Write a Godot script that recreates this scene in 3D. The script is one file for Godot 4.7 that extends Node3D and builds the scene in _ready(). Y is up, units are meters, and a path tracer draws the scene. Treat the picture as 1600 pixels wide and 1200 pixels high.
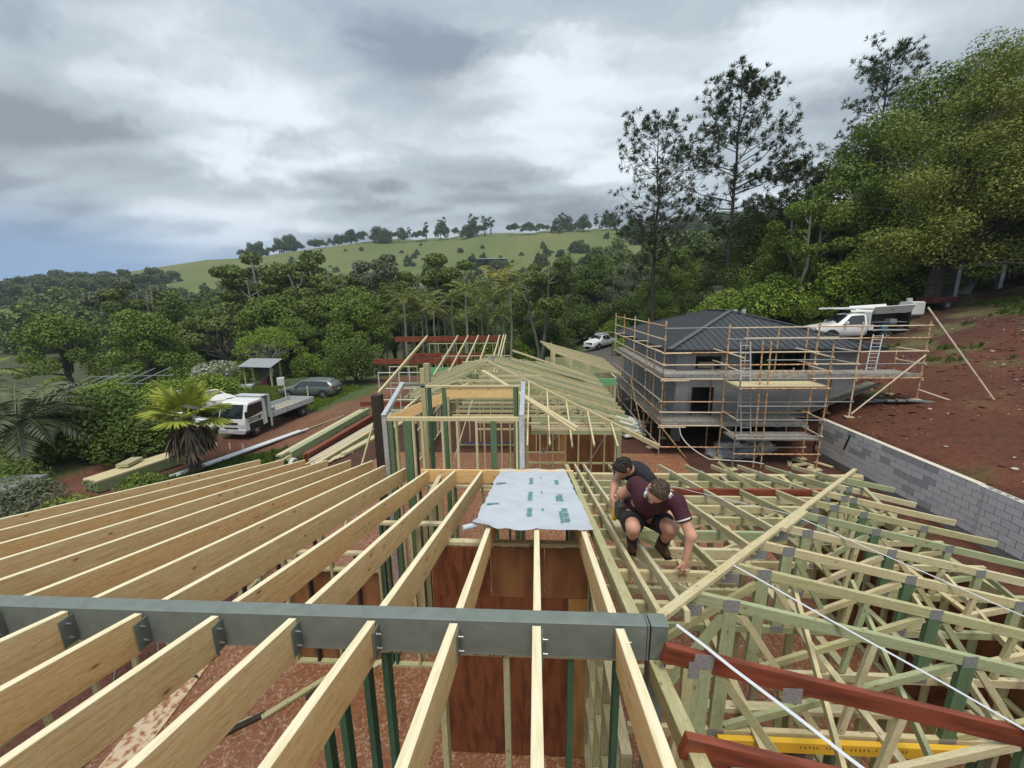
extends Node3D

# ------------------------------------------------------------------ scene
var taken := {}
var mats := {}
var rng := RandomNumberGenerator.new()

func _ready() -> void:
	rng.seed = 7
	# camera: a wide lens on a high wall, looking down the roof frame
	var cam := Camera3D.new()
	cam.name = "camera"
	cam.transform = Transform3D(Basis(Vector3(0.99822, -0.01605, -0.05741), Vector3(0.00408, 0.97920, -0.20286), Vector3(0.05947, 0.20226, 0.97752)), Vector3(0, 6.65, 0))
	cam.fov = 87.21
	cam.near = 0.05
	cam.far = 4000.0
	add_child(cam)
	cam.current = true
	# sky, air and exposure
	var we := WorldEnvironment.new()
	we.name = "world_environment"
	var env := Environment.new()
	env.background_mode = Environment.BG_SKY
	env.sky = Sky.new()
	env.sky.sky_material = sky_material()
	env.background_energy_multiplier = 1.0
	env.tonemap_mode = Environment.TONE_MAPPER_LINEAR
	env.tonemap_exposure = 1.85
	env.sdfgi_enabled = true
	env.ssao_enabled = true
	env.ssil_enabled = true
	env.fog_enabled = true
	env.fog_density = 0.00028
	env.fog_light_color = Color(0.70, 0.77, 0.84)
	we.environment = env
	add_child(we)
	# the sun behind the overcast: broad and weak
	var sun := DirectionalLight3D.new()
	sun.name = "sun"
	sun.light_energy = 0.5
	sun.light_color = Color(1.0, 0.97, 0.91)
	sun.light_angular_distance = 24.0
	sun.shadow_enabled = true
	sun.rotation_degrees = Vector3(-66, 2, 0)
	add_child(sun)
	# the place
	make_materials()
	build_ground()
	build_near_frame()
	build_trusses()
	build_tower()
	build_main_roof()
	build_rear_frame()
	build_scaffold_house()
	build_scaffold()
	build_retaining_wall()
	build_yard()
	build_vehicles()
	build_sheds()
	build_workers()
	build_plants()
	build_forest()


# ------------------------------------------------------------------ small helpers
func ss(a: float, b: float, x: float) -> float:
	var t := clampf((x - a) / (b - a), 0.0, 1.0)
	return t * t * (3.0 - 2.0 * t)


func lin(xs: Array, ys: Array, x: float) -> float:
	if x <= xs[0]:
		return ys[0]
	for i in xs.size() - 1:
		if x <= xs[i + 1]:
			return lerpf(ys[i], ys[i + 1], smoothstep(0.0, 1.0, (x - xs[i]) / (xs[i + 1] - xs[i])))
	return ys[-1]


func rr(a: float, b: float) -> float:
	return rng.randf_range(a, b)


func c3(r: float, g: float, b: float) -> Color:   # a linear base colour, as Godot's colours want it
	return Color(r, g, b).linear_to_srgb()


func numbered(called: String) -> String:
	var k: int = taken.get(called, 0)
	taken[called] = k + 1
	return called if k == 0 else "%s_%03d" % [called, k]


const ORD := ["first", "second", "third", "fourth", "fifth", "sixth", "seventh", "eighth", "ninth", "tenth", "eleventh", "twelfth", "thirteenth", "fourteenth", "fifteenth", "sixteenth", "seventeenth", "eighteenth", "nineteenth", "twentieth"]

func nth(i: int) -> String:
	if i < 20:
		return ORD[i]
	var tens := ["", "", "twenty", "thirty", "forty", "fifty", "sixty", "seventy", "eighty", "ninety"]
	var k := i + 1
	if k % 10 == 0:
		return {20: "twentieth", 30: "thirtieth", 40: "fortieth", 50: "fiftieth", 60: "sixtieth", 70: "seventieth", 80: "eightieth", 90: "ninetieth"}.get(k, "hundredth")
	return tens[int(k / 10.0)] + "-" + ORD[k % 10 - 1]


func tag(o: Node, label: String, category: String, group := "") -> void:
	o.set_meta("label", label)
	o.set_meta("category", category)
	o.set_meta("kind", "thing")
	if group:
		o.set_meta("group", group)


func thing(called: String, label: String, category: String, at := Vector3.ZERO, turn := 0.0, group := "") -> Node3D:
	var o := Node3D.new()
	o.name = numbered(called)
	o.position = at
	o.rotation.y = turn
	tag(o, label, category, group)
	add_child(o)
	return o


# a part under a thing or another part; the shape is given in the thing's own axes
func part(parent: Node3D, called: String, m: MB, mat: Material) -> MeshInstance3D:
	var o := MeshInstance3D.new()
	o.name = called if not parent.has_node(called) else called + "_%03d" % count_named(parent, called)
	o.mesh = m.mesh(mat)
	parent.add_child(o, true)
	return o


func count_named(parent: Node, called: String) -> int:
	var n := 1
	while parent.has_node("%s_%03d" % [called, n]):
		n += 1
	return n


# the same, with the shape given in the world's axes (for a thing that is not turned)
func wpart(parent: Node3D, called: String, m: MB, mat: Material) -> MeshInstance3D:
	var off := Vector3.ZERO
	var p: Node = parent
	while p != self:
		off += (p as Node3D).position
		p = p.get_parent()
	m.shift(-off)
	return part(parent, called, m, mat)


# a thing that is one mesh, given in the world's axes
func solo(called: String, label: String, category: String, m: MB, mat: Material, group := "") -> MeshInstance3D:
	var o := MeshInstance3D.new()
	o.name = numbered(called)
	var b := m.bounds()
	var base := Vector3(b.position.x + b.size.x / 2, b.position.y, b.position.z + b.size.z / 2)
	m.shift(-base)
	o.mesh = m.mesh(mat)
	o.position = base
	tag(o, label, category, group)
	add_child(o)
	return o


func struct(called: String, m: MB, mat: Material) -> MeshInstance3D:
	var o := MeshInstance3D.new()
	o.name = numbered(called)
	o.mesh = m.mesh(mat)
	o.set_meta("kind", "structure")
	add_child(o)
	return o


func dup(src: Node3D, at: Vector3, turn: float, size: Vector3, label: String) -> Node3D:
	var c: Node3D = src.duplicate()
	var base := String(src.name)
	c.name = numbered(base.left(-4) if base.right(3).is_valid_int() else base)
	c.position = at
	c.rotation = Vector3(0, turn, 0)
	c.scale = size
	c.set_meta("label", label)
	add_child(c)
	return c


# ------------------------------------------------------------------ mesh builder
class MB:
	var v := PackedVector3Array()
	var n := PackedVector3Array()
	var u := PackedVector2Array()
	var c := PackedColorArray()
	var f := PackedInt32Array()
	var extra: Array = []   # [MB, material]: further surfaces
	var off := 0.0

	func quad(a: Vector3, b: Vector3, d: Vector3, e: Vector3, ua: Vector2, ub: Vector2, ud: Vector2, ue: Vector2) -> void:
		var nn := (b - a).cross(d - a)
		if nn.length_squared() < 1e-16:
			nn = (d - a).cross(e - a)
		nn = nn.normalized()
		var k := v.size()
		v.append_array(PackedVector3Array([a, b, d, e]))
		n.append_array(PackedVector3Array([nn, nn, nn, nn]))
		u.append_array(PackedVector2Array([ua, ub, ud, ue]))
		f.append_array(PackedInt32Array([k, k + 2, k + 1, k, k + 3, k + 2]))

	func face(a: Vector3, b: Vector3, d: Vector3, e: Vector3) -> void:
		var w := (b - a).length()
		var h := (e - a).length()
		quad(a, b, d, e, Vector2(off, 0), Vector2(off + w, 0), Vector2(off + w, h), Vector2(off, h))

	func tri(a: Vector3, b: Vector3, d: Vector3) -> void:
		var nn := (b - a).cross(d - a).normalized()
		var k := v.size()
		v.append_array(PackedVector3Array([a, b, d]))
		n.append_array(PackedVector3Array([nn, nn, nn]))
		u.append_array(PackedVector2Array([Vector2(0, 0), Vector2((b - a).length(), 0), Vector2(0, (d - a).length())]))
		f.append_array(PackedInt32Array([k, k + 2, k + 1]))

	# a convex polygon, counter-clockwise seen from outside
	func poly(p: PackedVector3Array, cut := 0.0) -> void:
		for i in range(1, p.size() - 1):
			tri(p[0], p[i], p[i + 1])

	# a cross-section (counter-clockwise, x right, y up) swept straight from a to b
	func sweep(p: PackedVector2Array, a: Vector3, b: Vector3, up := Vector3.UP, p2 := PackedVector2Array()) -> void:
		if p2.is_empty():
			p2 = p
		var d := (b - a).normalized()
		if absf(d.dot(up.normalized())) > 0.999:
			up = Vector3.FORWARD if absf(d.z) < 0.9 else Vector3.RIGHT
		var right := d.cross(up).normalized()
		var upp := right.cross(d)
		var length := (b - a).length()
		var q := 0.0
		var m := p.size()
		var A := PackedVector3Array()
		var Bb := PackedVector3Array()
		for i in m:
			A.append(a + right * p[i].x + upp * p[i].y)
			Bb.append(b + right * p2[i].x + upp * p2[i].y)
		for i in m:
			var j := (i + 1) % m
			var s := (p[j] - p[i]).length()
			quad(A[i], Bb[i], Bb[j], A[j], Vector2(off, q), Vector2(off + length, q), Vector2(off + length, q + s), Vector2(off, q + s))
			q += s
		for i in range(1, m - 1):
			tri(A[0], A[i], A[i + 1])
			tri(Bb[0], Bb[i + 1], Bb[i])

	# a straight timber or bar from a to b: w wide, h deep, its edges eased by ch
	func bar(a: Vector3, b: Vector3, w: float, h: float, up := Vector3.UP, ch := 0.0) -> void:
		sweep(rect(w, h, ch), a, b, up)

	static func rect(w: float, h: float, ch := 0.0) -> PackedVector2Array:
		var x := w / 2
		var y := h / 2
		if ch <= 0.0:
			return PackedVector2Array([Vector2(-x, -y), Vector2(x, -y), Vector2(x, y), Vector2(-x, y)])
		return PackedVector2Array([Vector2(-x + ch, -y), Vector2(x - ch, -y), Vector2(x, -y + ch), Vector2(x, y - ch), Vector2(x - ch, y), Vector2(-x + ch, y), Vector2(-x, y - ch), Vector2(-x, -y + ch)])

	# the same with a and b on the middle of its top edge
	func beam(a: Vector3, b: Vector3, w: float, h: float, ch := 0.0, up := Vector3.UP) -> void:
		var d := (b - a).normalized()
		var upp := d.cross(up).normalized().cross(d)
		bar(a - upp * h / 2, b - upp * h / 2, w, h, up, ch)

	func box(at: Vector3, s: Vector3, ch := 0.0, turn := 0.0) -> void:   # at: middle of its base
		var d := Basis(Vector3.UP, turn) * Vector3(s.x / 2, 0, 0)
		bar(at + Vector3(0, s.y / 2, 0) - d, at + Vector3(0, s.y / 2, 0) + d, s.z, s.y, Vector3.UP, ch)

	func tube(a: Vector3, b: Vector3, r: float, seg := 8, r2 := -1.0, caps := true) -> void:
		if r2 < 0:
			r2 = r
		var d := (b - a).normalized()
		var up := Vector3.UP if absf(d.y) < 0.95 else Vector3.RIGHT
		var right := d.cross(up).normalized()
		var upp := right.cross(d)
		var k := v.size()
		var length := (b - a).length()
		for i in seg + 1:
			var t := TAU * i / seg
			var o := right * cos(t) + upp * sin(t)
			v.append(a + o * r)
			v.append(b + o * r2)
			n.append(o)
			n.append(o)
			u.append(Vector2(off, t * r))
			u.append(Vector2(off + length, t * r))
		for i in seg:
			var q := k + i * 2
			f.append_array(PackedInt32Array([q, q + 2, q + 1, q + 1, q + 2, q + 3]))
		if caps:
			var A := PackedVector3Array()
			var Bb := PackedVector3Array()
			for i in seg:
				var t := TAU * i / seg
				var o := right * cos(t) + upp * sin(t)
				A.append(a + o * r)
				Bb.append(b + o * r2)
			for i in range(1, seg - 1):
				tri(A[0], A[i], A[i + 1])
				tri(Bb[0], Bb[i + 1], Bb[i])

	func rope(pts: PackedVector3Array, r: float, seg := 6) -> void:
		for i in pts.size() - 1:
			tube(pts[i], pts[i + 1], r, seg, r, i == 0 or i == pts.size() - 2)

	# rings of equal length joined by a smooth skin, closed at both ends
	func loft(rings: Array, closed := true, caps := true) -> void:
		var k := v.size()
		var m: int = rings[0].size()
		var cols := m + 1 if closed else m
		for i in rings.size():
			var r: PackedVector3Array = rings[i]
			var r0: PackedVector3Array = rings[maxi(i - 1, 0)]
			var r1: PackedVector3Array = rings[mini(i + 1, rings.size() - 1)]
			for j in cols:
				var jj := j % m
				var ja := (jj + m - 1) % m if closed else maxi(jj - 1, 0)
				var jb := (jj + 1) % m if closed else mini(jj + 1, m - 1)
				v.append(r[jj])
				n.append((r1[jj] - r0[jj]).cross(r[jb] - r[ja]).normalized() * -1.0)
				u.append(Vector2(float(i) / rings.size(), float(j) / m))
		for i in rings.size() - 1:
			for j in cols - 1:
				var q := k + i * cols + j
				f.append_array(PackedInt32Array([q, q + cols, q + 1, q + 1, q + cols, q + cols + 1]))
		if caps and closed:
			for e in 2:
				var r: PackedVector3Array = rings[0] if e == 0 else rings[-1]
				var mid := Vector3.ZERO
				for p in r:
					mid += p
				mid /= m
				for j in m:
					if e == 0:
						tri(mid, r[(j + 1) % m], r[j])
					else:
						tri(mid, r[j], r[(j + 1) % m])

	# a profile turned about an upright axis: pairs of radius and height
	func lathe(p: PackedVector2Array, at := Vector3.ZERO, seg := 16) -> void:
		var rings := []
		for q in p:
			var r := PackedVector3Array()
			for j in seg:
				var t := -TAU * j / seg
				r.append(at + Vector3(cos(t) * q.x, q.y, sin(t) * q.x))
			rings.append(r)
		loft(rings, true, true)

	# a side outline (x along, y up) given a width, its long edges eased by e
	func outline(p: PackedVector2Array, half: float, e: float, ins: float) -> void:
		var mid := Vector2.ZERO
		for q in p:
			mid += q
		mid /= p.size()
		var rings := []
		for k in 4:
			var z: float = [-half, -half + e, half - e, half][k]
			var r := PackedVector3Array()
			for i in p.size():
				var q := p[i]
				if k == 0 or k == 3:
					var a := (p[i] - p[(i + p.size() - 1) % p.size()]).normalized()
					var b := (p[(i + 1) % p.size()] - p[i]).normalized()
					var nn := (Vector2(-a.y, a.x) + Vector2(-b.y, b.x)).normalized()
					q += nn * ins
				r.append(Vector3(q.x, q.y, z))
			rings.append(r)
		for k in 3:
			for i in p.size():
				var j := (i + 1) % p.size()
				face(rings[k][i], rings[k][j], rings[k + 1][j], rings[k + 1][i])
		for k in [0, 3]:
			var flat := PackedVector2Array()
			for q in rings[k]:
				flat.append(Vector2(q.x, q.y))
			var ids := Geometry2D.triangulate_polygon(flat)
			for i in range(0, ids.size(), 3):
				var a: Vector3 = rings[k][ids[i]]
				var b: Vector3 = rings[k][ids[i + 1]]
				var d: Vector3 = rings[k][ids[i + 2]]
				if ((b - a).cross(d - a).z > 0) == (k == 3):
					tri(a, b, d)
				else:
					tri(a, d, b)

	func shift(o: Vector3) -> void:
		for i in v.size():
			v[i] += o
		for e in extra:
			e[0].shift(o)

	func turn(bs: Basis) -> void:
		for i in v.size():
			v[i] = bs * v[i]
			n[i] = (bs * n[i]).normalized()

	func bounds() -> AABB:
		var b := AABB(v[0], Vector3.ZERO)
		for p in v:
			b = b.expand(p)
		for e in extra:
			b = b.merge(e[0].bounds())
		return b

	func arrays() -> Array:
		var a := []
		a.resize(Mesh.ARRAY_MAX)
		a[Mesh.ARRAY_VERTEX] = v
		a[Mesh.ARRAY_NORMAL] = n
		a[Mesh.ARRAY_TEX_UV] = u
		if c.size() == v.size():
			a[Mesh.ARRAY_COLOR] = c
		a[Mesh.ARRAY_INDEX] = f
		return a

	func mesh(mat: Material) -> ArrayMesh:
		var am := ArrayMesh.new()
		am.add_surface_from_arrays(Mesh.PRIMITIVE_TRIANGLES, arrays())
		am.surface_set_material(0, mat)
		for e in extra:
			am.add_surface_from_arrays(Mesh.PRIMITIVE_TRIANGLES, e[0].arrays())
			am.surface_set_material(am.get_surface_count() - 1, e[1])
		return am


func T1(a: Vector3, b: Vector3, w: float, h: float, ch := 0.0) -> MB:   # one timber by its top edge
	var m := MB.new()
	m.off = rr(0, 20)
	m.beam(a, b, w, h, ch)
	return m


func T2(a: Vector3, b: Vector3, w: float, h: float, up := Vector3.UP, ch := 0.0) -> MB:   # one timber by its centre line
	var m := MB.new()
	m.off = rr(0, 20)
	m.bar(a, b, w, h, up, ch)
	return m


func BX(at: Vector3, s: Vector3, ch := 0.0, turn := 0.0) -> MB:
	var m := MB.new()
	m.off = rr(0, 9)
	m.box(at, s, ch, turn)
	return m


func TB(a: Vector3, b: Vector3, r: float, seg := 8) -> MB:
	var m := MB.new()
	m.tube(a, b, r, seg)
	return m


# ------------------------------------------------------------------ sky and materials
func sky_material() -> PanoramaSkyMaterial:
	var w := 1280
	var h := 640
	var img := Image.create(w, h, false, Image.FORMAT_RGBF)
	var a := FastNoiseLite.new()
	a.seed = 11
	a.noise_type = FastNoiseLite.TYPE_SIMPLEX_SMOOTH
	a.fractal_octaves = 6
	a.fractal_gain = 0.55
	a.frequency = 0.62
	a.domain_warp_enabled = true
	a.domain_warp_amplitude = 0.7
	a.domain_warp_frequency = 0.45
	var b := FastNoiseLite.new()
	b.seed = 5
	b.noise_type = FastNoiseLite.TYPE_SIMPLEX_SMOOTH
	b.fractal_octaves = 3
	b.frequency = 0.22
	var dark := Color(0.165, 0.192, 0.218)
	var mid := Color(0.282, 0.326, 0.360)
	var bright := Color(0.470, 0.518, 0.555)
	var blue := Color(0.155, 0.235, 0.375)
	# the larger clouds: azimuth, height, half widths, brighter or darker
	var banks := [[-0.40, 0.37, 0.26, 0.07, 0.30], [-0.23, 0.46, 0.15, 0.06, -0.34], [-0.07, 0.36, 0.15, 0.045, -0.24], [-0.47, 0.225, 0.36, 0.030, -0.30], [0.03, 0.255, 0.22, 0.035, -0.22], [0.22, 0.39, 0.13, 0.05, 0.14], [0.50, 0.16, 0.22, 0.06, 0.20], [-0.62, 0.17, 0.18, 0.02, 0.16], [-0.9, 0.25, 0.15, 0.04, -0.15], [0.45, 0.36, 0.2, 0.05, -0.10], [1.3, 0.35, 0.5, 0.06, -0.25], [1.9, 0.22, 0.4, 0.05, 0.2], [2.6, 0.4, 0.5, 0.08, 0.25], [-1.6, 0.4, 0.4, 0.07, -0.25], [-2.1, 0.25, 0.4, 0.05, 0.2], [-2.7, 0.35, 0.4, 0.06, -0.2]]
	for y in h:
		var el := (0.5 - (y + 0.5) / h) * PI
		for x in w:
			if el < -0.02:
				img.set_pixel(x, y, Color(0.10, 0.11, 0.09))
				continue
			var az := wrapf((x + 0.5) / w * TAU, -PI, PI)   # 0: towards -z, growing to the right
			var d := Vector3(sin(az) * cos(el), sin(el), -cos(az) * cos(el))
			var k := 1.0 / (maxf(d.y, 0.0) + 0.14)
			var px := d.x * k
			var pz := d.z * k
			# cloud sheet: rolls that run across the view and slant to the left
			var big := b.get_noise_2d(px * 1.2 + pz * 0.5, pz * 2.2 - px * 0.3)
			var t := a.get_noise_2d(px * 0.85 + pz * 0.35, pz * 1.5 - px * 0.25)
			var s := 0.50 + 0.95 * t + 0.28 * big
			var wx := 0.10 * t + 0.05 * big
			for q in banks:
				var da := wrapf(az - q[0], -PI, PI)
				var dx: float = (da + wx * 1.4) / q[2]
				if absf(dx) < 3.0:
					var dy: float = (el + wx * 0.5 + 0.08 * da - q[1]) / q[3]
					s += q[4] * exp(-0.5 * (dx * dx + dy * dy))
			s = clampf(s, 0.0, 1.0)
			var c := dark.lerp(mid, ss(0.0, 0.5, s)).lerp(bright, ss(0.45, 1.0, s))
			# thin places where the blue shows: near the horizon and high up
			var thin := ss(0.20, 0.05, el) * ss(-0.30, -0.85, sin(az)) + 0.16 * ss(0.05, -0.30, t) * ss(0.25, 0.5, el)
			c = c.lerp(blue, clampf(thin, 0.0, 0.9))
			img.set_pixel(x, y, c)
	var m := PanoramaSkyMaterial.new()
	m.panorama = ImageTexture.create_from_image(img)
	return m


func noise_tex(seed_: int, freq: float, cols: Array, offs: Array, size := 512, oct := 4, kind := FastNoiseLite.TYPE_SIMPLEX_SMOOTH, warp := 0.0, gain := 0.5) -> NoiseTexture2D:
	var nz := FastNoiseLite.new()
	nz.seed = seed_
	nz.frequency = freq
	nz.noise_type = kind
	nz.fractal_octaves = oct
	nz.fractal_gain = gain
	if warp > 0:
		nz.domain_warp_enabled = true
		nz.domain_warp_amplitude = warp
		nz.domain_warp_frequency = freq * 0.7
	var t := NoiseTexture2D.new()
	t.width = size
	t.height = size
	t.seamless = true
	t.seamless_blend_skirt = 0.2
	t.noise = nz
	if cols.size():
		var g := Gradient.new()
		var pc := PackedColorArray()
		for q in cols:
			pc.append(q.linear_to_srgb())
		g.colors = pc
		g.offsets = PackedFloat32Array(offs)
		t.color_ramp = g
	return t


func bump_tex(seed_: int, freq: float, strength: float, size := 512, oct := 4, kind := FastNoiseLite.TYPE_SIMPLEX_SMOOTH) -> NoiseTexture2D:
	var t := noise_tex(seed_, freq, [], [], size, oct, kind)
	t.as_normal_map = true
	t.bump_strength = strength
	return t


func plain(called: String, c: Color, rough := 0.7, metal := 0.0) -> StandardMaterial3D:
	var m := StandardMaterial3D.new()
	m.resource_name = called
	m.albedo_color = c
	m.roughness = rough
	m.metallic = metal
	mats[called] = m
	return m


func patterned(called: String, tex: Texture2D, scale: Vector3, rough := 0.8, tri := 0, normal: Texture2D = null, nscale := 1.0, metal := 0.0) -> StandardMaterial3D:
	var m := plain(called, Color.WHITE, rough, metal)
	m.albedo_texture = tex
	m.uv1_scale = scale
	if tri:
		m.uv1_triplanar = true
		m.uv1_world_triplanar = tri == 2
	if normal:
		m.normal_enabled = true
		m.normal_texture = normal
		m.normal_scale = nscale
	return m


func tinted(called: String, from: String, c: Color) -> StandardMaterial3D:
	var m: StandardMaterial3D = mats[from].duplicate()
	m.resource_name = called
	m.albedo_color = c
	mats[called] = m
	return m


func knotty(called: String, t: Texture2D) -> void:
	var m: StandardMaterial3D = mats[called]
	m.detail_enabled = true
	m.detail_blend_mode = BaseMaterial3D.BLEND_MODE_MIX
	m.detail_uv_layer = BaseMaterial3D.DETAIL_UV_1
	m.detail_albedo = t


func leaf(called: String, c: Color, through := 0.5) -> StandardMaterial3D:
	var m := plain(called, c, 0.55)
	m.vertex_color_use_as_albedo = true
	m.backlight_enabled = true
	m.backlight = Color(through, through, through)
	m.cull_mode = BaseMaterial3D.CULL_DISABLED
	m.metallic_specular = 0.35
	return m


func make_materials() -> void:
	var grain := noise_tex(3, 0.012, [Color(0.36, 0.30, 0.16), Color(0.58, 0.52, 0.33), Color(0.44, 0.38, 0.22), Color(0.62, 0.57, 0.38), Color(0.55, 0.49, 0.31), Color(0.46, 0.40, 0.24), Color(0.64, 0.59, 0.41), Color(0.52, 0.46, 0.29), Color(0.67, 0.62, 0.44)], [0.0, 0.22, 0.30, 0.38, 0.48, 0.53, 0.60, 0.68, 0.8], 512, 6, FastNoiseLite.TYPE_SIMPLEX_SMOOTH, 30.0, 0.6)
	var lvlg := noise_tex(21, 0.010, [Color(0.58, 0.36, 0.15), Color(0.80, 0.57, 0.28), Color(0.66, 0.43, 0.19), Color(0.86, 0.64, 0.34), Color(0.82, 0.59, 0.30), Color(0.70, 0.47, 0.21), Color(0.87, 0.66, 0.37), Color(0.83, 0.61, 0.32), Color(0.74, 0.51, 0.245), Color(0.88, 0.69, 0.40)], [0.0, 0.22, 0.31, 0.38, 0.46, 0.505, 0.56, 0.63, 0.69, 0.8], 1024, 5, FastNoiseLite.TYPE_SIMPLEX_SMOOTH, 50.0, 0.48)
	var edge := noise_tex(8, 0.02, [Color(0.70, 0.60, 0.36), Color(0.83, 0.75, 0.52), Color(0.86, 0.80, 0.58)], [0.0, 0.5, 1.0], 256, 4, FastNoiseLite.TYPE_SIMPLEX_SMOOTH, 10.0)
	var wn := bump_tex(4, 0.02, 3.0, 256, 4)
	var knots := noise_tex(14, 0.0062, [], [], 1024, 1, FastNoiseLite.TYPE_CELLULAR)
	knots.height = 256
	knots.noise.cellular_jitter = 1.0
	knots.noise.cellular_return_type = FastNoiseLite.RETURN_DISTANCE
	var kg := Gradient.new()
	kg.colors = PackedColorArray([Color(0.26, 0.15, 0.08, 0.85), Color(0.36, 0.22, 0.12, 0.7), Color(0.52, 0.36, 0.2, 0.3), Color(0.6, 0.45, 0.25, 0.0)])
	kg.offsets = PackedFloat32Array([0.0, 0.02, 0.034, 0.07])
	knots.color_ramp = kg
	patterned("pine", grain, Vector3(0.35, 3.2, 1), 0.75, 0, wn, 0.25)
	knotty("pine", knots)
	tinted("pine_green", "pine", c3(0.62, 0.76, 0.68))
	tinted("pine_pale", "pine", c3(1.0, 0.97, 0.90))
	tinted("pine_olive", "pine", c3(0.78, 0.82, 0.70))
	tinted("pine_grey", "pine", c3(0.66, 0.70, 0.66))
	tinted("h3_green", "pine", c3(0.17, 0.33, 0.27))
	tinted("h3_pack", "pine", c3(0.36, 0.50, 0.38))
	tinted("h3_teal", "pine", c3(0.07, 0.20, 0.18))
	patterned("lvl", lvlg, Vector3(0.20, 1.8, 1), 0.7, 0, wn, 0.2)
	knotty("lvl", knots)
	tinted("lvl_warm", "lvl", c3(0.99, 0.93, 0.85))
	tinted("lvl_dull", "lvl", c3(0.93, 0.95, 0.93))
	patterned("lvl_edge", edge, Vector3(0.4, 6, 1), 0.7)
	var redw := noise_tex(31, 0.014, [Color(0.10, 0.022, 0.011), Color(0.20, 0.046, 0.022), Color(0.26, 0.065, 0.032)], [0.0, 0.5, 1.0], 256, 4, FastNoiseLite.TYPE_SIMPLEX_SMOOTH, 20.0)
	patterned("red_lvl", redw, Vector3(0.35, 3, 1), 0.55)
	tinted("red_edge", "red_lvl", Color(1, 1, 1))
	mats["red_edge"].uv1_scale = Vector3(0.5, 4, 1)
	var ply := noise_tex(41, 0.010, [Color(0.075, 0.020, 0.008), Color(0.14, 0.040, 0.014), Color(0.19, 0.060, 0.022), Color(0.12, 0.032, 0.012)], [0.0, 0.4, 0.65, 1.0], 512, 5, FastNoiseLite.TYPE_SIMPLEX_SMOOTH, 30.0)
	patterned("form_ply", ply, Vector3(1.2, 0.25, 1), 0.6)
	tinted("form_ply_light", "form_ply", c3(2.2, 2.6, 2.6).clamp())
	mats["form_ply_light"].albedo_texture = noise_tex(42, 0.010, [Color(0.22, 0.10, 0.03), Color(0.34, 0.18, 0.06), Color(0.40, 0.22, 0.08)], [0.0, 0.5, 1.0], 256, 4, FastNoiseLite.TYPE_SIMPLEX_SMOOTH, 30.0)
	tinted("form_ply_mid", "form_ply", Color(1, 1, 1))
	mats["form_ply_mid"].albedo_texture = noise_tex(43, 0.010, [Color(0.13, 0.050, 0.018), Color(0.21, 0.09, 0.035), Color(0.25, 0.115, 0.05)], [0.0, 0.5, 1.0], 256, 4, FastNoiseLite.TYPE_SIMPLEX_SMOOTH, 30.0)
	plain("dark_timber", c3(0.035, 0.024, 0.018), 0.7)
	# metal
	patterned("steel_paint", noise_tex(51, 0.01, [Color(0.20, 0.19, 0.16), Color(0.135, 0.160, 0.148), Color(0.160, 0.190, 0.175), Color(0.178, 0.208, 0.192), Color(0.27, 0.29, 0.27)], [0.0, 0.10, 0.5, 0.92, 1.0], 512, 7, FastNoiseLite.TYPE_SIMPLEX_SMOOTH, 8.0, 0.62), Vector3(0.9, 0.9, 0.9), 0.5, 1)
	patterned("galv", noise_tex(52, 0.03, [Color(0.40, 0.43, 0.46), Color(0.56, 0.59, 0.62), Color(0.66, 0.69, 0.72)], [0.0, 0.5, 1.0], 256, 3, FastNoiseLite.TYPE_CELLULAR), Vector3(1.5, 1.5, 1.5), 0.38, 1, null, 1.0, 0.55)
	patterned("plate_metal", noise_tex(53, 0.05, [Color(0.26, 0.27, 0.29), Color(0.40, 0.41, 0.44)], [0.0, 1.0], 128, 3), Vector3(5, 5, 5), 0.45, 1, null, 1.0, 0.4)
	plain("strap_white", c3(0.72, 0.75, 0.80), 0.45, 0.2)
	plain("bolt", c3(0.42, 0.43, 0.44), 0.35, 0.8)
	patterned("scaf_pipe", noise_tex(54, 0.02, [Color(0.28, 0.10, 0.03), Color(0.46, 0.22, 0.085), Color(0.58, 0.40, 0.24), Color(0.64, 0.58, 0.50)], [0.0, 0.38, 0.56, 1.0], 256, 5), Vector3(0.9, 0.9, 0.9), 0.65, 1)
	tinted("scaf_pale", "scaf_pipe", Color(1, 1, 1))
	mats["scaf_pale"].albedo_texture = noise_tex(55, 0.02, [Color(0.42, 0.20, 0.08), Color(0.62, 0.49, 0.34), Color(0.72, 0.67, 0.57)], [0.0, 0.3, 1.0], 256, 4)
	patterned("scaf_grey", noise_tex(56, 0.02, [Color(0.20, 0.21, 0.21), Color(0.36, 0.37, 0.37)], [0.0, 1.0], 256, 4), Vector3(0.9, 0.9, 0.9), 0.5, 1, null, 1.0, 0.4)
	patterned("scaf_plank", noise_tex(57, 0.012, [Color(0.17, 0.15, 0.12), Color(0.32, 0.30, 0.27), Color(0.40, 0.37, 0.32)], [0.0, 0.5, 1.0], 256, 5), Vector3(1, 2, 1), 0.75)
	plain("rope_white", c3(0.62, 0.62, 0.60), 0.8)
	# ground
	patterned("soil_detail", noise_tex(60, 0.02, [], [], 512), Vector3.ONE)
	var gm := patterned("ground", noise_tex(61, 0.011, [Color(0.50, 0.48, 0.46), Color(0.86, 0.85, 0.84), Color(1, 1, 1), Color(0.70, 0.69, 0.68)], [0.0, 0.4, 0.62, 1.0], 1024, 7, FastNoiseLite.TYPE_SIMPLEX_SMOOTH, 12.0, 0.62), Vector3(0.16, 0.16, 0.16), 0.95, 2, bump_tex(62, 0.022, 16.0, 1024, 7), 1.6)
	gm.vertex_color_use_as_albedo = true
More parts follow.
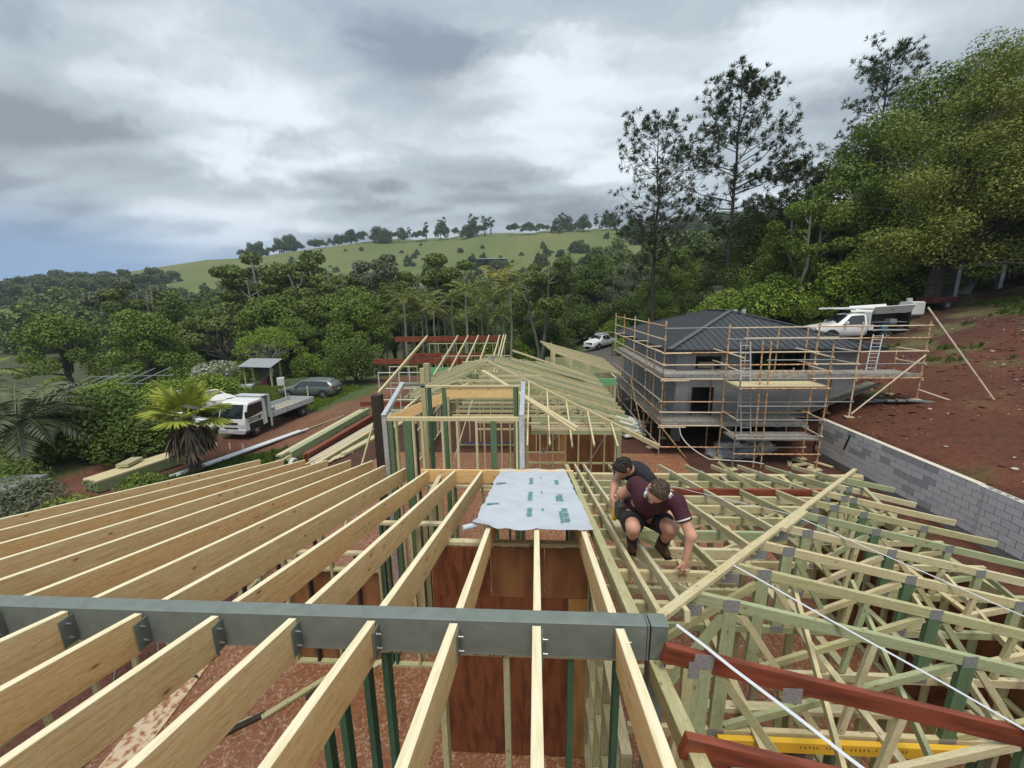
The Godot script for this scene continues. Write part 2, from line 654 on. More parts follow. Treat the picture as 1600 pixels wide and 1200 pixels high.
	patterned("slab", noise_tex(64, 0.010, [Color(0.11, 0.038, 0.016), Color(0.20, 0.075, 0.033), Color(0.26, 0.112, 0.056), Color(0.19, 0.070, 0.030), Color(0.33, 0.19, 0.12), Color(0.50, 0.42, 0.34)], [0.0, 0.34, 0.50, 0.60, 0.78, 1.0], 1024, 8, FastNoiseLite.TYPE_SIMPLEX_SMOOTH, 60.0, 0.72), Vector3(0.45, 0.45, 0.45), 0.5, 2, bump_tex(65, 0.04, 5.0, 512, 5), 0.5)
	# pale scratched streaks where the mud has been scraped off the concrete
	var sc := noise_tex(66, 0.012, [], [], 1024, 4, FastNoiseLite.TYPE_SIMPLEX_SMOOTH, 40.0, 0.6)
	sc.noise.fractal_type = FastNoiseLite.FRACTAL_RIDGED
	var sg := Gradient.new()
	sg.colors = PackedColorArray([Color(0.72, 0.60, 0.50, 0.0), Color(0.74, 0.62, 0.52, 0.0), Color(0.80, 0.72, 0.64, 0.75)])
	sg.offsets = PackedFloat32Array([0.0, 0.66, 0.95])
	sc.color_ramp = sg
	knotty("slab", sc)
	patterned("muddy_board", noise_tex(67, 0.02, [Color(0.20, 0.07, 0.03), Color(0.42, 0.24, 0.13), Color(0.62, 0.48, 0.34), Color(0.66, 0.54, 0.40)], [0.0, 0.35, 0.5, 1.0], 512, 6, FastNoiseLite.TYPE_SIMPLEX_SMOOTH, 20.0), Vector3(0.6, 0.6, 0.6), 0.8, 1)
	plain("pebble", c3(0.50, 0.44, 0.38), 0.9)
	plain("clod", c3(0.105, 0.038, 0.022), 0.95)
	patterned("block", noise_tex(71, 0.03, [Color(0.56, 0.565, 0.57), Color(0.69, 0.695, 0.70), Color(0.75, 0.755, 0.76)], [0.0, 0.5, 1.0], 256, 5), Vector3(2, 2, 2), 0.9, 1, bump_tex(72, 0.2, 4.0, 256, 3), 0.6)
	tinted("block_dark", "block", c3(0.62, 0.63, 0.65))
	tinted("block_light", "block", c3(0.92, 0.94, 0.96))
	tinted("mortar", "block", c3(0.36, 0.36, 0.36))
	tinted("grout_and_rim", "block", Color(1, 1, 1))
	mats["grout_and_rim"].albedo_texture = noise_tex(73, 0.03, [Color(0.55, 0.50, 0.42), Color(0.74, 0.70, 0.62)], [0.0, 1.0], 128)
	patterned("render_grey", noise_tex(74, 0.01, [Color(0.22, 0.238, 0.255), Color(0.29, 0.308, 0.325)], [0.0, 1.0], 256, 5), Vector3(0.5, 0.5, 0.5), 0.85, 1)
	patterned("render_light", noise_tex(75, 0.01, [Color(0.30, 0.32, 0.34), Color(0.38, 0.40, 0.42)], [0.0, 1.0], 256, 5), Vector3(0.5, 0.5, 0.5), 0.85, 1)
	plain("roof_dark", c3(0.040, 0.045, 0.052), 0.42, 0.1)
	plain("roof_rib", c3(0.105, 0.112, 0.122), 0.38, 0.2)  # lighter than the roof sheets: bright reflections on the ribs put into the colour
	plain("fascia_dark", c3(0.018, 0.020, 0.023), 0.5)
	plain("void_dark", c3(0.012, 0.012, 0.012), 0.9)
	plain("zinc", c3(0.36, 0.38, 0.40), 0.4, 0.4)
	plain("zinc_light", c3(0.52, 0.55, 0.58), 0.45, 0.2)
	plain("white_paint", c3(0.74, 0.75, 0.75), 0.35)
	plain("white_dull", c3(0.62, 0.62, 0.60), 0.7)
	plain("pvc", c3(0.66, 0.69, 0.73), 0.45)
	plain("foam", c3(0.78, 0.79, 0.80), 0.8)
	plain("black_plastic", c3(0.016, 0.016, 0.017), 0.5)
	plain("tyre", c3(0.018, 0.018, 0.018), 0.85)
	plain("rim", c3(0.40, 0.41, 0.42), 0.35, 0.6)
	plain("glass_dark", c3(0.012, 0.018, 0.02), 0.06)
	mats["glass_dark"].metallic_specular = 0.7
	plain("car_white", c3(0.72, 0.73, 0.73), 0.25)
	mats["car_white"].clearcoat_enabled = true
	plain("car_sage", c3(0.125, 0.165, 0.158), 0.3, 0.35)
	mats["car_sage"].clearcoat_enabled = true
	plain("lamp_clear", c3(0.6, 0.6, 0.62), 0.1)
	plain("lamp_red", c3(0.30, 0.012, 0.012), 0.2)
	plain("red_paint", c3(0.10, 0.018, 0.018), 0.6)
	plain("orange_mark", c3(0.75, 0.16, 0.05), 0.6)
	plain("yellow_timber", c3(0.76, 0.46, 0.035), 0.6)
	plain("print_ink", c3(0.05, 0.05, 0.05), 0.9)
	plain("print_green", c3(0.10, 0.26, 0.25), 0.9)
	plain("blue_tape", c3(0.06, 0.09, 0.33), 0.6)
	plain("green_steel", c3(0.16, 0.42, 0.20), 0.6)
	plain("tarp_blue", c3(0.05, 0.13, 0.25), 0.6)
	plain("solar", c3(0.02, 0.025, 0.04), 0.15)
	patterned("membrane", noise_tex(81, 0.015, [Color(0.44, 0.49, 0.57), Color(0.52, 0.57, 0.65), Color(0.56, 0.61, 0.68)], [0.0, 0.5, 1.0], 256, 4), Vector3(0.6, 0.6, 0.6), 0.6, 1)
	patterned("plastic_sheet", noise_tex(82, 0.02, [Color(0.10, 0.11, 0.12), Color(0.32, 0.34, 0.36), Color(0.55, 0.57, 0.60)], [0.0, 0.5, 1.0], 256, 4), Vector3(0.6, 0.6, 0.6), 0.35, 1)
	# people
	plain("skin", c3(0.56, 0.30, 0.21), 0.55)
	mats["skin"].subsurf_scatter_enabled = true
	mats["skin"].subsurf_scatter_strength = 0.1
	plain("skin_tan", c3(0.47, 0.24, 0.16), 0.55)
	plain("shirt_maroon", c3(0.050, 0.010, 0.022), 0.85)
	plain("cloth_black", c3(0.012, 0.012, 0.014), 0.9)
	plain("cloth_navy", c3(0.014, 0.016, 0.024), 0.9)
	plain("hair_brown", c3(0.055, 0.030, 0.017), 0.6)
	plain("hair_dark", c3(0.014, 0.009, 0.006), 0.6)
	plain("boot", c3(0.12, 0.065, 0.032), 0.8)
	plain("leather", c3(0.045, 0.035, 0.03), 0.7)
	# plants
	patterned("bark", noise_tex(91, 0.02, [Color(0.035, 0.028, 0.022), Color(0.09, 0.075, 0.06), Color(0.13, 0.115, 0.095)], [0.0, 0.5, 1.0], 256, 5), Vector3(1, 1, 1), 0.95, 1)
	tinted("bark_pale", "bark", Color(1, 1, 1))
	mats["bark_pale"].albedo_texture = noise_tex(92, 0.02, [Color(0.16, 0.15, 0.13), Color(0.34, 0.32, 0.29)], [0.0, 1.0], 256, 4)
	leaf("leaf_dark", c3(0.094, 0.140, 0.026))
	leaf("leaf_mid", c3(0.150, 0.215, 0.038))
	leaf("leaf_olive", c3(0.150, 0.200, 0.052))
	leaf("leaf_bright", c3(0.200, 0.285, 0.040))
	leaf("leaf_lime", c3(0.225, 0.265, 0.056), 0.6)
	leaf("leaf_grey", c3(0.150, 0.175, 0.105))
	leaf("leaf_far", c3(0.095, 0.128, 0.034))
	leaf("needle", c3(0.070, 0.094, 0.034), 0.3)
	leaf("needle_blue", c3(0.060, 0.084, 0.034), 0.3)
	leaf("frond", c3(0.215, 0.250, 0.080))
	leaf("frond_yellow", c3(0.400, 0.360, 0.110))
	leaf("frond_dry", c3(0.240, 0.190, 0.135), 0.3)
	leaf("frond_fan", c3(0.360, 0.410, 0.075), 0.6)
	leaf("blossom", c3(0.42, 0.44, 0.36))
	leaf("grass_blade", c3(0.115, 0.175, 0.030))


# ------------------------------------------------------------------ ground
var gn: FastNoiseLite

func seg_dist(p: Vector2, pts: Array) -> float:
	var best := 1e9
	for i in pts.size() - 1:
		var q := Geometry2D.get_closest_point_to_segment(p, pts[i], pts[i + 1])
		best = minf(best, p.distance_to(q))
	return best


func crest(x: float) -> float:
	return lin([-900, -600, -355, -170, 0, 250, 600], [10, 30, 63, 79, 84, 88, 96], x)


func gh(x: float, z: float) -> float:
	var y := -0.12
	y -= 0.85 * ss(7.5, 13.5, -x)
	y -= 3.2 * ss(24.0, 60.0, -x) * ss(-10.0, 25.0, -z)
	y -= 4.5 * ss(34.0, 75.0, -z) * (1.0 - ss(-2.0, 12.0, x))
	y += 0.9 * ss(24.0, 48.0, -z) * ss(-1.0, 5.0, x)
	if x > 12.0 or z < -17.3:
		var d := clampf(x - 12.1, 0.0, 60.0)
		var bank := 1.5 + 0.29 * d - 0.0022 * d * d
		if z > -17.3:
			y = lerpf(y, bank, clampf((x - 12.03) / 0.1, 0.0, 1.0))
		else:
			y = lerpf(y, maxf(bank, y), ss(9.8, 13.5, x))
	var t := clampf((-z - 95.0) / 365.0, 0.0, 1.0)
	if t > 0:
		var shape := pow(t, 1.5) * (1.0 - 0.12 * sin(t * PI))
		y = lerpf(y, crest(x), shape)
		y += t * 3.5 * gn.get_noise_2d(x * 0.35, z * 0.35)
		y -= 40.0 * ss(470.0, 900.0, -z)
	y += 0.10 * gn.get_noise_2d(x * 6.0, z * 6.0) * ss(12.3, 13.5, absf(x)) * (1.0 if absf(x) > 12.3 else 0.0)
	return y


const TRACK := [Vector2(-21, -13), Vector2(-16.8, -20.5), Vector2(-13.4, -26), Vector2(-11.5, -33), Vector2(-15, -44)]
const ROAD := [Vector2(4.5, -26), Vector2(6.6, -33), Vector2(7.2, -46), Vector2(11, -62)]

func ground_color(x: float, z: float) -> Color:
	var j := gn.get_noise_2d(x * 5.0, z * 5.0)
	var j2 := gn.get_noise_2d(x * 1.4 + 90.0, z * 1.4)
	var grass := Color(0.085, 0.125, 0.032)
	var weeds := Color(0.060, 0.075, 0.028)
	var red := Color(0.120, 0.040, 0.023)
	var dry := Color(0.23, 0.115, 0.068)
	var c := grass.lerp(weeds, clampf(0.5 + j * 1.2, 0.0, 1.0))
	if z < -62.0 or x < -34.0:
		c = c.lerp(Color(0.075, 0.090, 0.034), ss(36.0, 46.0, maxf(-z - 26.0, -x)))
	if x < 12.05 and x > -12.0 and z > -30.0:
		c = c.lerp(red.lerp(Color(0.085, 0.040, 0.026), clampf(0.5 + j2, 0.0, 1.0)), ss(9.8 + 1.6 * j, 8.6 + 1.6 * j, -x) * ss(28.0, 25.5, -z))
	var t := seg_dist(Vector2(x, z), TRACK)
	c = c.lerp(dry.lerp(red, clampf(0.4 + j2, 0.0, 1.0)), ss(3.1 + 1.5 * j, 2.1 + 1.5 * j, t))
	var r := seg_dist(Vector2(x, z), ROAD)
	c = c.lerp(Color(0.125, 0.118, 0.112), ss(3.0 + 0.6 * j, 2.4 + 0.6 * j, r))
	if x > 12.0:
		var soil := red.lerp(Color(0.070, 0.029, 0.019), clampf(0.5 + 1.3 * j2, 0.0, 1.0)).lerp(Color(0.19, 0.066, 0.036), clampf(j * 1.5 - 0.1, 0.0, 0.7))
		# grass creeps in over the upper bank
		var g := ss(0.0, 0.22, j + 0.55 * ss(19.0, 30.0, -z + 0.25 * (x - 20.0)) - 0.35)
		c = soil.lerp(grass.lerp(Color(0.16, 0.125, 0.06), clampf(0.45 + j2, 0.0, 1.0)), clampf(g, 0.0, 0.92))
		c = c.lerp(Color(0.075, 0.090, 0.034), ss(33.0, 40.0, -z + 0.12 * (x - 20.0)))
	if z < -150.0:
		var pasture := Color(0.118, 0.172, 0.040).lerp(Color(0.195, 0.200, 0.064), clampf(0.5 + 1.1 * gn.get_noise_2d(x * 0.30, z * 0.55), 0.0, 1.0))
		c = c.lerp(pasture, ss(150.0, 185.0, -z))
	return c


func grid_lines(lo: float, hi: float, step: float, far_lo: float, far_hi: float, also: Array) -> PackedFloat32Array:
	var a := PackedFloat32Array()
	var p := lo
	while p <= hi:
		a.append(p)
		p += step
	var s := step
	p = hi
	while p < far_hi:
		s *= 1.16
		p += s
		a.append(minf(p, far_hi))
	s = step
	p = lo
	while p > far_lo:
		s *= 1.16
		p -= s
		a.append(maxf(p, far_lo))
	for q in also:
		a.append(q)
	a.sort()
	return a


func build_ground() -> void:
	gn = FastNoiseLite.new()
	gn.seed = 17
	gn.frequency = 0.045
	gn.fractal_octaves = 4
	var xs := grid_lines(-30.0, 36.0, 0.6, -900.0, 800.0, [12.035, 12.125])
	var zs := grid_lines(-60.0, 6.0, 0.6, -800.0, 100.0, [-17.29, -17.31])
	var m := MB.new()
	for z in zs:
		for x in xs:
			m.v.append(Vector3(x, gh(x, z), z))
			m.u.append(Vector2(x, z))
			m.c.append(ground_color(x, z))
	var w := xs.size()
	for j in zs.size():
		for i in w:
			var a := m.v[j * w + maxi(i - 1, 0)]
			var b := m.v[j * w + mini(i + 1, w - 1)]
			var d := m.v[maxi(j - 1, 0) * w + i]
			var e := m.v[mini(j + 1, zs.size() - 1) * w + i]
			m.n.append((e - d).cross(b - a).normalized())
	for j in zs.size() - 1:
		for i in w - 1:
			var q := j * w + i
			m.f.append_array(PackedInt32Array([q, q + 1, q + w, q + 1, q + w + 1, q + w]))
	struct("ground", m, mats["ground"])
	# the concrete floor of the new house, smeared with red mud
	var s := MB.new()
	s.box(Vector3(-0.4, -0.25, -4.0), Vector3(13.2, 0.25, 26.0), 0.02)
	struct("floor_slab", s, mats["slab"])


# ------------------------------------------------------------------ the skillion roof frame in front
const T := 0.24008
const ZB0 := -2.48      # near face of the steel beam
const ZB1 := -2.60

func p1(z: float) -> float:
	return 4.978 + T * z


func rafter_mb(x: float, z0: float, z1: float, dull: int) -> MB:
	var w := 0.060
	var h := 0.30
	var d := (Vector3(0, p1(z1), z1) - Vector3(0, p1(z0), z0)).normalized()
	var up := Vector3.RIGHT.cross(d) * -1.0
	if up.y < 0:
		up = -up
	var a := Vector3(x, p1(z0), z0)
	var b := Vector3(x, p1(z1), z1)
	var bow := Vector3(rr(-0.006, 0.006), 0, 0)
	a += bow
	b -= bow
	var m := MB.new()
	m.off = rr(0, 30)
	var r := Vector3.RIGHT
	var e := 0.004
	# faces
	for s in [-1.0, 1.0]:
		var o: Vector3 = r * (w / 2 * s)
		var t0: Vector3 = a + o - up * e
		var t1: Vector3 = b + o - up * e
		var l0: Vector3 = a + o - up * (h - e)
		var l1: Vector3 = b + o - up * (h - e)
		var v0 := rr(0, 5)
		var L := (t1 - t0).length()
		if s > 0:
			m.quad(l0, l1, t1, t0, Vector2(m.off, v0), Vector2(m.off + L, v0), Vector2(m.off + L, v0 + h), Vector2(m.off, v0 + h))
		else:
			m.quad(l1, l0, t0, t1, Vector2(m.off + L, v0), Vector2(m.off, v0), Vector2(m.off, v0 + h), Vector2(m.off + L, v0 + h))
	m.face(b + r * w / 2 - up * h, b - r * w / 2 - up * h, b - r * w / 2, b + r * w / 2)
	m.face(a - r * w / 2 - up * h, a + r * w / 2 - up * h, a + r * w / 2, a - r * w / 2)
	var k := MB.new()
	k.off = m.off
	var i := 0.004
	k.face(a + r * (w / 2 - i), b + r * (w / 2 - i), b - r * (w / 2 - i), a - r * (w / 2 - i))
	k.face(a + r * (w / 2), b + r * (w / 2), b + r * (w / 2 - i), a + r * (w / 2 - i))
	for s in [-1.0, 1.0]:   # eased arrises
		var o: Vector3 = r * s
		var A: Vector3 = a + o * (w / 2) - up * e
		var Bq: Vector3 = b + o * (w / 2) - up * e
		var Cq: Vector3 = b + o * (w / 2 - i)
		var D: Vector3 = a + o * (w / 2 - i)
		if s > 0:
			k.face(A, Bq, Cq, D)
		else:
			k.face(Bq, A, D, Cq)
		A -= up * (h - 2 * e)
		Bq -= up * (h - 2 * e)
		Cq -= up * h
		D -= up * h
		if s > 0:
			k.face(Bq, A, D, Cq)
		else:
			k.face(A, Bq, Cq, D)
	k.face(b + r * (w / 2 - i) - up * h, a + r * (w / 2 - i) - up * h, a - r * (w / 2 - i) - up * h, b - r * (w / 2 - i) - up * h)
	m.extra.append([k, mats["lvl_edge"]])
	return m


func flat_text(parent: Node3D, called: String, words: String, size: float, at: Vector3, bs: Basis, mat: Material, font := "Droid Sans") -> void:
	var tm := TextMesh.new()
	var sf := SystemFont.new()
	sf.font_names = PackedStringArray([font])
	tm.font = sf
	tm.text = words
	tm.font_size = 32
	tm.pixel_size = size / 24.0
	tm.depth = 0.002
	tm.curve_step = 2.0
	tm.material = mat
	var o := MeshInstance3D.new()
	o.name = called if not parent.has_node(called) else called + "_%03d" % count_named(parent, called)
	o.mesh = tm
	o.transform = Transform3D(bs, at - (parent.position if parent != self else Vector3.ZERO))
	parent.add_child(o, true)


func build_near_frame() -> void:
	var lv := ["lvl", "lvl_warm", "lvl_dull"]
	# rafters beyond the beam, from the left edge of the roof to its right edge
	for k in range(-12, 2):
		var z1 := -8.20
		if k <= -7:
			z1 = -9.5 + 0.02 * (k % 3)
		elif k == -6:
			z1 = -8.82
		elif k == -5:
			z1 = -8.52
		elif k >= -1:
			z1 = -8.12
		var i := k + 12
		var x := 0.6 * k - (0.03 if k == 1 else 0.0)
		var m := rafter_mb(x, ZB1 - 0.004, z1, i % 3)
		var words := "%s laminated rafter from the left, running downhill beyond the grey steel beam" % nth(i)
		if k == 1:
			words = "laminated rafter beyond the beam along the roof's right edge, beside a greenish timber"
		elif k == 0:
			words = "laminated rafter beyond the beam under the middle of the grey sheet"
		elif k == -1:
			words = "laminated rafter beyond the beam under the left edge of the grey sheet"
		var o := solo("roof_rafter", words, "rafter", m, mats[lv[(i * 2) % 3]], "laminated rafters beyond the steel beam")
		if k == -4 or k == -7:
			var zt := -5.2 if k == -7 else -4.6
			var pm := MB.new()
			for q in 16:
				var hh := rr(0.018, 0.036)
				var zz := zt - 0.045 * q
				if q % 5 != 4:
					pm.bar(Vector3(x + 0.0312, p1(zz) - 0.15, zz), Vector3(x + 0.0312, p1(zz) - 0.15 - hh, zz - rr(-0.012, 0.012)), 0.009, 0.001, Vector3.RIGHT)
			wpart(o, "printed_lettering", pm, mats["print_ink"]).set_meta("kind", "stuff")
	# rafters on the near side of the beam
	for k in range(-8, 2):
		var x := 0.6 * k - (0.0 if k < 1 else 0.02)
		var m := rafter_mb(x, 1.2, ZB0 + 0.022, (k + 9) % 3)
		var words := "%s laminated rafter from the right, on the near side of the grey steel beam" % nth(1 - k)
		if k == 1:
			words = "laminated rafter nearest the steel post stub, on the near side of the beam"
		var o := solo("near_rafter", words, "rafter", m, mats[lv[(k + 12) % 3]], "laminated rafters on the near side of the beam")
		if k == -6:
			var bs := Basis(Vector3(0, T, 1).normalized() * -1.0, Vector3(0, 1, -T).normalized(), Vector3(1, 0, 0))
			flat_text(o, "printed_lettering", "Kerto LVL", 0.055, Vector3(x + 0.031, p1(-2.05) - 0.20, -2.05), bs, mats["print_ink"])
	# the steel beam
	var yt := p1(ZB0) + 0.012
	var hb := 0.275
	var t := thing("steel_beam", "long grey painted steel beam carrying the rafters across the foreground", "beam", Vector3(-3.4, yt - hb, (ZB0 + ZB1) / 2))
	wpart(t, "web", BX(Vector3(-3.4, yt - hb, ZB0 - 0.006), Vector3(8.35, hb - 0.012, 0.012)), mats["steel_paint"])
	wpart(t, "top_flange", BX(Vector3(-3.4, yt - 0.012, (ZB0 + ZB1) / 2), Vector3(8.35, 0.012, ZB0 - ZB1), 0.003), mats["steel_paint"])
	wpart(t, "bottom_flange", BX(Vector3(-3.4, yt - hb - 0.012, (ZB0 + ZB1) / 2), Vector3(8.35, 0.012, ZB0 - ZB1), 0.003), mats["steel_paint"])
	wpart(t, "end_plate", BX(Vector3(0.785, yt - hb - 0.01, (ZB0 + ZB1) / 2), Vector3(0.012, hb + 0.014, 0.13)), mats["steel_paint"])
	for k in range(-8, 2):
		var x := 0.6 * k + 0.031
		if k == 1:
			x -= 0.02
		var cl := wpart(t, "cleat_plate", BX(Vector3(x + 0.006, p1(ZB0) - 0.255, ZB0 + 0.052), Vector3(0.010, 0.225, 0.10)), mats["steel_paint"])
		for q in [0.075, 0.195]:
			var b := MB.new()
			var c := Vector3(x + 0.011, p1(ZB0) - q, ZB0 + 0.055)
			b.tube(c, c + Vector3(0.008, 0, 0), 0.013, 6)
			b.tube(c, c + Vector3(0.034, 0, 0), 0.007, 6)
			wpart(cl, "bolt", b, mats["bolt"])
	# the steel stub at the end of the beam
	var st := thing("steel_post", "short square grey steel post head at the right end of the beam", "post", Vector3(0.865, 0, -2.545))
	wpart(st, "shaft", BX(Vector3(0.865, 0.004, -2.545), Vector3(0.115, yt - 0.02, 0.115), 0.008), mats["steel_paint"])
	wpart(st, "cap_plate", BX(Vector3(0.865, yt - 0.014, -2.545), Vector3(0.125, 0.012, 0.125), 0.003), mats["steel_paint"])
	# treated timbers beside the last rafter
	solo("edge_timber", "greenish treated timber beside the last rafter, beyond the steel post head", "timber", T1(Vector3(0.725, p1(-2.62), -2.62), Vector3(0.725, p1(-9.2), -9.2), 0.09, 0.14, 0.004), mats["pine_olive"])
	solo("edge_timber", "greenish treated timber beside the last rafter, nearest the viewer, below the post head", "timber", T1(Vector3(0.845, p1(1.0) - 0.27, 1.0), Vector3(0.845, p1(-2.48) - 0.27, -2.48), 0.09, 0.14, 0.004), mats["pine_olive"])
	# ledger at the low end of the short rafters
	var lg := MB.new()
	lg.off = 3.0
	lg.beam(Vector3(-2.55, p1(-8.15) + 0.005, -8.23), Vector3(0.80, p1(-8.15) + 0.005, -8.23), 0.045, 0.30, 0.003)
	solo("ledger_board", "cross timber that the short rafters run into beyond the grey sheet", "timber", lg, mats["lvl_warm"])
	wall_under_beam()
	inner_walls()
	membrane()


# a stud wall: studs, plates and noggings as parts. a to b along its foot
func stud_wall(label: String, a: Vector3, b: Vector3, h: float, studs: Array, mat_of: Array, nog: Array, group := "stud wall frames of the new house") -> Node3D:
	var d := (b - a).normalized()
	var L := (b - a).length()
	var t := thing("stud_wall", label, "wall frame", (a + b) / 2, 0.0, group)
	wpart(t, "bottom_plate", T2(a + Vector3(0, 0.024, 0), b + Vector3(0, 0.024, 0), 0.09, 0.045), mats["pine_olive"])
	wpart(t, "top_plate", T2(a + Vector3(0, h - 0.0225, 0), b + Vector3(0, h - 0.0225, 0), 0.09, 0.045), mats["pine"])
	for i in studs.size():
		var p: Vector3 = a + d * clampf(studs[i], 0.025, L - 0.025)
		wpart(t, "stud", T2(p + Vector3(0, 0.048, 0), p + Vector3(0, h - 0.046, 0), 0.045, 0.088, d.cross(Vector3.UP)), mats[mat_of[i % mat_of.size()]])
	for y in nog:
		for i in studs.size() - 1:
			var p: Vector3 = a + d * (studs[i] + 0.03) + Vector3(0, y, 0)
			var q: Vector3 = a + d * (studs[i + 1] - 0.03) + Vector3(0, y, 0)
			if (q - p).dot(d) > 0.08:
				wpart(t, "nogging", T2(p, q, 0.084, 0.042), mats["pine_olive"])
	return t


func every(L: float, step: float) -> Array:
	var a := [0.025]
	var x := step
	while x < L - 0.1:
		a.append(x)
		x += step
	a.append(L - 0.025)
	return a


func wall_under_beam() -> void:
	var y := p1(ZB0) + 0.012 - 0.275 - 0.016
	var a := Vector3(-1.35, 0, -2.56)
	var b := Vector3(0.62, 0, -2.56)
	var t := stud_wall("stud wall of widely spaced studs standing under the steel beam", a, b, y, [0.03, 0.19, 0.62, 1.12, 1.6, 1.94], ["h3_teal", "h3_teal", "pine_olive", "pine_grey"], [])
	var ins := Basis(Vector3(1, 0, 0), Vector3(0, 0.25, -1).normalized(), Vector3(0, 1, 0.25).normalized())
	flat_text(t, "pencil_mark", "S15", 0.05, Vector3(-1.06, y - 0.02, -2.514), Basis.IDENTITY, mats["print_ink"])
	flat_text(t, "pencil_mark", "W16", 0.05, Vector3(-0.30, y - 0.02, -2.514), Basis.IDENTITY, mats["print_ink"])
	# two dark green studs in front, left of that wall
	for i in 2:
		var x := -1.60 + 0.15 * i
		solo("green_stud", "dark green treated stud, %s of the pair standing free below the near rafters" % ["left", "right"][i], "timber", T2(Vector3(x, 0.005, -2.40), Vector3(x, 3.75, -2.40), 0.085, 0.05, Vector3.RIGHT), mats["h3_teal"], "pair of dark green studs")


func inner_walls() -> void:
	# the wall sheeted in brown form ply beyond the beam
	var z := -4.78
	var top := p1(z) - 0.33
	var t := stud_wall("stud wall sheeted with brown form ply, seen below the middle rafters", Vector3(-1.42, 0, z - 0.06), Vector3(0.70, 0, z - 0.06), top, every(2.12, 0.45), ["pine_olive"], [])
	flat_text(t, "pencil_mark", "W18", 0.055, Vector3(-0.02, top - 0.022, z + 0.0), Basis.IDENTITY, mats["print_ink"])
	var sh := [[-1.42, -0.205, 0.02, 2.70, "form_ply"], [-0.20, 0.42, 0.02, 2.70, "form_ply"], [0.425, 0.68, 0.02, 2.70, "form_ply_light"], [-1.42, -0.62, 2.705, top - 0.05, "form_ply"], [-0.615, 0.10, 2.705, top - 0.05, "form_ply_mid"], [0.105, 0.68, 2.705, top - 0.05, "form_ply_mid"]]
	for s in sh:
		var m := MB.new()
		m.off = rr(0, 9)
		m.box(Vector3((s[0] + s[1]) / 2, s[2], z + rr(0, 0.004)), Vector3(s[1] - s[0] - 0.004, s[3] - s[2], 0.017))
		wpart(t, "ply_sheet", m, mats[s[4]])
	# cross wall to the right of it, seen edge-on under the double timbers
	var t2 := stud_wall("stud wall with rows of noggings below the right edge of the rafters", Vector3(0.74, 0, -2.7), Vector3(0.74, 0, -8.3), 2.95, every(5.6, 0.45), ["pine_olive", "pine", "pine_grey"], [0.9, 1.7, 2.4])
	for i in 3:
		var m := MB.new()
		m.off = rr(0, 9)
		var z0 := -5.0 - i * 1.15
		m.box(Vector3(0.795, 0.05, z0 - 0.57), Vector3(0.016, 2.7, 1.13))
		wpart(t2, "ply_sheet", m, mats["form_ply"])
	# the near part of the same wall, under the edge timber
	stud_wall("stud wall with noggings under the near edge timber, right of the beam end", Vector3(0.86, 0, 0.6), Vector3(0.86, 0, -2.45), 3.55, every(3.05, 0.45), ["pine_olive", "h3_teal", "pine_grey"], [1.0, 1.9, 2.7])
	# walls on the far left side of the room
	var t3 := stud_wall("stud wall lined with brown ply on its far side, left below the rafters", Vector3(-4.55, 0, -6.2), Vector3(-2.75, 0, -6.2), 2.35, every(1.8, 0.45), ["pine_grey", "dark_timber"], [1.2, 2.0])
	for i in 2:
		var m := MB.new()
		m.off = rr(0, 9)
		m.box(Vector3(-4.1 + i * 0.9, 0.05, -6.26), Vector3(0.89, 1.9, 0.015))
		wpart(t3, "ply_sheet", m, mats["form_ply_mid"])
	stud_wall("wall frame with a dark green double stud, beyond the blue tape", Vector3(-2.72, 0, -6.2), Vector3(-1.62, 0, -6.2), 2.95, [0.03, 0.12, 0.55, 0.98, 1.07], ["h3_teal", "h3_teal", "pine_olive"], [0.9])
	stud_wall("short wall frame of packed studs beside the blue tape", Vector3(-2.1, 0, -6.35), Vector3(-2.1, 0, -8.1), 2.95, [0.03, 0.09, 0.15, 0.45, 0.51, 1.1, 1.7], ["pine_olive", "dark_timber", "pine_grey"], [])
	stud_wall("low stud wall with dark studs at the left end of the floor", Vector3(-6.6, 0, -7.6), Vector3(-4.6, 0, -7.6), 2.2, every(2.0, 0.45), ["dark_timber", "pine_grey"], [1.1])
	stud_wall("stud wall along the outer left edge of the floor", Vector3(-6.85, 0, -9.0), Vector3(-6.85, 0, -0.5), 2.35, every(8.5, 0.6), ["pine_olive", "pine_grey"], [1.2])
	stud_wall("stud wall under the low end of the short rafters", Vector3(-2.4, 0, -8.23), Vector3(0.7, 0, -8.23), 2.66, every(3.1, 0.6), ["pine_olive", "h3_green"], [1.3])
	# blue waterproof tape on the floor
	var b := MB.new()
	b.box(Vector3(-1.75, 0.004, -6.9), Vector3(0.16, 0.012, 2.2))
	solo("blue_tape", "strip of blue membrane tape laid on the floor beside the stud walls", "tape", b, mats["blue_tape"])
	# scraps on the muddy floor at the left
	for i in 5:
		var c := Vector3(-5.6 + 0.55 * i, 0.01, -4.4 - 0.35 * i)
		var m := MB.new()
		m.bar(c + Vector3(0, 0.03, 0), c + Vector3(rr(0.5, 1.0), 0.03, rr(-0.9, -0.4)), 0.09, 0.04)
		solo("timber_offcut", "%s offcut from the near end, lying on the muddy floor at left" % nth(i), "offcut", m, mats[["pine_grey", "dark_timber", "pine_olive", "dark_timber", "pine"][i]], "timber offcuts on the floor")
	var cl := thing("bar_clamp", "long black bar clamp lying on the muddy floor between near rafters", "clamp", Vector3(-6.35, 0.02, -5.75), 1.36)
	part(cl, "rail", T2(Vector3(-0.6, 0.04, 0), Vector3(0.6, 0.04, 0), 0.03, 0.02), mats["black_plastic"])
	part(cl, "jaw", T2(Vector3(0.52, 0.04, -0.14), Vector3(0.52, 0.04, 0.10), 0.03, 0.04), mats["black_plastic"])
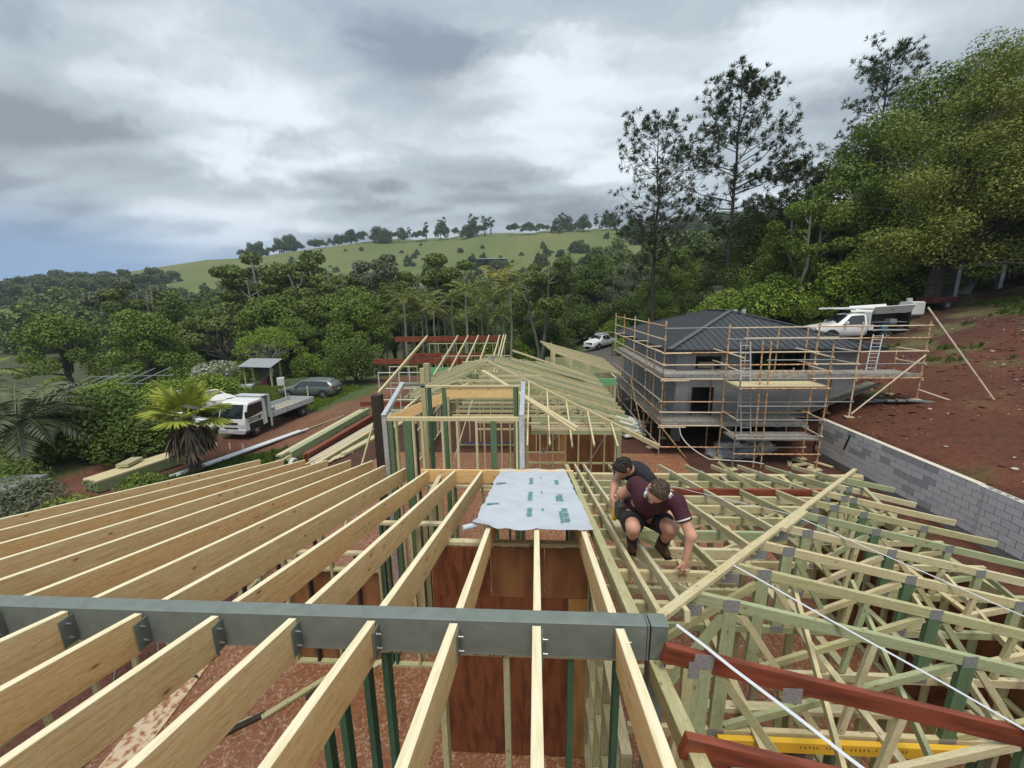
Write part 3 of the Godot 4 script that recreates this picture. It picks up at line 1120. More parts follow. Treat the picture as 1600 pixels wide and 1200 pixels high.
	part(cl, "jaw", T2(Vector3(0.05, 0.05, 0.0), Vector3(0.02, 0.06, 0.22), 0.03, 0.03), mats["black_plastic"])
	var hs := thing("trestle_stand", "small folding metal trestle standing on the muddy floor", "trestle", Vector3(-7.55, gh(-7.55, -6.1), -6.1), 0.3)
	part(hs, "top_bar", BX(Vector3(0, 0.62, 0), Vector3(0.75, 0.06, 0.07)), mats["zinc"])
	for s in [-1, 1]:
		for q in [-1, 1]:
			part(hs, "leg", TB(Vector3(0.3 * s, 0.62, 0), Vector3(0.36 * s, 0.0, 0.25 * q), 0.014, 6), mats["bolt"])
	var mb := MB.new()
	mb.box(Vector3(-6.32, 0.006, -5.2), Vector3(0.50, 0.018, 3.4), 0.0, 0.14)
	solo("muddy_board", "muddy pale board lying flat on the floor below the leftmost near rafters", "board", mb, mats["muddy_board"])
	for i in 9:
		var c := Vector3(rr(-6.2, -0.5), 0.006, rr(-7.5, -1.0))
		solo("floor_scrap", "%s small scrap among the offcuts strewn over the muddy floor" % nth(i), "scrap", BX(c, Vector3(rr(0.12, 0.4), 0.02, rr(0.05, 0.10)), 0.0, rr(0, 3)), mats[["pine_pale", "lvl_edge", "form_ply_light", "white_dull"][i % 4]], "scraps on the floor")
	# rolled black hose beside the slab edge
	var pts := PackedVector3Array()
	for i in 22:
		var q := i / 21.0
		pts.append(Vector3(-6.9 + 0.35 * q + 0.10 * sin(q * 7.0), 0.03, -3.0 - 4.2 * q))
	var hm := MB.new()
	hm.rope(pts, 0.022, 6)
	solo("black_hose", "black hose running over the floor below the leftmost near rafters", "hose", hm, mats["black_plastic"])


# a row of small printed marks along the slope of the membrane
func print_row(o: Node3D, at: Vector3, size: float, count: int) -> void:
	var m := MB.new()
	var z := at.z
	for i in count:
		var w := rr(0.3, 0.6) * size
		for s in (2 if i % 3 else 3):
			var zz := z - s * w * 0.55
			m.bar(Vector3(at.x - size * rr(0.0, 0.12), p1(zz) + 0.030, zz), Vector3(at.x - size * rr(0.75, 1.0), p1(zz) + 0.030, zz - rr(-0.1, 0.1) * size), size * 0.13, 0.003, Vector3(0, 1, -T))
		if i % 2:
			m.bar(Vector3(at.x - size * 0.5, p1(z) + 0.030, z), Vector3(at.x - size * 0.5, p1(z - w) + 0.030, z - w), size * 0.12, 0.003, Vector3(0, 1, -T))
		z -= w + size * 0.34
	wpart(o, "printed_marks", m, mats["print_green"]).set_meta("kind", "stuff")


func membrane() -> void:
	# the grey roof membrane lying over four rafters, sagging a little between them
	var nx := 28
	var nz := 40
	var m := MB.new()
	var z0 := -4.46
	var z1 := -8.45
	var at := func(i: int, j: int) -> Vector3:
		var q := float(j) / nz
		var s := float(i) / nx
		var z := lerpf(z0, z1, q)
		var w0 := lerpf(-0.80, -0.80, q)
		var w1 := lerpf(0.69, 0.63, q)
		var x := lerpf(w0, w1, s)
		var near := absf(fposmod(x + 0.3, 0.6) - 0.3)
		var sag := 0.022 * (1.0 - pow(absf(near / 0.3 - 1.0), 2.0)) if x < 0.6 else 0.0
		var y := p1(z) + 0.024 - sag * 0.9
		y += 0.012 * gn.get_noise_2d(x * 40.0, z * 22.0)
		if j == 0:
			z += 0.05 * gn.get_noise_2d(x * 60.0, 3.0)
		if i == 0:
			x += 0.05 * gn.get_noise_2d(5.0, z * 30.0)
		if i == nx:
			x += 0.03 * gn.get_noise_2d(9.0, z * 40.0)
			y -= 0.01
		# the near left corner curls up
		var curl := maxf(0.0, 1.0 - (s * 5.0 + q * 9.0))
		y += 0.10 * curl
		return Vector3(x, y, z)
	var rows := []
	for j in nz + 1:
		var r := PackedVector3Array()
		for i in nx + 1:
			r.append(at.call(i, j))
		rows.append(r)
	m.loft(rows, false, false)
	# turn the skin over if its upper side faces down
	if m.n[m.n.size() / 2].y < 0:
		for i in m.n.size():
			m.n[i] = -m.n[i]
		for i in range(0, m.f.size(), 3):
			var k := m.f[i + 1]
			m.f[i + 1] = m.f[i + 2]
			m.f[i + 2] = k
	var o := solo("roof_membrane", "grey printed roofing membrane draped over the middle rafters", "membrane", m, mats["membrane"])
	mats["membrane"].cull_mode = BaseMaterial3D.CULL_DISABLED
	# its print, in columns along the length of the roll: too small and blurred to read
	for l in [[-0.06, -4.95, 0.085, 6], [-0.06, -5.75, 0.085, 8], [-0.06, -6.9, 0.085, 8], [0.44, -4.75, 0.10, 8], [0.35, -4.70, 0.045, 14], [0.42, -5.75, 0.09, 6], [0.34, -5.75, 0.04, 9], [0.42, -6.9, 0.09, 5], [0.10, -5.2, 0.03, 4], [0.10, -6.2, 0.03, 5], [0.10, -7.4, 0.03, 4]]:
		print_row(o, Vector3(l[0], 0, l[1]), l[2], l[3])
	for q in [-5.5, -6.9]:
		var s := MB.new()
		s.bar(Vector3(-0.74, p1(q) + 0.030, q), Vector3(-0.56, p1(q) + 0.030, q - 0.02), 0.07, 0.004, Vector3(0, 1, -T))
		wpart(o, "printed_label", s, mats["print_green"]).set_meta("kind", "stuff")
	var rl := MB.new()
	rl.tube(Vector3(-0.90, p1(-4.45) + 0.03, -4.42), Vector3(-0.74, p1(-4.5) + 0.035, -4.52), 0.034, 10)
	wpart(o, "rolled_corner", rl, mats["membrane"])


# ------------------------------------------------------------------ the hipped truss roof at right
func nail_plate(t: Node3D, at: Vector3, w: float, h: float, zoff: float, lean := 0.0) -> void:
	var m := MB.new()
	var up := Vector3(sin(lean), cos(lean), 0)
	m.bar(at - up * h / 2 + Vector3(0, 0, zoff), at + up * h / 2 + Vector3(0, 0, zoff), w, 0.0025, Vector3(0, 0, 1))
	wpart(t, "nail_plate", m, mats["plate_metal"])


func p2(x: float) -> float:   # the roof plane that falls to the right
	return 4.357 + T * 0.866 - T * x


func build_trusses() -> void:
	var tone := ["pine", "pine_green", "pine_olive", "pine_pale"]
	var y0 := 2.805   # middle of the bottom chords
	# trusses that run to the right, from the girder on the left to the eaves
	for k in range(0, 11):
		var z := -2.43 - 0.605 * k + (0.06 if k == 0 else 0.0)
		var xh := -z - 1.719
		var yf := p1(z) - 0.115
		var red := k == 0
		var words := "hip truss, %s beyond the red one, falling to the eaves beside the block wall" % nth(k - 1) if k else "truss with a red laminated top chord starting at the steel post head"
		var t := thing("hip_truss", words, "roof truss", Vector3(3.9, y0, z), 0.0, "green treated trusses of the hipped roof")
		var ma: String = "red_lvl" if red else tone[k % 4]
		var xs := maxf(xh, 0.82)
		var m := T1(Vector3(xs - 0.02 if not red else 0.87, p2(xs - 0.02 if not red else 0.87), z), Vector3(7.05 + rr(-0.1, 0.1), p2(7.05), z), 0.045, 0.13 if red else 0.10, 0.003)
		if red:
			var e := MB.new()
			e.beam(Vector3(0.87, p2(0.87) + 0.0025, z), Vector3(7.05, p2(7.05) + 0.0025, z), 0.043, 0.006)
			m.extra.append([e, mats["red_edge"]])
		wpart(t, "top_chord", m, mats[ma])
		if not red and xh > 1.3:
			wpart(t, "flat_top_chord", T1(Vector3(0.82, yf, z), Vector3(xh + 0.05, yf, z), 0.045, 0.12, 0.003), mats[tone[(k + 1) % 4]])
			nail_plate(t, Vector3(xh - 0.02, yf - 0.05, z), 0.17, 0.10, 0.0245)
		wpart(t, "bottom_chord", T1(Vector3(0.82, y0 + 0.045, z), Vector3(6.35, y0 + 0.045, z), 0.045, 0.09, 0.003), mats[tone[(k + 2) % 4]])
		# webs: broad green posts and slim diagonals
		var posts := [xs + 0.28, (xs + 6.2) * 0.5 - 0.2, (xs * 0.35 + 6.2 * 0.65) + 0.45]
		if k > 7:
			posts = [xs * 0.5 + 0.5, xs + 0.2]
		for i in posts.size():
			var x: float = posts[i]
			var yt := minf(p2(x), yf + 0.02 if x < xh else 99.0) - 0.08
			if yt - y0 < 0.22:
				continue
			wpart(t, "post_web", T2(Vector3(x, y0 + 0.03, z), Vector3(x + 0.02, yt + 0.045, z), 0.047, 0.115 if i < 2 else 0.09, Vector3.RIGHT), mats["pine_green" if i != 1 else "h3_green"])
			nail_plate(t, Vector3(x + 0.02, yt + 0.03, z), 0.11 if i else 0.13, 0.11, 0.0255, rr(-0.1, 0.1))
			nail_plate(t, Vector3(x, y0 + 0.02, z), 0.14, 0.075, 0.0255)
			if i + 1 < posts.size():
				var x2: float = posts[i + 1]
				wpart(t, "diagonal_web", T2(Vector3(x + 0.08, y0 + 0.06, z + 0.001), Vector3(x2 - 0.07, p2(x2) - 0.11, z + 0.001), 0.04, 0.068, Vector3.UP), mats[tone[(k + i) % 4]])
				wpart(t, "diagonal_web", T2(Vector3(lerpf(x, x2, 0.45), y0 + 0.06, z - 0.002), Vector3(x + 0.12, p2(x + 0.12) - 0.11, z - 0.002), 0.034, 0.055, Vector3.UP), mats[tone[(k + i + 2) % 4]])
				wpart(t, "diagonal_web", T2(Vector3(lerpf(x, x2, 0.55), y0 + 0.06, z + 0.003), Vector3(lerpf(x, x2, 0.62), p2(lerpf(x, x2, 0.62)) - 0.10, z + 0.003), 0.034, 0.055, Vector3.RIGHT), mats[tone[(k + i + 3) % 4]])
		if xh > 2.2:   # webs under the flat part
			var n := int((xh - 0.8) / 1.0)
			for i in n:
				var xa := 0.9 + (xh - 0.9) * i / n
				var xb := 0.9 + (xh - 0.9) * (i + 1) / n
				wpart(t, "diagonal_web", T2(Vector3(xa + 0.05, (y0 + 0.05 if i % 2 else yf - 0.09), z), Vector3(xb - 0.03, (yf - 0.09 if i % 2 else y0 + 0.05), z), 0.04, 0.07), mats[tone[(k + i + 1) % 4]])
		else:
			wpart(t, "diagonal_web", T2(Vector3(0.9, y0 + 0.07, z), Vector3(xs + 0.26, p2(xs + 0.3) - 0.16, z), 0.04, 0.07), mats[tone[k % 4]])
		if red:
			nail_plate(t, Vector3(1.06, p2(1.06) - 0.13, z), 0.075, 0.13, 0.0245)
			nail_plate(t, Vector3(1.72, p2(1.72) - 0.15, z), 0.13, 0.12, 0.0245)
			wpart(t, "end_post", T2(Vector3(1.06, y0, z), Vector3(1.06, p2(1.06) - 0.11, z), 0.045, 0.14, Vector3.RIGHT), mats["pine_olive"])
	# the second, shorter red chord, in front of it
	var tr := thing("red_truss", "nearer of the two red-topped trusses, its left end cut square", "roof truss", Vector3(2.6, y0, -1.77))
	var mr := T1(Vector3(0.79, p2(0.79), -1.77), Vector3(7.05, p2(7.05), -1.77), 0.045, 0.14, 0.003)
	var er := MB.new()
	er.beam(Vector3(0.79, p2(0.79) + 0.0025, -1.77), Vector3(7.05, p2(7.05) + 0.0025, -1.77), 0.043, 0.006)
	mr.extra.append([er, mats["red_edge"]])
	wpart(tr, "top_chord", mr, mats["red_lvl"])
	wpart(tr, "bottom_chord", T1(Vector3(0.9, y0 + 0.045, -1.77), Vector3(6.35, y0 + 0.045, -1.77), 0.045, 0.09), mats["pine_green"])
	for x in [1.08, 1.62, 2.9, 4.3]:
		wpart(tr, "post_web", T2(Vector3(x, y0, -1.77), Vector3(x, p2(x) - 0.1, -1.77), 0.045, 0.14 if x < 2 else 0.11, Vector3.RIGHT), mats["pine_olive"])
		nail_plate(tr, Vector3(x, p2(x) - 0.15, -1.77), 0.11, 0.10, 0.0245)
	for q in [[1.12, 1.58, 0.0], [1.7, 2.85, 1.0], [2.95, 4.25, 1.0]]:
		wpart(tr, "diagonal_web", T2(Vector3(q[0], y0 + 0.06, -1.772), Vector3(q[1], p2(q[1]) - 0.14, -1.772), 0.04, 0.07), mats["pine"])
	# the hip board, lying on top of the chords
	var a := Vector3(0.90, p1(-2.60) + 0.035, -2.60)
	var b := Vector3(6.98, p1(-8.70) + 0.035, -8.70)
	solo("hip_board", "long diagonal board along the hip, from the post head up to the block wall", "timber", T1(a, b, 0.070, 0.045, 0.003), mats["pine_pale"])
	solo("hip_splice", "short board nailed beside the long diagonal hip board where it is spliced", "timber", T1(Vector3(3.0, p1(-4.62) + 0.03, -4.62), Vector3(3.75, p1(-5.37) + 0.03, -5.37), 0.05, 0.045), mats["pine_pale"])
	# rafters that run down the far slope, with the webs of their half trusses
	var jx := [0.93, 1.14, 1.74, 2.34, 2.94, 3.55, 4.16, 4.77, 5.39, 6.0]
	for i in jx.size():
		var x: float = jx[i]
		var zh := -(x + 1.719)
		var words := "%s jack truss from the left on the far slope beyond the hip board" % nth(i)
		var t := thing("jack_truss", words, "roof truss", Vector3(x, 2.76, -9.0), 0.0, "jack trusses of the far slope")
		var zs := zh if i > 1 else -2.72
		wpart(t, "top_chord", T1(Vector3(x, p1(zs), zs), Vector3(x, p1(-9.25), -9.25 + rr(-0.03, 0.03)), 0.043, 0.09, 0.003), mats[["pine_pale", "pine", "pine_olive"][i % 3]])
		var L := -zs - 8.4
		wpart(t, "bottom_chord", T1(Vector3(x, y0 + 0.047, -8.5), Vector3(x, y0 + 0.047, minf(zs + 0.4, -7.4) + 1.2), 0.04, 0.085), mats["pine_green"])
		if i > 0:
			var zm := -7.2
			wpart(t, "web", T2(Vector3(x + 0.002, y0 + 0.05, -8.3), Vector3(x + 0.002, p1(zm) - 0.07, zm), 0.038, 0.065, Vector3.RIGHT), mats[["pine_grey", "pine_green"][i % 2]])
			wpart(t, "web", T2(Vector3(x + 0.002, y0 + 0.05, -6.2), Vector3(x + 0.002, p1(zm) - 0.07, zm - 0.02), 0.038, 0.065, Vector3.RIGHT), mats[["pine", "pine_grey"][i % 2]])
		var br := MB.new()
		br.bar(Vector3(x - 0.035, 2.94, -8.37), Vector3(x + 0.035, 2.94, -8.37), 0.05, 0.07)
		wpart(t, "galvanised_bracket", br, mats["galv"])
	# ties and braces that run across the trusses
	for q in [[1.9, 2.87, -2.4, 2.3, 2.87, -8.4], [3.0, 2.87, -1.8, 3.1, 2.87, -8.4], [4.1, 2.87, -1.8, 4.0, 2.87, -8.4], [5.2, 2.87, -1.8, 5.25, 2.87, -8.4]]:
		solo("ceiling_tie", "%s tie from the left, laid over the bottom chords under the trusses" % nth([1.9, 3.0, 4.1, 5.2].find(q[0])), "timber", T1(Vector3(q[0], q[1], q[2]), Vector3(q[3], q[4], q[5]), 0.07, 0.035), mats[["pine_pale", "pine", "pine_grey", "pine_pale"][[1.9, 3.0, 4.1, 5.2].find(q[0])]], "ties under the trusses")
	for i in 5:
		var x := 2.1 + 0.85 * i
		var z := -1.85 - 0.35 * i
		solo("cross_brace", "%s slanting brace from the left, nailed below the chords of the falling slope" % nth(i), "timber", T1(Vector3(x, 2.95, z), Vector3(x + 0.5, p2(x + 0.5) - 0.14, z - 1.9), 0.035, 0.07), mats[["pine_pale", "pine_green", "pine"][i % 3]], "braces under the falling slope")
	# scrap blocks between the double timbers
	solo("timber_packer", "short pale block nailed between the double timbers beside the crouching worker", "timber", T1(Vector3(1.02, p1(-5.1) + 0.01, -5.1), Vector3(1.02, p1(-4.6) + 0.01, -4.6), 0.09, 0.13), mats["pine_pale"])
	# plates the trusses stand on
	solo("wall_plate", "pale wall plate under the tails of the far slope, behind the workers", "timber", T1(Vector3(0.8, 2.87, -8.45), Vector3(6.95, 2.87, -8.45), 0.09, 0.09), mats["pine_pale"])
	solo("eaves_plate", "wall plate under the truss tails along the block wall side", "timber", T1(Vector3(6.2, 2.755, -8.4), Vector3(6.2, 2.755, 0.5), 0.09, 0.09), mats["pine_olive"])
	# red beam across the hole in the ceiling
	var rb := T1(Vector3(1.9, 3.36, -6.75), Vector3(5.05, 3.36, -6.75), 0.06, 0.20)
	solo("red_beam", "dark red laminated beam lying across under the far slope timbers", "beam", rb, mats["red_lvl"])
	# yellow timber in the bottom chords
	var yl := thing("yellow_timber", "bright yellow printed timber set among the bottom chords under the red trusses", "timber", Vector3(2.6, 2.66, -3.03))
	wpart(yl, "board", T1(Vector3(1.60, 2.83, -2.97), Vector3(3.75, 2.83, -2.97), 0.048, 0.115, 0.003), mats["yellow_timber"])
	var ym := MB.new()
	for q in 26:
		if q % 6 != 5:
			ym.bar(Vector3(2.3 + 0.035 * q, 2.80, -2.9448), Vector3(2.3 + 0.035 * q + rr(-0.01, 0.01), 2.80 - rr(0.02, 0.035), -2.9448), 0.008, 0.001, Vector3(0, 0, 1))
	wpart(yl, "printed_lettering", ym, mats["print_ink"]).set_meta("kind", "stuff")
	# metal straps laid over the chords
	var straps := [[Vector3(0.99, p2(0.99) + 0.05, -2.52), Vector3(2.6, p2(2.6) + 0.03, -0.9), 0.030, "strap from the post head across both red trusses, nearest the viewer"], [Vector3(1.84, p2(1.84) + 0.03, -3.56), Vector3(5.2, p2(5.2) + 0.02, -0.6), 0.026, "strap from the middle of the hip board over the red truss's lower end"], [Vector3(3.44, p2(3.44) + 0.03, -5.16), Vector3(6.9, p2(6.9) + 0.02, -2.3), 0.026, "strap running from the hip splice toward the block wall eaves"], [Vector3(3.44, p1(-5.16) + 0.03, -5.16), Vector3(1.75, p1(-7.9) + 0.02, -7.9), 0.018, "thin strap over the far slope, from the hip splice toward the workers"]]
	for s in straps:
		var m := MB.new()
		var A: Vector3 = s[0]
		var B: Vector3 = s[1]
		var up := Vector3(T, 1, 0) if s[2] > 0.02 else Vector3(0, 1, -T)
		for i in 12:
			var q0 := i / 12.0
			var q1 := (i + 1) / 12.0
			m.bar(A.lerp(B, q0) + Vector3(0, 0.004 * sin(i * 2.1), 0), A.lerp(B, q1) + Vector3(0, 0.004 * sin((i + 1) * 2.1), 0), s[2], 0.003, up)
		solo("metal_strap", "pale metal " + s[3], "strap", m, mats["strap_white"], "bracing straps over the trusses")
	# walls of the rooms under the trusses, ply on the far and right sides
	var w := stud_wall("stud wall under the far wall plate, behind the workers", Vector3(0.9, 0, -8.45), Vector3(6.2, 0, -8.45), 2.775, every(5.3, 0.6), ["pine_olive", "pine_green"], [1.35])
	var w2 := stud_wall("stud wall with brown ply behind it along the block wall side", Vector3(6.2, 0, -8.4), Vector3(6.2, 0, 0.5), 2.66, every(8.9, 0.45), ["pine_olive", "pine_green"], [1.35])
	for i in 8:
		var m := MB.new()
		m.off = rr(0, 9)
		m.box(Vector3(6.262, 0.05, -7.8 + 1.13 * i), Vector3(0.016, 2.5, 1.12))
		wpart(w2, "ply_sheet", m, mats["form_ply" if i % 3 else "form_ply_mid"])
	stud_wall("inner stud wall of dark studs standing in the middle under the trusses", Vector3(1.1, 0, -3.35), Vector3(4.4, 0, -3.35), 2.74, every(3.3, 0.45), ["pine_olive", "h3_green", "pine_grey"], [1.35])
	stud_wall("inner stud wall running away under the trusses near the workers", Vector3(3.3, 0, -3.5), Vector3(3.3, 0, -8.3), 2.74, every(4.8, 0.6), ["pine_olive", "pine_grey"], [1.35])
	solo("beam_post", "rough dark post standing among the trusses below the hip board", "post", BX(Vector3(2.32, 0.003, -3.05), Vector3(0.12, 2.74, 0.12), 0.01), mats["bark"])
	# pipes and timber lying on the ground by the block wall
	for i in 3:
		var x := 9.7 + 0.22 * i
		solo("white_pipe", "%s white pipe from the house, lying along the foot of the block wall" % nth(i), "pipe", TB(Vector3(x, 0.0, -8.8 + 0.5 * i), Vector3(x + 0.1, 0.0, -1.5), 0.05, 8), mats["pvc"], "white pipes along the block wall")
	solo("marker_stake", "orange tipped stake lying by the pipes at the foot of the block wall", "stake", T2(Vector3(9.3, 0.25, -9.6), Vector3(9.6, 0.25, -8.8), 0.07, 0.04), mats["orange_mark"])


# ------------------------------------------------------------------ the raised steel and timber portal
func build_tower() -> void:
	var zf := -8.36
	var zb := -9.66
	var yf := 4.17
	var yb := 4.62
	var t := thing("portal_frame", "raised portal frame of grey steel and green timber posts in the middle of the site", "frame", Vector3(-1.8, 0, (zf + zb) / 2))
	var st := "galv"
	for q in [[-3.33, zf, yf], [-0.31, zf, yf]]:
		var p := wpart(t, "steel_post", T2(Vector3(q[0], 0.003, q[1]), Vector3(q[0], q[2], q[1]), 0.10, 0.10, Vector3.RIGHT), mats[st])
	wpart(t, "steel_rake", T2(Vector3(-3.33, yf + 0.045, zf + 0.05), Vector3(-3.33, yb + 0.045, zb - 0.05), 0.10, 0.09), mats[st])
	wpart(t, "steel_rake", T2(Vector3(-0.31, yf + 0.045, zf + 0.05), Vector3(-0.31, yb + 0.045, zb - 0.05), 0.10, 0.09), mats[st])
	wpart(t, "front_plate", T2(Vector3(-3.27, yf - 0.02, zf), Vector3(-0.37, yf - 0.02, zf), 0.09, 0.08), mats["pine_pale"])
	wpart(t, "rear_plate", T2(Vector3(-3.27, yb - 0.02, zb), Vector3(-0.37, yb - 0.02, zb), 0.09, 0.045), mats["pine_pale"])
	wpart(t, "header_beam", T1(Vector3(-2.25, yb - 0.05, zb - 0.01), Vector3(-0.55, yb - 0.05, zb - 0.01), 0.06, 0.26), mats["lvl_warm"])
	wpart(t, "steel_back_plate", T2(Vector3(-3.33, yb + 0.03, zb), Vector3(-2.75, yb + 0.03, zb), 0.1, 0.06), mats["steel_paint"])
	# posts: x, z, width, material, top
	var ps := [[-3.20, zf, 0.09, "h3_green", yf], [-3.08, zf, 0.045, "pine_olive", yf], [-2.83, zf, 0.17, "h3_green", yf], [-2.70, zf, 0.045, "pine", yf], [-0.93, zf, 0.13, "h3_green", yf], [-0.42, zf, 0.045, "pine_pale", yf],
		[-2.80, zb, 0.11, "pine_olive", yb + 0.5], [-2.66, zb, 0.09, "h3_teal", yb], [-2.28, zb, 0.10, "h3_green", yb], [-2.19, zb, 0.045, "pine_olive", yb - 0.2], [-0.50, zb, 0.12, "h3_green", yb], [-0.44, zb, 0.045, "pine_olive", yb]]
	for q in ps:
		wpart(t, "timber_post", T2(Vector3(q[0], 0.004, q[1]), Vector3(q[0], q[4] - 0.062, q[1]), 0.09, q[2], Vector3.RIGHT), mats[q[3]])
	for q in [[-2.5, zf], [-2.05, zf], [-1.72, zf], [-1.3, zf]]:
		wpart(t, "stud", T2(Vector3(q[0], 2.9, q[1]), Vector3(q[0], yf - 0.062, q[1]), 0.09, 0.045, Vector3.RIGHT), mats["pine"])
	solo("pale_strap", "bent pale strap hanging from the main roof behind the portal frame", "strap", T2(Vector3(-1.93, 3.05, -8.9), Vector3(-1.52, 4.35, -9.3), 0.035, 0.004), mats["pine_pale"])
	solo("old_post", "square dark timber post standing left of the portal frame", "post", BX(Vector3(-4.55, gh(-4.55, -11.0), -11.0), Vector3(0.26, 4.2, 0.26), 0.01), mats["dark_timber"])
	solo("dark_post", "dark timber post inside the portal frame's left bay", "post", BX(Vector3(-2.98, 0.004, -9.2), Vector3(0.16, 3.75, 0.16), 0.01), mats["dark_timber"])
	solo("leaning_prop", "thin pale prop leaning against the lumber left of the portal frame", "timber", T2(Vector3(-5.6, gh(-5.6, -10.0), -10.0), Vector3(-4.9, 3.1, -11.4), 0.07, 0.045, Vector3.RIGHT), mats["pine_pale"])
	solo("leaning_board", "wide orange tinted board resting on the main roof, left of the portal frame", "board", T1(Vector3(-4.55, 3.3, -11.2), Vector3(-2.1, 4.18, -12.2), 0.045, 0.29), mats["lvl_warm"])


# ------------------------------------------------------------------ the long hipped roof behind it
const ME := 0.30   # slope of its right side
const ML := 0.41   # slope of its left side

func build_main_roof() -> void:
	var tone := ["pine_olive", "pine_green", "pine", "pine_green", "pine_pale"]
	var ye := 2.76
	var xr := 3.13
	var ridge_x := -1.9
	var ridge_y := ye + ME * (xr - ridge_x)
	var zc := -10.94
	var n := 0
	for k in range(0, 19):
		var z := -11.55 - 0.6 * k
		var back := k >= 11
		var cut: float = ye + ME * ((zc - z) if not back else (z + 23.1))     # height of the hip at this place
		var full := cut >= ridge_y
		var words := "%s roof truss of the long hipped roof behind the portal frame, counted from the front" % nth(k)
		var t := thing("main_truss", words, "roof truss", Vector3(-0.5, ye, z), 0.0, "trusses of the long hipped roof")
		var xr2 := xr - (cut - ye) / ME
		var a: String = tone[k % 5]
		var b: String = tone[(k + 2) % 5]
		var tail := xr + 0.0
		if full:
			wpart(t, "top_chord", T1(Vector3(ridge_x - 0.01, ridge_y, z), Vector3(tail, ye, z), 0.042, 0.09), mats[a])
			wpart(t, "top_chord", T1(Vector3(-5.6, ridge_y - ML * (ridge_x + 5.6), z), Vector3(ridge_x + 0.01, ridge_y, z), 0.042, 0.09), mats[b])
			wpart(t, "king_post", T2(Vector3(ridge_x, ye + 0.02, z), Vector3(ridge_x, ridge_y - 0.07, z), 0.04, 0.07, Vector3.RIGHT), mats["pine_pale"])
			nail_plate(t, Vector3(ridge_x, ridge_y - 0.08, z), 0.22, 0.13, 0.023)
		else:
			var yl := cut
			wpart(t, "top_chord", T1(Vector3(xr2, cut, z), Vector3(tail, ye, z), 0.042, 0.09), mats[a])
			var xl := ridge_x - (ridge_y - yl) / ML
			if back:
				wpart(t, "top_chord", T1(Vector3(-5.6, ridge_y - ML * (ridge_x + 5.6), z), Vector3(xl, yl, z), 0.042, 0.09), mats[b])
			elif k > 4:
				wpart(t, "top_chord", T1(Vector3(-5.6 + 0.25 * (9 - k), ridge_y - ML * (ridge_x + 5.6 - 0.25 * (9 - k)), z), Vector3(xl, yl, z), 0.042, 0.09), mats[b])
			wpart(t, "flat_top_chord", T1(Vector3(-0.15 if k < 3 else maxf(xl, -2.9 if not back else -9.0), cut - 0.03, z), Vector3(xr2 + 0.04, cut - 0.03, z), 0.042, 0.09), mats[b])
		var x0 := -5.4 if full else (-0.15 if k < 3 else -2.9)
		wpart(t, "bottom_chord", T1(Vector3(x0, ye + 0.05, z), Vector3(2.7, ye + 0.05, z), 0.042, 0.09), mats[tone[(k + 1) % 5]])
		var spans := [[0.0, 0.7], [0.7, 1.5], [1.5, 2.3]]
		for i in 3:
			var xa: float = spans[i][0]
			var xb: float = spans[i][1]
			var ya := minf(ye + ME * (xr - xa), cut) - 0.07
			var yb := minf(ye + ME * (xr - xb), cut) - 0.07
			if minf(ya, yb) < ye + 0.25:
				continue
			wpart(t, "web", T2(Vector3(xa, ye + 0.05, z + 0.001), Vector3(xb, yb, z + 0.001), 0.036, 0.065), mats[tone[(k + i) % 5]])
			wpart(t, "web", T2(Vector3(xb + 0.02, ye + 0.05, z), Vector3(xb + 0.02, yb, z), 0.036, 0.065, Vector3.RIGHT), mats[tone[(k + i + 3) % 5]])
		if full:
			wpart(t, "web", T2(Vector3(-1.9, ye + 0.05, z), Vector3(-3.6, ridge_y - ML * 1.7 - 0.07, z), 0.036, 0.065), mats["pine_olive"])
			wpart(t, "web", T2(Vector3(-1.8, ye + 0.05, z), Vector3(0.1, ye + ME * 3.0 - 0.07, z), 0.036, 0.065), mats["pine_green"])
		n += 1
	# hip rafter and the jacks that stand out over the front wall
	solo("hip_rafter", "hip rafter at the right front corner of the long hipped roof", "timber", T1(Vector3(xr + 0.25, ye - 0.05, zc + 0.25), Vector3(ridge_x, ridge_y + 0.03, zc - (xr - ridge_x)), 0.05, 0.13), mats["pine_pale"])
	var jx := [-0.25, 0.38, 1.0, 1.62, 2.25]
	for i in jx.size():
		var x: float = jx[i]
		var zh := zc - (xr - x)
		solo("jack_rafter", "%s jack rafter from the portal frame, hanging out over the front wall" % nth(i), "rafter", T1(Vector3(x, ye + ME * (zc - zh), zh), Vector3(x, ye - ME * 0.25, zc + 0.25 - 0.1 * (i % 2)), 0.045, 0.09), mats["pine_pale"], "jack rafters over the front wall")
	# front wall with ply behind it
	var w := stud_wall("front wall of the long hipped roof, open studs at left and ply at right", Vector3(-0.3, 0, -12.65), Vector3(2.6, 0, -12.65), 2.74, every(2.9, 0.42), ["pine_olive", "pine", "pine_grey"], [1.35])
	for i in 2:
		var m := MB.new()
		m.off = rr(0, 9)
		m.box(Vector3(1.42 + i * 0.90, 0.05, -13.2), Vector3(0.89, 2.7, 0.016))
		wpart(w, "ply_sheet", m, mats["form_ply_mid"])
	for s in [[0.1, 1.6, 0.9, 2.6], [0.9, 0.2, 0.2, 1.9], [2.4, 2.6, 1.3, 0.6]]:
		wpart(w, "metal_brace", T2(Vector3(s[0], s[1], -12.6), Vector3(s[2], s[3], -12.6), 0.03, 0.003, Vector3(0, 0, 1)), mats["zinc"])
	solo("corner_post", "green timber corner post at the right end of that front wall", "post", BX(Vector3(2.68, 0.002, -12.62), Vector3(0.13, 2.75, 0.11)), mats["pine_green"])
	stud_wall("right side wall of the long hipped roof, facing the scaffolded house", Vector3(2.68, 0, -12.8), Vector3(2.68, 0, -23.0), 2.7, every(10.2, 0.6), ["pine_olive", "pine"], [1.35])
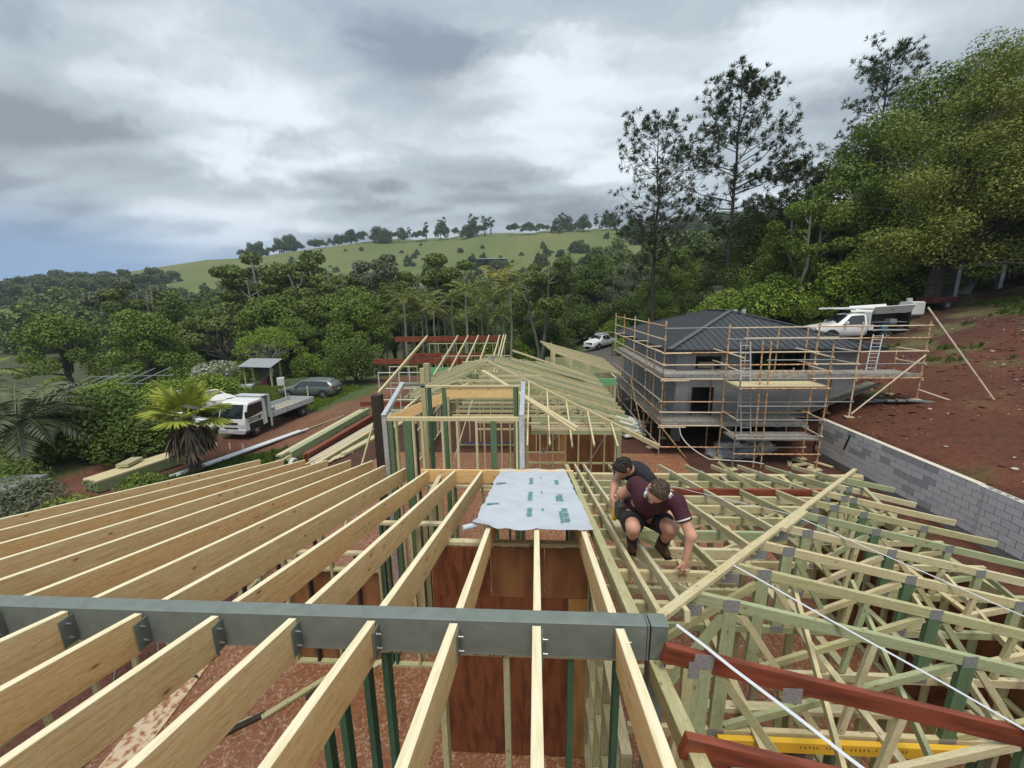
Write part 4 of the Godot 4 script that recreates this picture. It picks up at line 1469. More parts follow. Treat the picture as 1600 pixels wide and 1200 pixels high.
	stud_wall("inner wall with a purple sill strip below the long hipped roof", Vector3(-3.6, 0, -17.9), Vector3(-1.0, 0, -17.9), 2.7, every(2.6, 0.5), ["pine_olive", "pine"], [])
	stud_wall("inner wall of studs with ply far inside the portal frame", Vector3(-1.0, 0, -17.0), Vector3(2.6, 0, -17.0), 2.7, every(3.6, 0.5), ["pine", "pine_olive"], [1.35])
	for i in 3:
		var m := MB.new()
		m.off = rr(0, 9)
		m.box(Vector3(-0.5 + i * 0.92, 0.02, -17.1), Vector3(0.91, 1.1, 0.016))
		solo("ply_panel", "%s brown ply panel from the left, standing far inside the portal frame" % nth(i), "panel", m, mats["form_ply_mid" if i < 2 else "form_ply_light"], "ply panels far inside")
	stud_wall("left side wall of the long hipped roof", Vector3(-5.0, 0, -14.6), Vector3(-5.0, 0, -22.5), 2.7, every(7.9, 0.6), ["pine_olive", "h3_green", "pine"], [1.35])
	stud_wall("inner door frame wall with rows of short noggings at its head", Vector3(-2.1, 0, -13.3), Vector3(-0.3, 0, -13.3), 2.74, every(1.8, 0.3), ["pine_olive", "pine_pale"], [2.3, 2.55])
	var ps := MB.new()
	ps.box(Vector3(-2.3, 0.10, -17.8), Vector3(2.4, 0.10, 0.03))
	solo("purple_strip", "purple sill strip along the foot of the inner wall", "strip", ps, plain("purple_strip", c3(0.09, 0.07, 0.16), 0.6))
	# loose boards left on the roof
	solo("loose_board", "wide pale board lying from the portal frame down over the jack rafters", "board", T1(Vector3(-1.6, 4.62, -11.9), Vector3(1.12, 3.25, -10.6), 0.16, 0.045), mats["pine_pale"])
	solo("loose_board", "second pale board lying tight along the lower side of the wide one", "board", T1(Vector3(-0.3, 3.95, -11.15), Vector3(1.06, 3.22, -10.42), 0.10, 0.045), mats["pine_pale"])
	solo("ridge_board", "long pale board standing level across the roof behind the portal frame", "board", T1(Vector3(-1.75, 4.42, -12.1), Vector3(0.15, 4.42, -12.1), 0.045, 0.07), mats["pine_pale"])
	solo("long_board", "long pale board sloping from the ridge of the long roof toward the gravel road", "board", T1(Vector3(-1.0, 4.55, -17.5), Vector3(2.2, 3.35, -18.0), 0.22, 0.06), mats["pine_pale"])
	solo("ridge_brace", "thin board across the ridge of the long hipped roof", "board", T1(Vector3(-2.9, 4.33, -15.6), Vector3(-1.7, 4.40, -15.6), 0.05, 0.045), mats["pine_pale"])


# ------------------------------------------------------------------ the rear wing: red beams, rafters, open frames
func build_rear_frame() -> void:
	solo("rear_red_beam", "highest of the red beams of the rear wing, farthest back", "beam", T1(Vector3(-9.2, 4.45, -26.1), Vector3(-2.3, 4.45, -26.1), 0.09, 0.34), mats["red_lvl"], "red beams of the rear wing")
	solo("rear_red_beam", "shorter red beam of the rear wing below the highest one", "beam", T1(Vector3(-8.2, 3.45, -25.2), Vector3(-3.2, 3.45, -25.2), 0.09, 0.28), mats["red_lvl"], "red beams of the rear wing")
	solo("rear_red_beam", "bright red front beam of the rear wing, sticking out far to the left", "beam", T1(Vector3(-9.55, 3.42, -23.0), Vector3(-4.1, 3.42, -23.0), 0.09, 0.30), mats["red_edge"], "red beams of the rear wing")
	solo("rear_red_beam", "low red beam near the dirt track, level with the dark square post", "beam", T1(Vector3(-10.4, 0.95, -22.6), Vector3(-6.0, 0.95, -22.6), 0.09, 0.28), mats["red_lvl"], "red beams of the rear wing")
	var rx := [-7.15, -5.1, -4.42, -3.75, -3.05, -2.35, -2.1, -1.95]
	for i in rx.size():
		var x: float = rx[i]
		var z1 := -26.3
		var z0 := -19.5 if i > 0 else -17.5
		var y1 := 4.50
		var y0 := y1 - 0.33 * (z0 - z1) * 0.62
		solo("rear_rafter", "%s sloping rafter from the left, resting on the red beams of the rear wing" % nth(i), "rafter", T1(Vector3(x, y0, z0), Vector3(x, y1, z1), 0.06 if i else 0.10, 0.15), mats[["pine_pale", "pine"][i % 2]], "rafters over the red beams")
	stud_wall("rear wing wall with the green lintel, left end", Vector3(-8.6, 0, -22.9), Vector3(-6.9, 0, -22.9), 3.0, every(1.7, 0.6), ["zinc_light", "pine_grey"], [1.0, 2.0])
	stud_wall("rear wing back wall under the highest red beam", Vector3(-7.0, 0, -26.1), Vector3(-2.4, 0, -26.1), 4.0, every(4.6, 0.6), ["pine_grey", "pine_olive"], [2.2, 3.2])
	stud_wall("rear wing cross wall near the ridge of the long roof", Vector3(-5.6, 0, -23.6), Vector3(-1.5, 0, -23.6), 3.5, every(4.1, 0.6), ["pine", "pine_grey"], [1.35, 2.6])
	var gl := MB.new()
	gl.beam(Vector3(-6.35, 3.05, -22.0), Vector3(-4.4, 3.05, -22.0), 0.1, 0.40)
	solo("green_lintel", "pale green lintel over the opening left of the long roof's ridge", "lintel", gl, mats["green_steel"])
	for q in [[-6.2, "left"], [-4.5, "right"]]:
		solo("lintel_post", "%s timber post under the left pale green lintel" % q[1], "post", BX(Vector3(q[0], 0.003, -22.0), Vector3(0.12, 2.63, 0.12)), mats["pine_grey"])
	solo("tall_post", "tall rough timber post beside the portal frame's back left corner", "post", BX(Vector3(-5.0, 0.003, -18.0), Vector3(0.26, 3.9, 0.26)), mats["pine_grey"])
	# mobile white frame at left
	var mf := thing("mobile_frame", "white tubular work frame standing left under the bright red beam", "frame", Vector3(-7.9, 0, -21.6))
	for x in [-8.75, -7.6, -7.0]:
		wpart(mf, "upright", TB(Vector3(x, 0.0, -21.6), Vector3(x, 2.9, -21.6), 0.028, 6), mats["white_dull"])
	for y in [0.7, 1.3, 1.95, 2.85]:
		wpart(mf, "rail", TB(Vector3(-8.75, y, -21.6), Vector3(-6.1, y, -21.6), 0.028, 6), mats["white_dull"])
	# far right wing
	for k in 11:
		var z := -19.2 - 0.55 * k
		var t := thing("side_truss", "%s truss of the low wing beside the gravel road, counted from the front" % nth(k), "roof truss", Vector3(3.4, 2.7, z - 2.2), 0.0, "trusses of the low wing by the road")
		var zz := z - 2.2
		wpart(t, "top_chord", T1(Vector3(0.9 - 0.06 * k, 4.02, zz), Vector3(4.55, 2.78, zz), 0.042, 0.10), mats[["pine_pale", "pine", "pine_olive"][k % 3]])
		wpart(t, "bottom_chord", T1(Vector3(0.6, 2.9, zz), Vector3(4.0, 2.9, zz), 0.042, 0.09), mats["pine_green"])
		for x in [1.0, 1.9, 2.8]:
			wpart(t, "web", T2(Vector3(x, 2.85, zz), Vector3(x, 4.02 - 0.34 * (x - 0.9) - 0.09, zz), 0.036, 0.06, Vector3.RIGHT), mats["pine_pale"])
	var g2 := MB.new()
	g2.beam(Vector3(2.35, 2.60, -20.9), Vector3(4.15, 2.60, -20.9), 0.1, 0.36)
	solo("green_lintel", "pale green lintel at the front of the low wing by the road", "lintel", g2, mats["green_steel"])
	for q in [[2.4, "left"], [4.1, "right"]]:
		solo("lintel_post", "%s timber post under the green lintel by the road" % q[1], "post", BX(Vector3(q[0], 0.003, -20.9), Vector3(0.11, 2.23, 0.11)), mats["pine_olive"])
	stud_wall("side wall of the low wing along the gravel road", Vector3(4.2, 0, -21.2), Vector3(4.2, 0, -27.0), 2.6, every(5.8, 0.6), ["pine", "pine_olive"], [1.35])
	# white foam panels by the road
	for i in 4:
		solo("foam_panel", "%s white foam panel from the ground in the stack beside the long roof" % nth(i), "panel", BX(Vector3(4.6 + 0.05 * i, 0.0 + 0.11 * i, -20.3 - 0.15 * i), Vector3(1.1, 0.1, 2.3 - 0.2 * i), 0.01, 0.25 + 0.1 * i), mats["foam"], "stacked foam panels")


# ------------------------------------------------------------------ the grey house inside the scaffold
func build_scaffold_house() -> void:
	var x0 := 6.45
	var x1 := 14.35
	var zf := -18.6
	var zbk := -29.5
	var t := thing("grey_house", "grey two-storey house with a dark hipped metal roof inside the scaffold", "house", Vector3(10.4, 0, -24.0))
	# walls with real openings: front wall strips between them
	var lo := 1.15
	var ey := 4.35
	var wf := func(a: float, b: float, y0: float, y1: float, mat: String) -> void:
		var m := MB.new()
		m.box(Vector3((a + b) / 2, y0, zf - 0.09), Vector3(b - a, y1 - y0, 0.18))
		wpart(t, "front_wall", m, mats[mat])
	wf.call(x0, 7.0, lo, 2.62, "render_light")
	wf.call(7.0, 7.18, lo, 2.62, "render_grey")
	wf.call(8.15, x1, lo, 2.62, "render_grey")
	wf.call(x0, x1, 2.62, 2.98, "render_grey")
	wf.call(x0, 7.25, 2.98, ey, "render_light")
	wf.call(7.25, 8.4, 2.98, 3.45, "render_light")
	wf.call(7.25, 8.4, 4.05, ey, "render_grey")
	wf.call(8.4, 9.7, 2.98, ey, "render_grey")
	wf.call(12.2, x1, 2.98, ey, "render_grey")
	wf.call(9.7, 12.2, 2.98, 3.05, "render_grey")
	var sd := MB.new()
	sd.box(Vector3(x0 + 0.09, lo, (zf - 0.18 + zbk) / 2), Vector3(0.18, ey - lo, zf - 0.18 - zbk))
	sd.box(Vector3(x1 - 0.09, lo, (zf - 0.18 + zbk) / 2), Vector3(0.18, ey - lo, zf - 0.18 - zbk))
	sd.box(Vector3((x0 + x1) / 2, lo, zbk), Vector3(x1 - x0, ey - lo, 0.18))
	wpart(t, "side_wall", sd, mats["render_grey"])
	var fl := MB.new()
	fl.box(Vector3((x0 + x1) / 2, 2.66, (zf + zbk) / 2 - 0.1), Vector3(x1 - x0 - 0.4, 0.25, zf - zbk - 0.5))
	fl.box(Vector3((x0 + x1) / 2, lo - 0.2, (zf + zbk) / 2 - 0.1), Vector3(x1 - x0 - 0.1, 0.2, zf - zbk - 0.1))
	wpart(t, "floor", fl, mats["render_grey"])
	var iw := MB.new()
	iw.box(Vector3(9.0, lo, -21.6), Vector3(5.0, 3.1, 0.12))
	iw.box(Vector3(12.4, lo, -22.6), Vector3(3.4, 3.1, 0.12))
	wpart(t, "inner_wall", iw, mats["render_grey"])
	var pr := MB.new()
	for i in 4:
		for j in 3:
			pr.box(Vector3(x0 + 0.3 + i * 2.4, -0.3, zf - 0.5 - j * 4.2), Vector3(0.35, lo + 0.1, 0.35))
	pr.box(Vector3((x0 + x1) / 2, -0.3, zf - 3.2), Vector3(x1 - x0, lo + 0.12, 0.2))
	wpart(t, "pier", pr, mats["render_grey"])
	var df := wpart(t, "door_frame", T2(Vector3(7.2, lo, zf + 0.01), Vector3(7.2, 2.6, zf + 0.01), 0.06, 0.05, Vector3.RIGHT), mats["fascia_dark"])
	wpart(df, "jamb", T2(Vector3(8.12, lo, zf + 0.01), Vector3(8.12, 2.6, zf + 0.01), 0.06, 0.05, Vector3.RIGHT), mats["fascia_dark"])
	var wn := wpart(t, "window_frame", T2(Vector3(9.72, 4.30, zf + 0.01), Vector3(12.18, 4.30, zf + 0.01), 0.07, 0.06), mats["fascia_dark"])
	for x in [9.74, 11.05, 12.16]:
		wpart(wn, "mullion", T2(Vector3(x, 3.06, zf + 0.008), Vector3(x, 4.27, zf + 0.008), 0.06, 0.05, Vector3.RIGHT), mats["fascia_dark"])
	wpart(t, "window_board", BX(Vector3(7.85, 3.46, zf - 0.3), Vector3(0.75, 0.28, 0.05)), mats["pine_pale"])
	# roof: hipped, ribbed sheets
	var ex0 := x0 - 0.58
	var ex1 := x1 + 0.58
	var ez := zf + 0.58
	var ezb := zbk - 0.5
	var yb := 4.42
	var ap := Vector3((ex0 + ex1) / 2, yb + 1.50, ez - (ex1 - ex0) / 2)
	var apb := Vector3(ap.x, ap.y, ezb + (ex1 - ex0) / 2)
	if apb.z > ap.z - 0.2:
		apb.z = ap.z - 1.2
	var A := Vector3(ex0, yb, ez)
	var B := Vector3(ex1, yb, ez)
	var C := Vector3(ex1, yb, ezb)
	var D := Vector3(ex0, yb, ezb)
	var rf := MB.new()
	rf.tri(A, B, ap)
	rf.quad(B, C, apb, ap, Vector2.ZERO, Vector2.ONE, Vector2.ONE, Vector2.ZERO)
	rf.tri(C, D, apb)
	rf.quad(D, A, ap, apb, Vector2.ZERO, Vector2.ONE, Vector2.ONE, Vector2.ZERO)
	rf.quad(A - Vector3(0, 0.03, 0), D - Vector3(0, 0.03, 0), C - Vector3(0, 0.03, 0), B - Vector3(0, 0.03, 0), Vector2.ZERO, Vector2.ONE, Vector2.ONE, Vector2.ZERO)
	var roof := wpart(t, "roof", rf, mats["roof_dark"])
	# standing ribs on the front and left faces
	var nr := 30
	for i in range(1, nr):
		var q := float(i) / nr
		var p := A.lerp(B, q)
		var run := minf(q, 1.0 - q) * (ex1 - ex0)
		var top := p + Vector3(0, 1.5 * run / ((ex1 - ex0) / 2), -run)
		if run > 0.15:
			wpart(roof, "rib", T2(p + Vector3(0, 0.018, 0), top + Vector3(0, 0.018, 0), 0.035, 0.04, Vector3(0, 1, 0.3)), mats["roof_rib"])
	for i in range(1, 40):
		var z := ez - 0.30 * i
		if z < ezb + 0.1:
			break
		var run := minf(minf(ez - z, z - ezb), (ex1 - ex0) / 2)
		var p := Vector3(ex0, yb + 0.018, z)
		wpart(roof, "rib", T2(p, p + Vector3(run, 1.5 * run / ((ex1 - ex0) / 2), 0), 0.035, 0.04, Vector3(-0.3, 1, 0)), mats["roof_rib"])
	for e in [[A, ap], [B, ap], [ap, apb], [C, apb], [D, apb]]:
		wpart(roof, "ridge_cap", T2(e[0] + Vector3(0, 0.045, 0), e[1] + Vector3(0, 0.045, 0), 0.24, 0.03), mats["roof_rib"])
	for e in [[A, B, Vector3(0, 0, 0.04)], [A, D, Vector3(-0.04, 0, 0)], [B, C, Vector3(0.04, 0, 0)]]:
		wpart(t, "gutter", T2(e[0] + e[2] + Vector3(0, -0.08, 0), e[1] + e[2] + Vector3(0, -0.08, 0), 0.10, 0.17), mats["fascia_dark"])
	for x in [11.6, 12.1]:
		var v := MB.new()
		v.tube(Vector3(x, 5.2, -24.6), Vector3(x, 5.95, -24.6), 0.12, 8)
		wpart(t, "vent_pipe", v, mats["zinc_light"])
	var cr := MB.new()
	cr.box(Vector3(11.4, 3.0, -20.4), Vector3(0.5, 0.75, 0.4))
	solo("green_drum", "bright green bag standing inside the house's wide upper window", "bag", cr, plain("green_bag", c3(0.06, 0.20, 0.03), 0.7))


# ------------------------------------------------------------------ scaffold
func coupler(t: Node3D, p: Vector3) -> void:
	var m := MB.new()
	m.tube(p - Vector3(0, 0.045, 0), p + Vector3(0, 0.045, 0), 0.045, 6)
	wpart(t, "coupler", m, mats["scaf_pipe"])


func build_scaffold() -> void:
	var z0 := -16.73
	var z1 := -18.0
	var t := thing("scaffold", "rusty tube scaffold with plank decks wrapped round the grey house", "scaffold", Vector3(10.3, 0, -17.4))
	var R := 0.030
	var fx := [5.25, 7.75, 11.2, 12.83, 15.33]
	var top := 5.62
	var deck := [1.42, 3.46]
	var pipe := func(called: String, a: Vector3, b: Vector3, mat: String, r := 0.028) -> void:
		wpart(t, called, TB(a, b, r, 6), mats[mat])
	# front run
	for i in fx.size():
		var x: float = fx[i]
		for z in [z0, z1]:
			var tp: float = top if z == z0 else 4.5
			var y0 := gh(x, z) + 0.02
			if z == z1 and x > 7.0 and x < 14.5:
				tp = 3.6
			pipe.call("standard", Vector3(x, y0, z), Vector3(x, tp, z), "scaf_pipe" if (i + int(z == z1)) % 3 else "scaf_pale", R)
			wpart(t, "base_plate", BX(Vector3(x, y0 - 0.012, z), Vector3(0.30, 0.05, 0.24), 0.0, rr(-0.5, 0.5)), mats["pine_pale"])
			for y in [0.55, 1.5, 2.5, 3.0, 3.5, 4.0, 4.5, 5.0, 5.5]:
				if y > y0 + 0.3 and y < tp and z == z0:
					coupler(t, Vector3(x, y, z))
	for i in fx.size() - 1:
		var a: float = fx[i]
		var b: float = fx[i + 1]
		for y in [0.42, 1.36, 1.95, 2.40, 3.36, 3.95, 4.45, 4.98, 5.45]:
			if y < maxf(gh(a, z0), gh(b, z0)) + 0.25:
				continue
			if y > 4.6 and i == 0 and y < 5.2:
				continue
			pipe.call("ledger", Vector3(a - 0.08, y + rr(-0.01, 0.01), z0 + 0.03), Vector3(b + 0.08, y + rr(-0.01, 0.01), z0 + 0.03), ["scaf_pipe", "scaf_pale", "scaf_grey", "scaf_pale"][(i + int(y * 10)) % 4])
		for y in [1.36, 3.36]:
			if y > gh(a, z1) + 0.2:
				pipe.call("ledger", Vector3(a, y, z1), Vector3(b, y, z1), "scaf_pipe")
	for x in [9.1, 10.4, 11.6]:
		pipe.call("standard", Vector3(x, 3.4, z1), Vector3(x, 5.35, z1), "scaf_pipe", R)
	for y in [4.35, 4.9]:
		pipe.call("ledger", Vector3(9.0, y, z1), Vector3(12.9, y, z1), "scaf_pale")
	for x in fx:
		for y in [1.36, 3.36, 4.0, 4.5]:
			if y > gh(x, z0) + 0.3:
				pipe.call("transom", Vector3(x + 0.03, y - 0.06, z0 + 0.1), Vector3(x + 0.03, y - 0.06, z1 - 0.1), "scaf_pale")
	for d in deck:
		for i in fx.size() - 1:
			var a: float = fx[i]
			var b: float = fx[i + 1]
			if d < 2.0 and i > 1:
				continue
			for j in 5:
				var z: float = z0 - 0.14 - j * 0.245
				wpart(t, "plank", BX(Vector3((a + b) / 2, d + rr(0, 0.012), z), Vector3(b - a + 0.05, 0.04, 0.23)), mats["scaf_plank"])
			wpart(t, "toe_board", BX(Vector3((a + b) / 2, d - 0.10, z0 - 0.02), Vector3(b - a - 0.02, 0.20, 0.03)), mats["scaf_plank" if i % 2 else "scaf_grey"])
	# left run, along the side of the house
	var zz := [z0, -19.3, -21.9, -24.5, -27.1]
	for i in zz.size():
		for x in [5.25, 6.2]:
			var z: float = zz[i]
			if i == 0 and x > 6:
				continue
			var y0 := gh(x, z) + 0.02
			pipe.call("standard", Vector3(x, y0, z), Vector3(x, 5.75 if x < 6 else 4.3, z), "scaf_pipe" if i % 2 else "scaf_pale", R)
			wpart(t, "base_plate", BX(Vector3(x, y0 - 0.012, z), Vector3(0.28, 0.05, 0.28), 0.0, rr(-0.5, 0.5)), mats["pine_pale"])
			if x < 6:
				for y in [1.5, 2.5, 3.5, 4.5, 5.1, 5.6]:
					coupler(t, Vector3(x, y, z))
				for y in [1.36, 3.36, 4.5]:
					pipe.call("transom", Vector3(5.15, y - 0.06, z + 0.04), Vector3(6.3, y - 0.06, z + 0.04), "scaf_pale")
	for i in zz.size() - 1:
		var a: float = zz[i]
		var b: float = zz[i + 1]
		for y in [0.5, 1.36, 1.95, 2.45, 3.36, 3.95, 4.45, 5.0, 5.55]:
			pipe.call("ledger", Vector3(5.22, y, a + 0.08), Vector3(5.22, y + rr(-0.02, 0.02), b - 0.08), ["scaf_pale", "scaf_pipe", "scaf_pale"][(i + int(y * 10)) % 3])
		for d in deck:
			for j in 4:
				wpart(t, "plank", BX(Vector3(5.37 + j * 0.24, d + rr(0, 0.012), (a + b) / 2), Vector3(0.23, 0.04, a - b + 0.05)), mats["scaf_plank"])
			wpart(t, "toe_board", BX(Vector3(5.26, d - 0.08, (a + b) / 2), Vector3(0.03, 0.20, a - b - 0.02)), mats["scaf_plank"])
		pipe.call("brace", Vector3(5.16, 0.4 if i % 2 else 2.4, a), Vector3(5.16, 2.4 if i % 2 else 0.4, b), "scaf_pipe")
	# braces
	pipe.call("brace", Vector3(15.3, 4.30, z0 + 0.08), Vector3(12.85, 1.9, z0 + 0.08), "scaf_pale", 0.03)
	pipe.call("raker", Vector3(15.0, 6.15, z0 + 0.12), Vector3(16.7, gh(16.7, -15.3), -15.3), "scaf_pale", 0.032)
	pipe.call("raker_tie", Vector3(15.3, 2.9, z0 + 0.06), Vector3(16.4, 2.42, -15.75), "scaf_pale")
	pipe.call("brace", Vector3(5.3, 1.3, z0 + 0.06), Vector3(6.4, -0.08, z0 + 0.06), "scaf_pipe")
	# the ladder bay standing forward of it
	var bz := -15.62
	for x in [7.82, 11.05]:
		for z in [bz]:
			pipe.call("standard", Vector3(x, gh(x, z), z), Vector3(x, 4.9 if x > 9 else 3.5, z), "scaf_grey" if x < 9 else "scaf_pipe", R)
			wpart(t, "base_plate", BX(Vector3(x, gh(x, z) - 0.0, z), Vector3(0.4, 0.04, 0.25), 0.0, 0.3), mats["pine_pale"])
	for x in [8.75, 9.05]:
		pipe.call("standard", Vector3(x, gh(x, bz), bz - 0.2), Vector3(x - 0.15, 5.0, bz - 0.2), "scaf_pipe", R)
	for y in [0.55, 1.3, 1.95, 2.5, 3.2, 3.85, 4.3]:
		pipe.call("ledger", Vector3(7.8 if y < 3.4 else 8.7, y, bz + 0.03), Vector3(11.12, y, bz + 0.03), ["scaf_pale", "scaf_grey", "scaf_pipe"][int(y * 10) % 3])
	for x in [7.82, 11.05]:
		for y in [1.3, 1.95, 3.2, 3.85, 4.4]:
			pipe.call("transom", Vector3(x, y, bz + 0.1), Vector3(x, y + 0.03, z0 - 0.1), "scaf_pale")
	for j in 4:
		wpart(t, "plank", BX(Vector3(9.4, 3.25, bz - 0.15 - 0.245 * j), Vector3(3.3, 0.04, 0.23)), mats["pine_pale"])
		wpart(t, "plank", BX(Vector3(9.45, 1.10, bz - 0.15 - 0.245 * j), Vector3(3.3, 0.04, 0.23)), mats["scaf_plank"])
	# ladders
	for L in [[Vector3(8.6, 0.95, -16.3), Vector3(8.35, 4.9, -16.6)], [Vector3(14.05, 3.1, -17.6), Vector3(14.55, 5.0, -18.1)]]:
		var la := thing("ladder", "aluminium ladder %s" % ("in the forward bay of the scaffold" if L[0].x < 10 else "leaning by the right end of the dark roof"), "ladder", L[0])
		var side := Vector3(0.19, 0, 0)
		for s in [-1.0, 1.0]:
			wpart(la, "stile", TB(L[0] + side * s, L[1] + side * s, 0.026, 6), mats["zinc_light"])
		for i in 13:
			var p: Vector3 = L[0].lerp(L[1], (i + 0.5) / 13.0)
			wpart(la, "rung", TB(p - side, p + side, 0.015, 6), mats["zinc_light"])
	# the slack rope along the foot
	var pts := PackedVector3Array()
	for i in 15:
		var q := i / 14.0
		pts.append(Vector3(lerpf(6.0, 6.6, q) + 0.35 * q * q, lerpf(1.35, 0.28, sqrt(q)), lerpf(-16.6, -15.7, q)))
	pts.append(Vector3(8.6, 0.22, -15.6))
	pts.append(Vector3(9.0, 0.15, -15.55))
	var m := MB.new()
	m.rope(pts, 0.022, 5)
	solo("slack_rope", "slack white rope looping down from the lower deck of the scaffold", "rope", m, mats["rope_white"])
	# stuff below the decks
	var heap := FastNoiseLite.new()
	heap.frequency = 1.3
	heap.seed = 4
	for q in [[8.6, -17.3, 1.0, 0.55, "crumpled plastic sheeting lying left under the scaffold's lower deck"], [9.9, -17.6, 0.75, 0.6, "dark crumpled plastic heap lying right under the scaffold's lower deck"]]:
		var rings := []
		for i in 9:
			var a := PI / 2 * i / 8.0
			var r := PackedVector3Array()
			for j in 28:
				var b := -TAU * j / 28
				var p := Vector3(cos(b) * cos(a) * q[2], sin(a) * q[3], sin(b) * cos(a) * q[2] * 0.6)
				p *= 1.0 + 0.5 * heap.get_noise_3d(p.x * 2 + q[0], p.y * 3, p.z * 2)
				r.append(Vector3(q[0], gh(q[0], q[1]) - 0.02, q[1]) + p)
			rings.append(r)
		var hm := MB.new()
		hm.loft(rings)
		solo("plastic_heap", q[4], "sheeting", hm, mats["plastic_sheet"])
	for i in 8:
		var p := Vector3([5.0, 5.3, 10.4, 10.7, 11.0, 10.9, 5.5, 11.6][i], 0.0, [-15.6, -15.9, -16.2, -16.0, -16.35, -15.7, -16.2, -16.0][i])
		p.y = gh(p.x, p.z) + (0.05 if i % 2 else 0.0)
		solo("timber_block", "%s pale timber block from the left, lying at the foot of the scaffold" % nth(i), "timber", BX(p, Vector3(rr(0.4, 0.8), 0.05, 0.16), 0.0, rr(-1.2, 1.2)), mats["pine_pale"], "timber blocks at the scaffold foot")
	var rp := thing("access_ramp", "grey plank ramp running from the bank down to the house's right end", "ramp", Vector3(13.4, 2.0, -18.6))
	for j in 3:
		wpart(rp, "plank", T1(Vector3(12.0, 1.55, -18.1 - 0.25 * j), Vector3(14.9, 2.85, -18.1 - 0.25 * j), 0.23, 0.045), mats["scaf_plank"])
	for i in 5:
		var p := Vector3(14.5 + 0.22 * i, 0, -17.4 + 0.25 * i)
		p.y = gh(p.x, p.z) + 0.02
		solo("bank_plank", "%s grey plank from the left, lying on the red bank by the scaffold's right end" % nth(i), "plank", BX(p, Vector3(1.1, 0.05, 0.2), 0.0, rr(-0.5, 0.1)), mats["scaf_grey"], "planks on the red bank")


# ------------------------------------------------------------------ block wall
func build_retaining_wall() -> void:
	var X := 12.0
	var z_far := -17.2
	var z_near := 2.0
	var y0 := 0.15
	var rows := 7
	var t := thing("block_wall", "long grey concrete block retaining wall holding back the red bank", "wall", Vector3(X + 0.1, y0, (z_far + z_near) / 2))
	# mortar core, set back from the faces of the blocks
	var core := MB.new()
	core.box(Vector3(X + 0.102, y0 - 0.3, (z_far + z_near) / 2), Vector3(0.176, 0.3 + (rows - 1) * 0.2 - 0.005, z_near - z_far))
	wpart(t, "mortar", core, mats["mortar"])
	var variants := []
	for i in 4:
		variants.append(BX(Vector3.ZERO, Vector3(0.19, 0.184, 0.380), 0.006).mesh(null))
	# blocks of the top course show their two open cores
	var hb := MB.new()
	for x in [-0.079, 0.079]:
		hb.box(Vector3(x, 0, 0), Vector3(0.032, 0.19, 0.39))
	for q in [-0.179, 0.0, 0.179]:
		hb.box(Vector3(0, 0.001, q), Vector3(0.126, 0.187, 0.032))
	var hollow := hb.mesh(null)
	var tones := ["block", "block", "block_light", "block"]
	var far := MB.new()
	var count := 0
	for r in rows:
		var z := z_near - 0.2
		if r % 2:
			z -= 0.2
		while z > z_far + 0.15:
			var near: bool = z < -5.2 and (z > -13.4 or r > 2) and count < 285
			var pos := Vector3(X + 0.095 + rr(-0.004, 0.004), y0 + r * 0.2, z)
			if near:
				var o := MeshInstance3D.new()
				o.name = "block" if count == 0 else "block_%03d" % count
				o.mesh = hollow if r == rows - 1 and z > -10.8 else variants[count % 4]
				o.position = pos - t.position
				var dark: bool = z < -12.0 and gn.get_noise_2d(z * 14.0, r * 12.0) > 0.18
				o.material_override = mats["block_dark" if dark else tones[rng.randi() % 4]]
				t.add_child(o)
				count += 1
			else:
				far.box(pos, Vector3(0.19, 0.19, 0.39), 0.004)
			z -= 0.4
	var fo := wpart(t, "more_blocks", far, mats["block"])
	fo.set_meta("kind", "stuff")
	# control joint
	wpart(t, "control_joint", BX(Vector3(X - 0.006, y0, -10.72), Vector3(0.012, rows * 0.2 - 0.01, 0.022)), mats["block_dark"])
	# grouted top course: pale at the far end, open cores nearer
	var yt := y0 + rows * 0.2 - 0.01
	wpart(t, "grouted_top", BX(Vector3(X + 0.10, yt, (z_far - 10.9) / 2), Vector3(0.20, 0.022, -10.9 - z_far), 0.006), mats["grout_and_rim"])
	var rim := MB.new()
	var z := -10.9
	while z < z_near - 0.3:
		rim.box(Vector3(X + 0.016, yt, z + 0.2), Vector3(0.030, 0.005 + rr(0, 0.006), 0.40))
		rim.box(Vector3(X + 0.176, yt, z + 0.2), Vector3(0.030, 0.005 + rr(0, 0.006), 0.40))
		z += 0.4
	wpart(t, "cream_rim", rim, mats["grout_and_rim"])  # thin cream strips along the top edges of the open blocks
	# bars and a clamp hanging on its far end
	var cl := thing("wall_clamp", "dark clamp hooked over the far part of the block wall", "clamp", Vector3(X - 0.03, 1.0, -15.6))
	wpart(cl, "bar", T2(Vector3(X - 0.03, 0.75, -15.6), Vector3(X - 0.03, 1.42, -15.4), 0.05, 0.03, Vector3.RIGHT), mats["black_plastic"])
	wpart(cl, "handle", T2(Vector3(X - 0.05, 0.45, -15.68), Vector3(X - 0.05, 0.72, -15.62), 0.035, 0.035, Vector3.RIGHT), mats["zinc_light"])
	scatter("soil_clods", "lumps of red soil lying loose on the bank", "clod", 4000, 0.014, 0.085, 3.6)
	scatter("loose_stones", "small pale stones scattered over the red soil bank", "pebble", 650, 0.018, 0.06, 5.0)


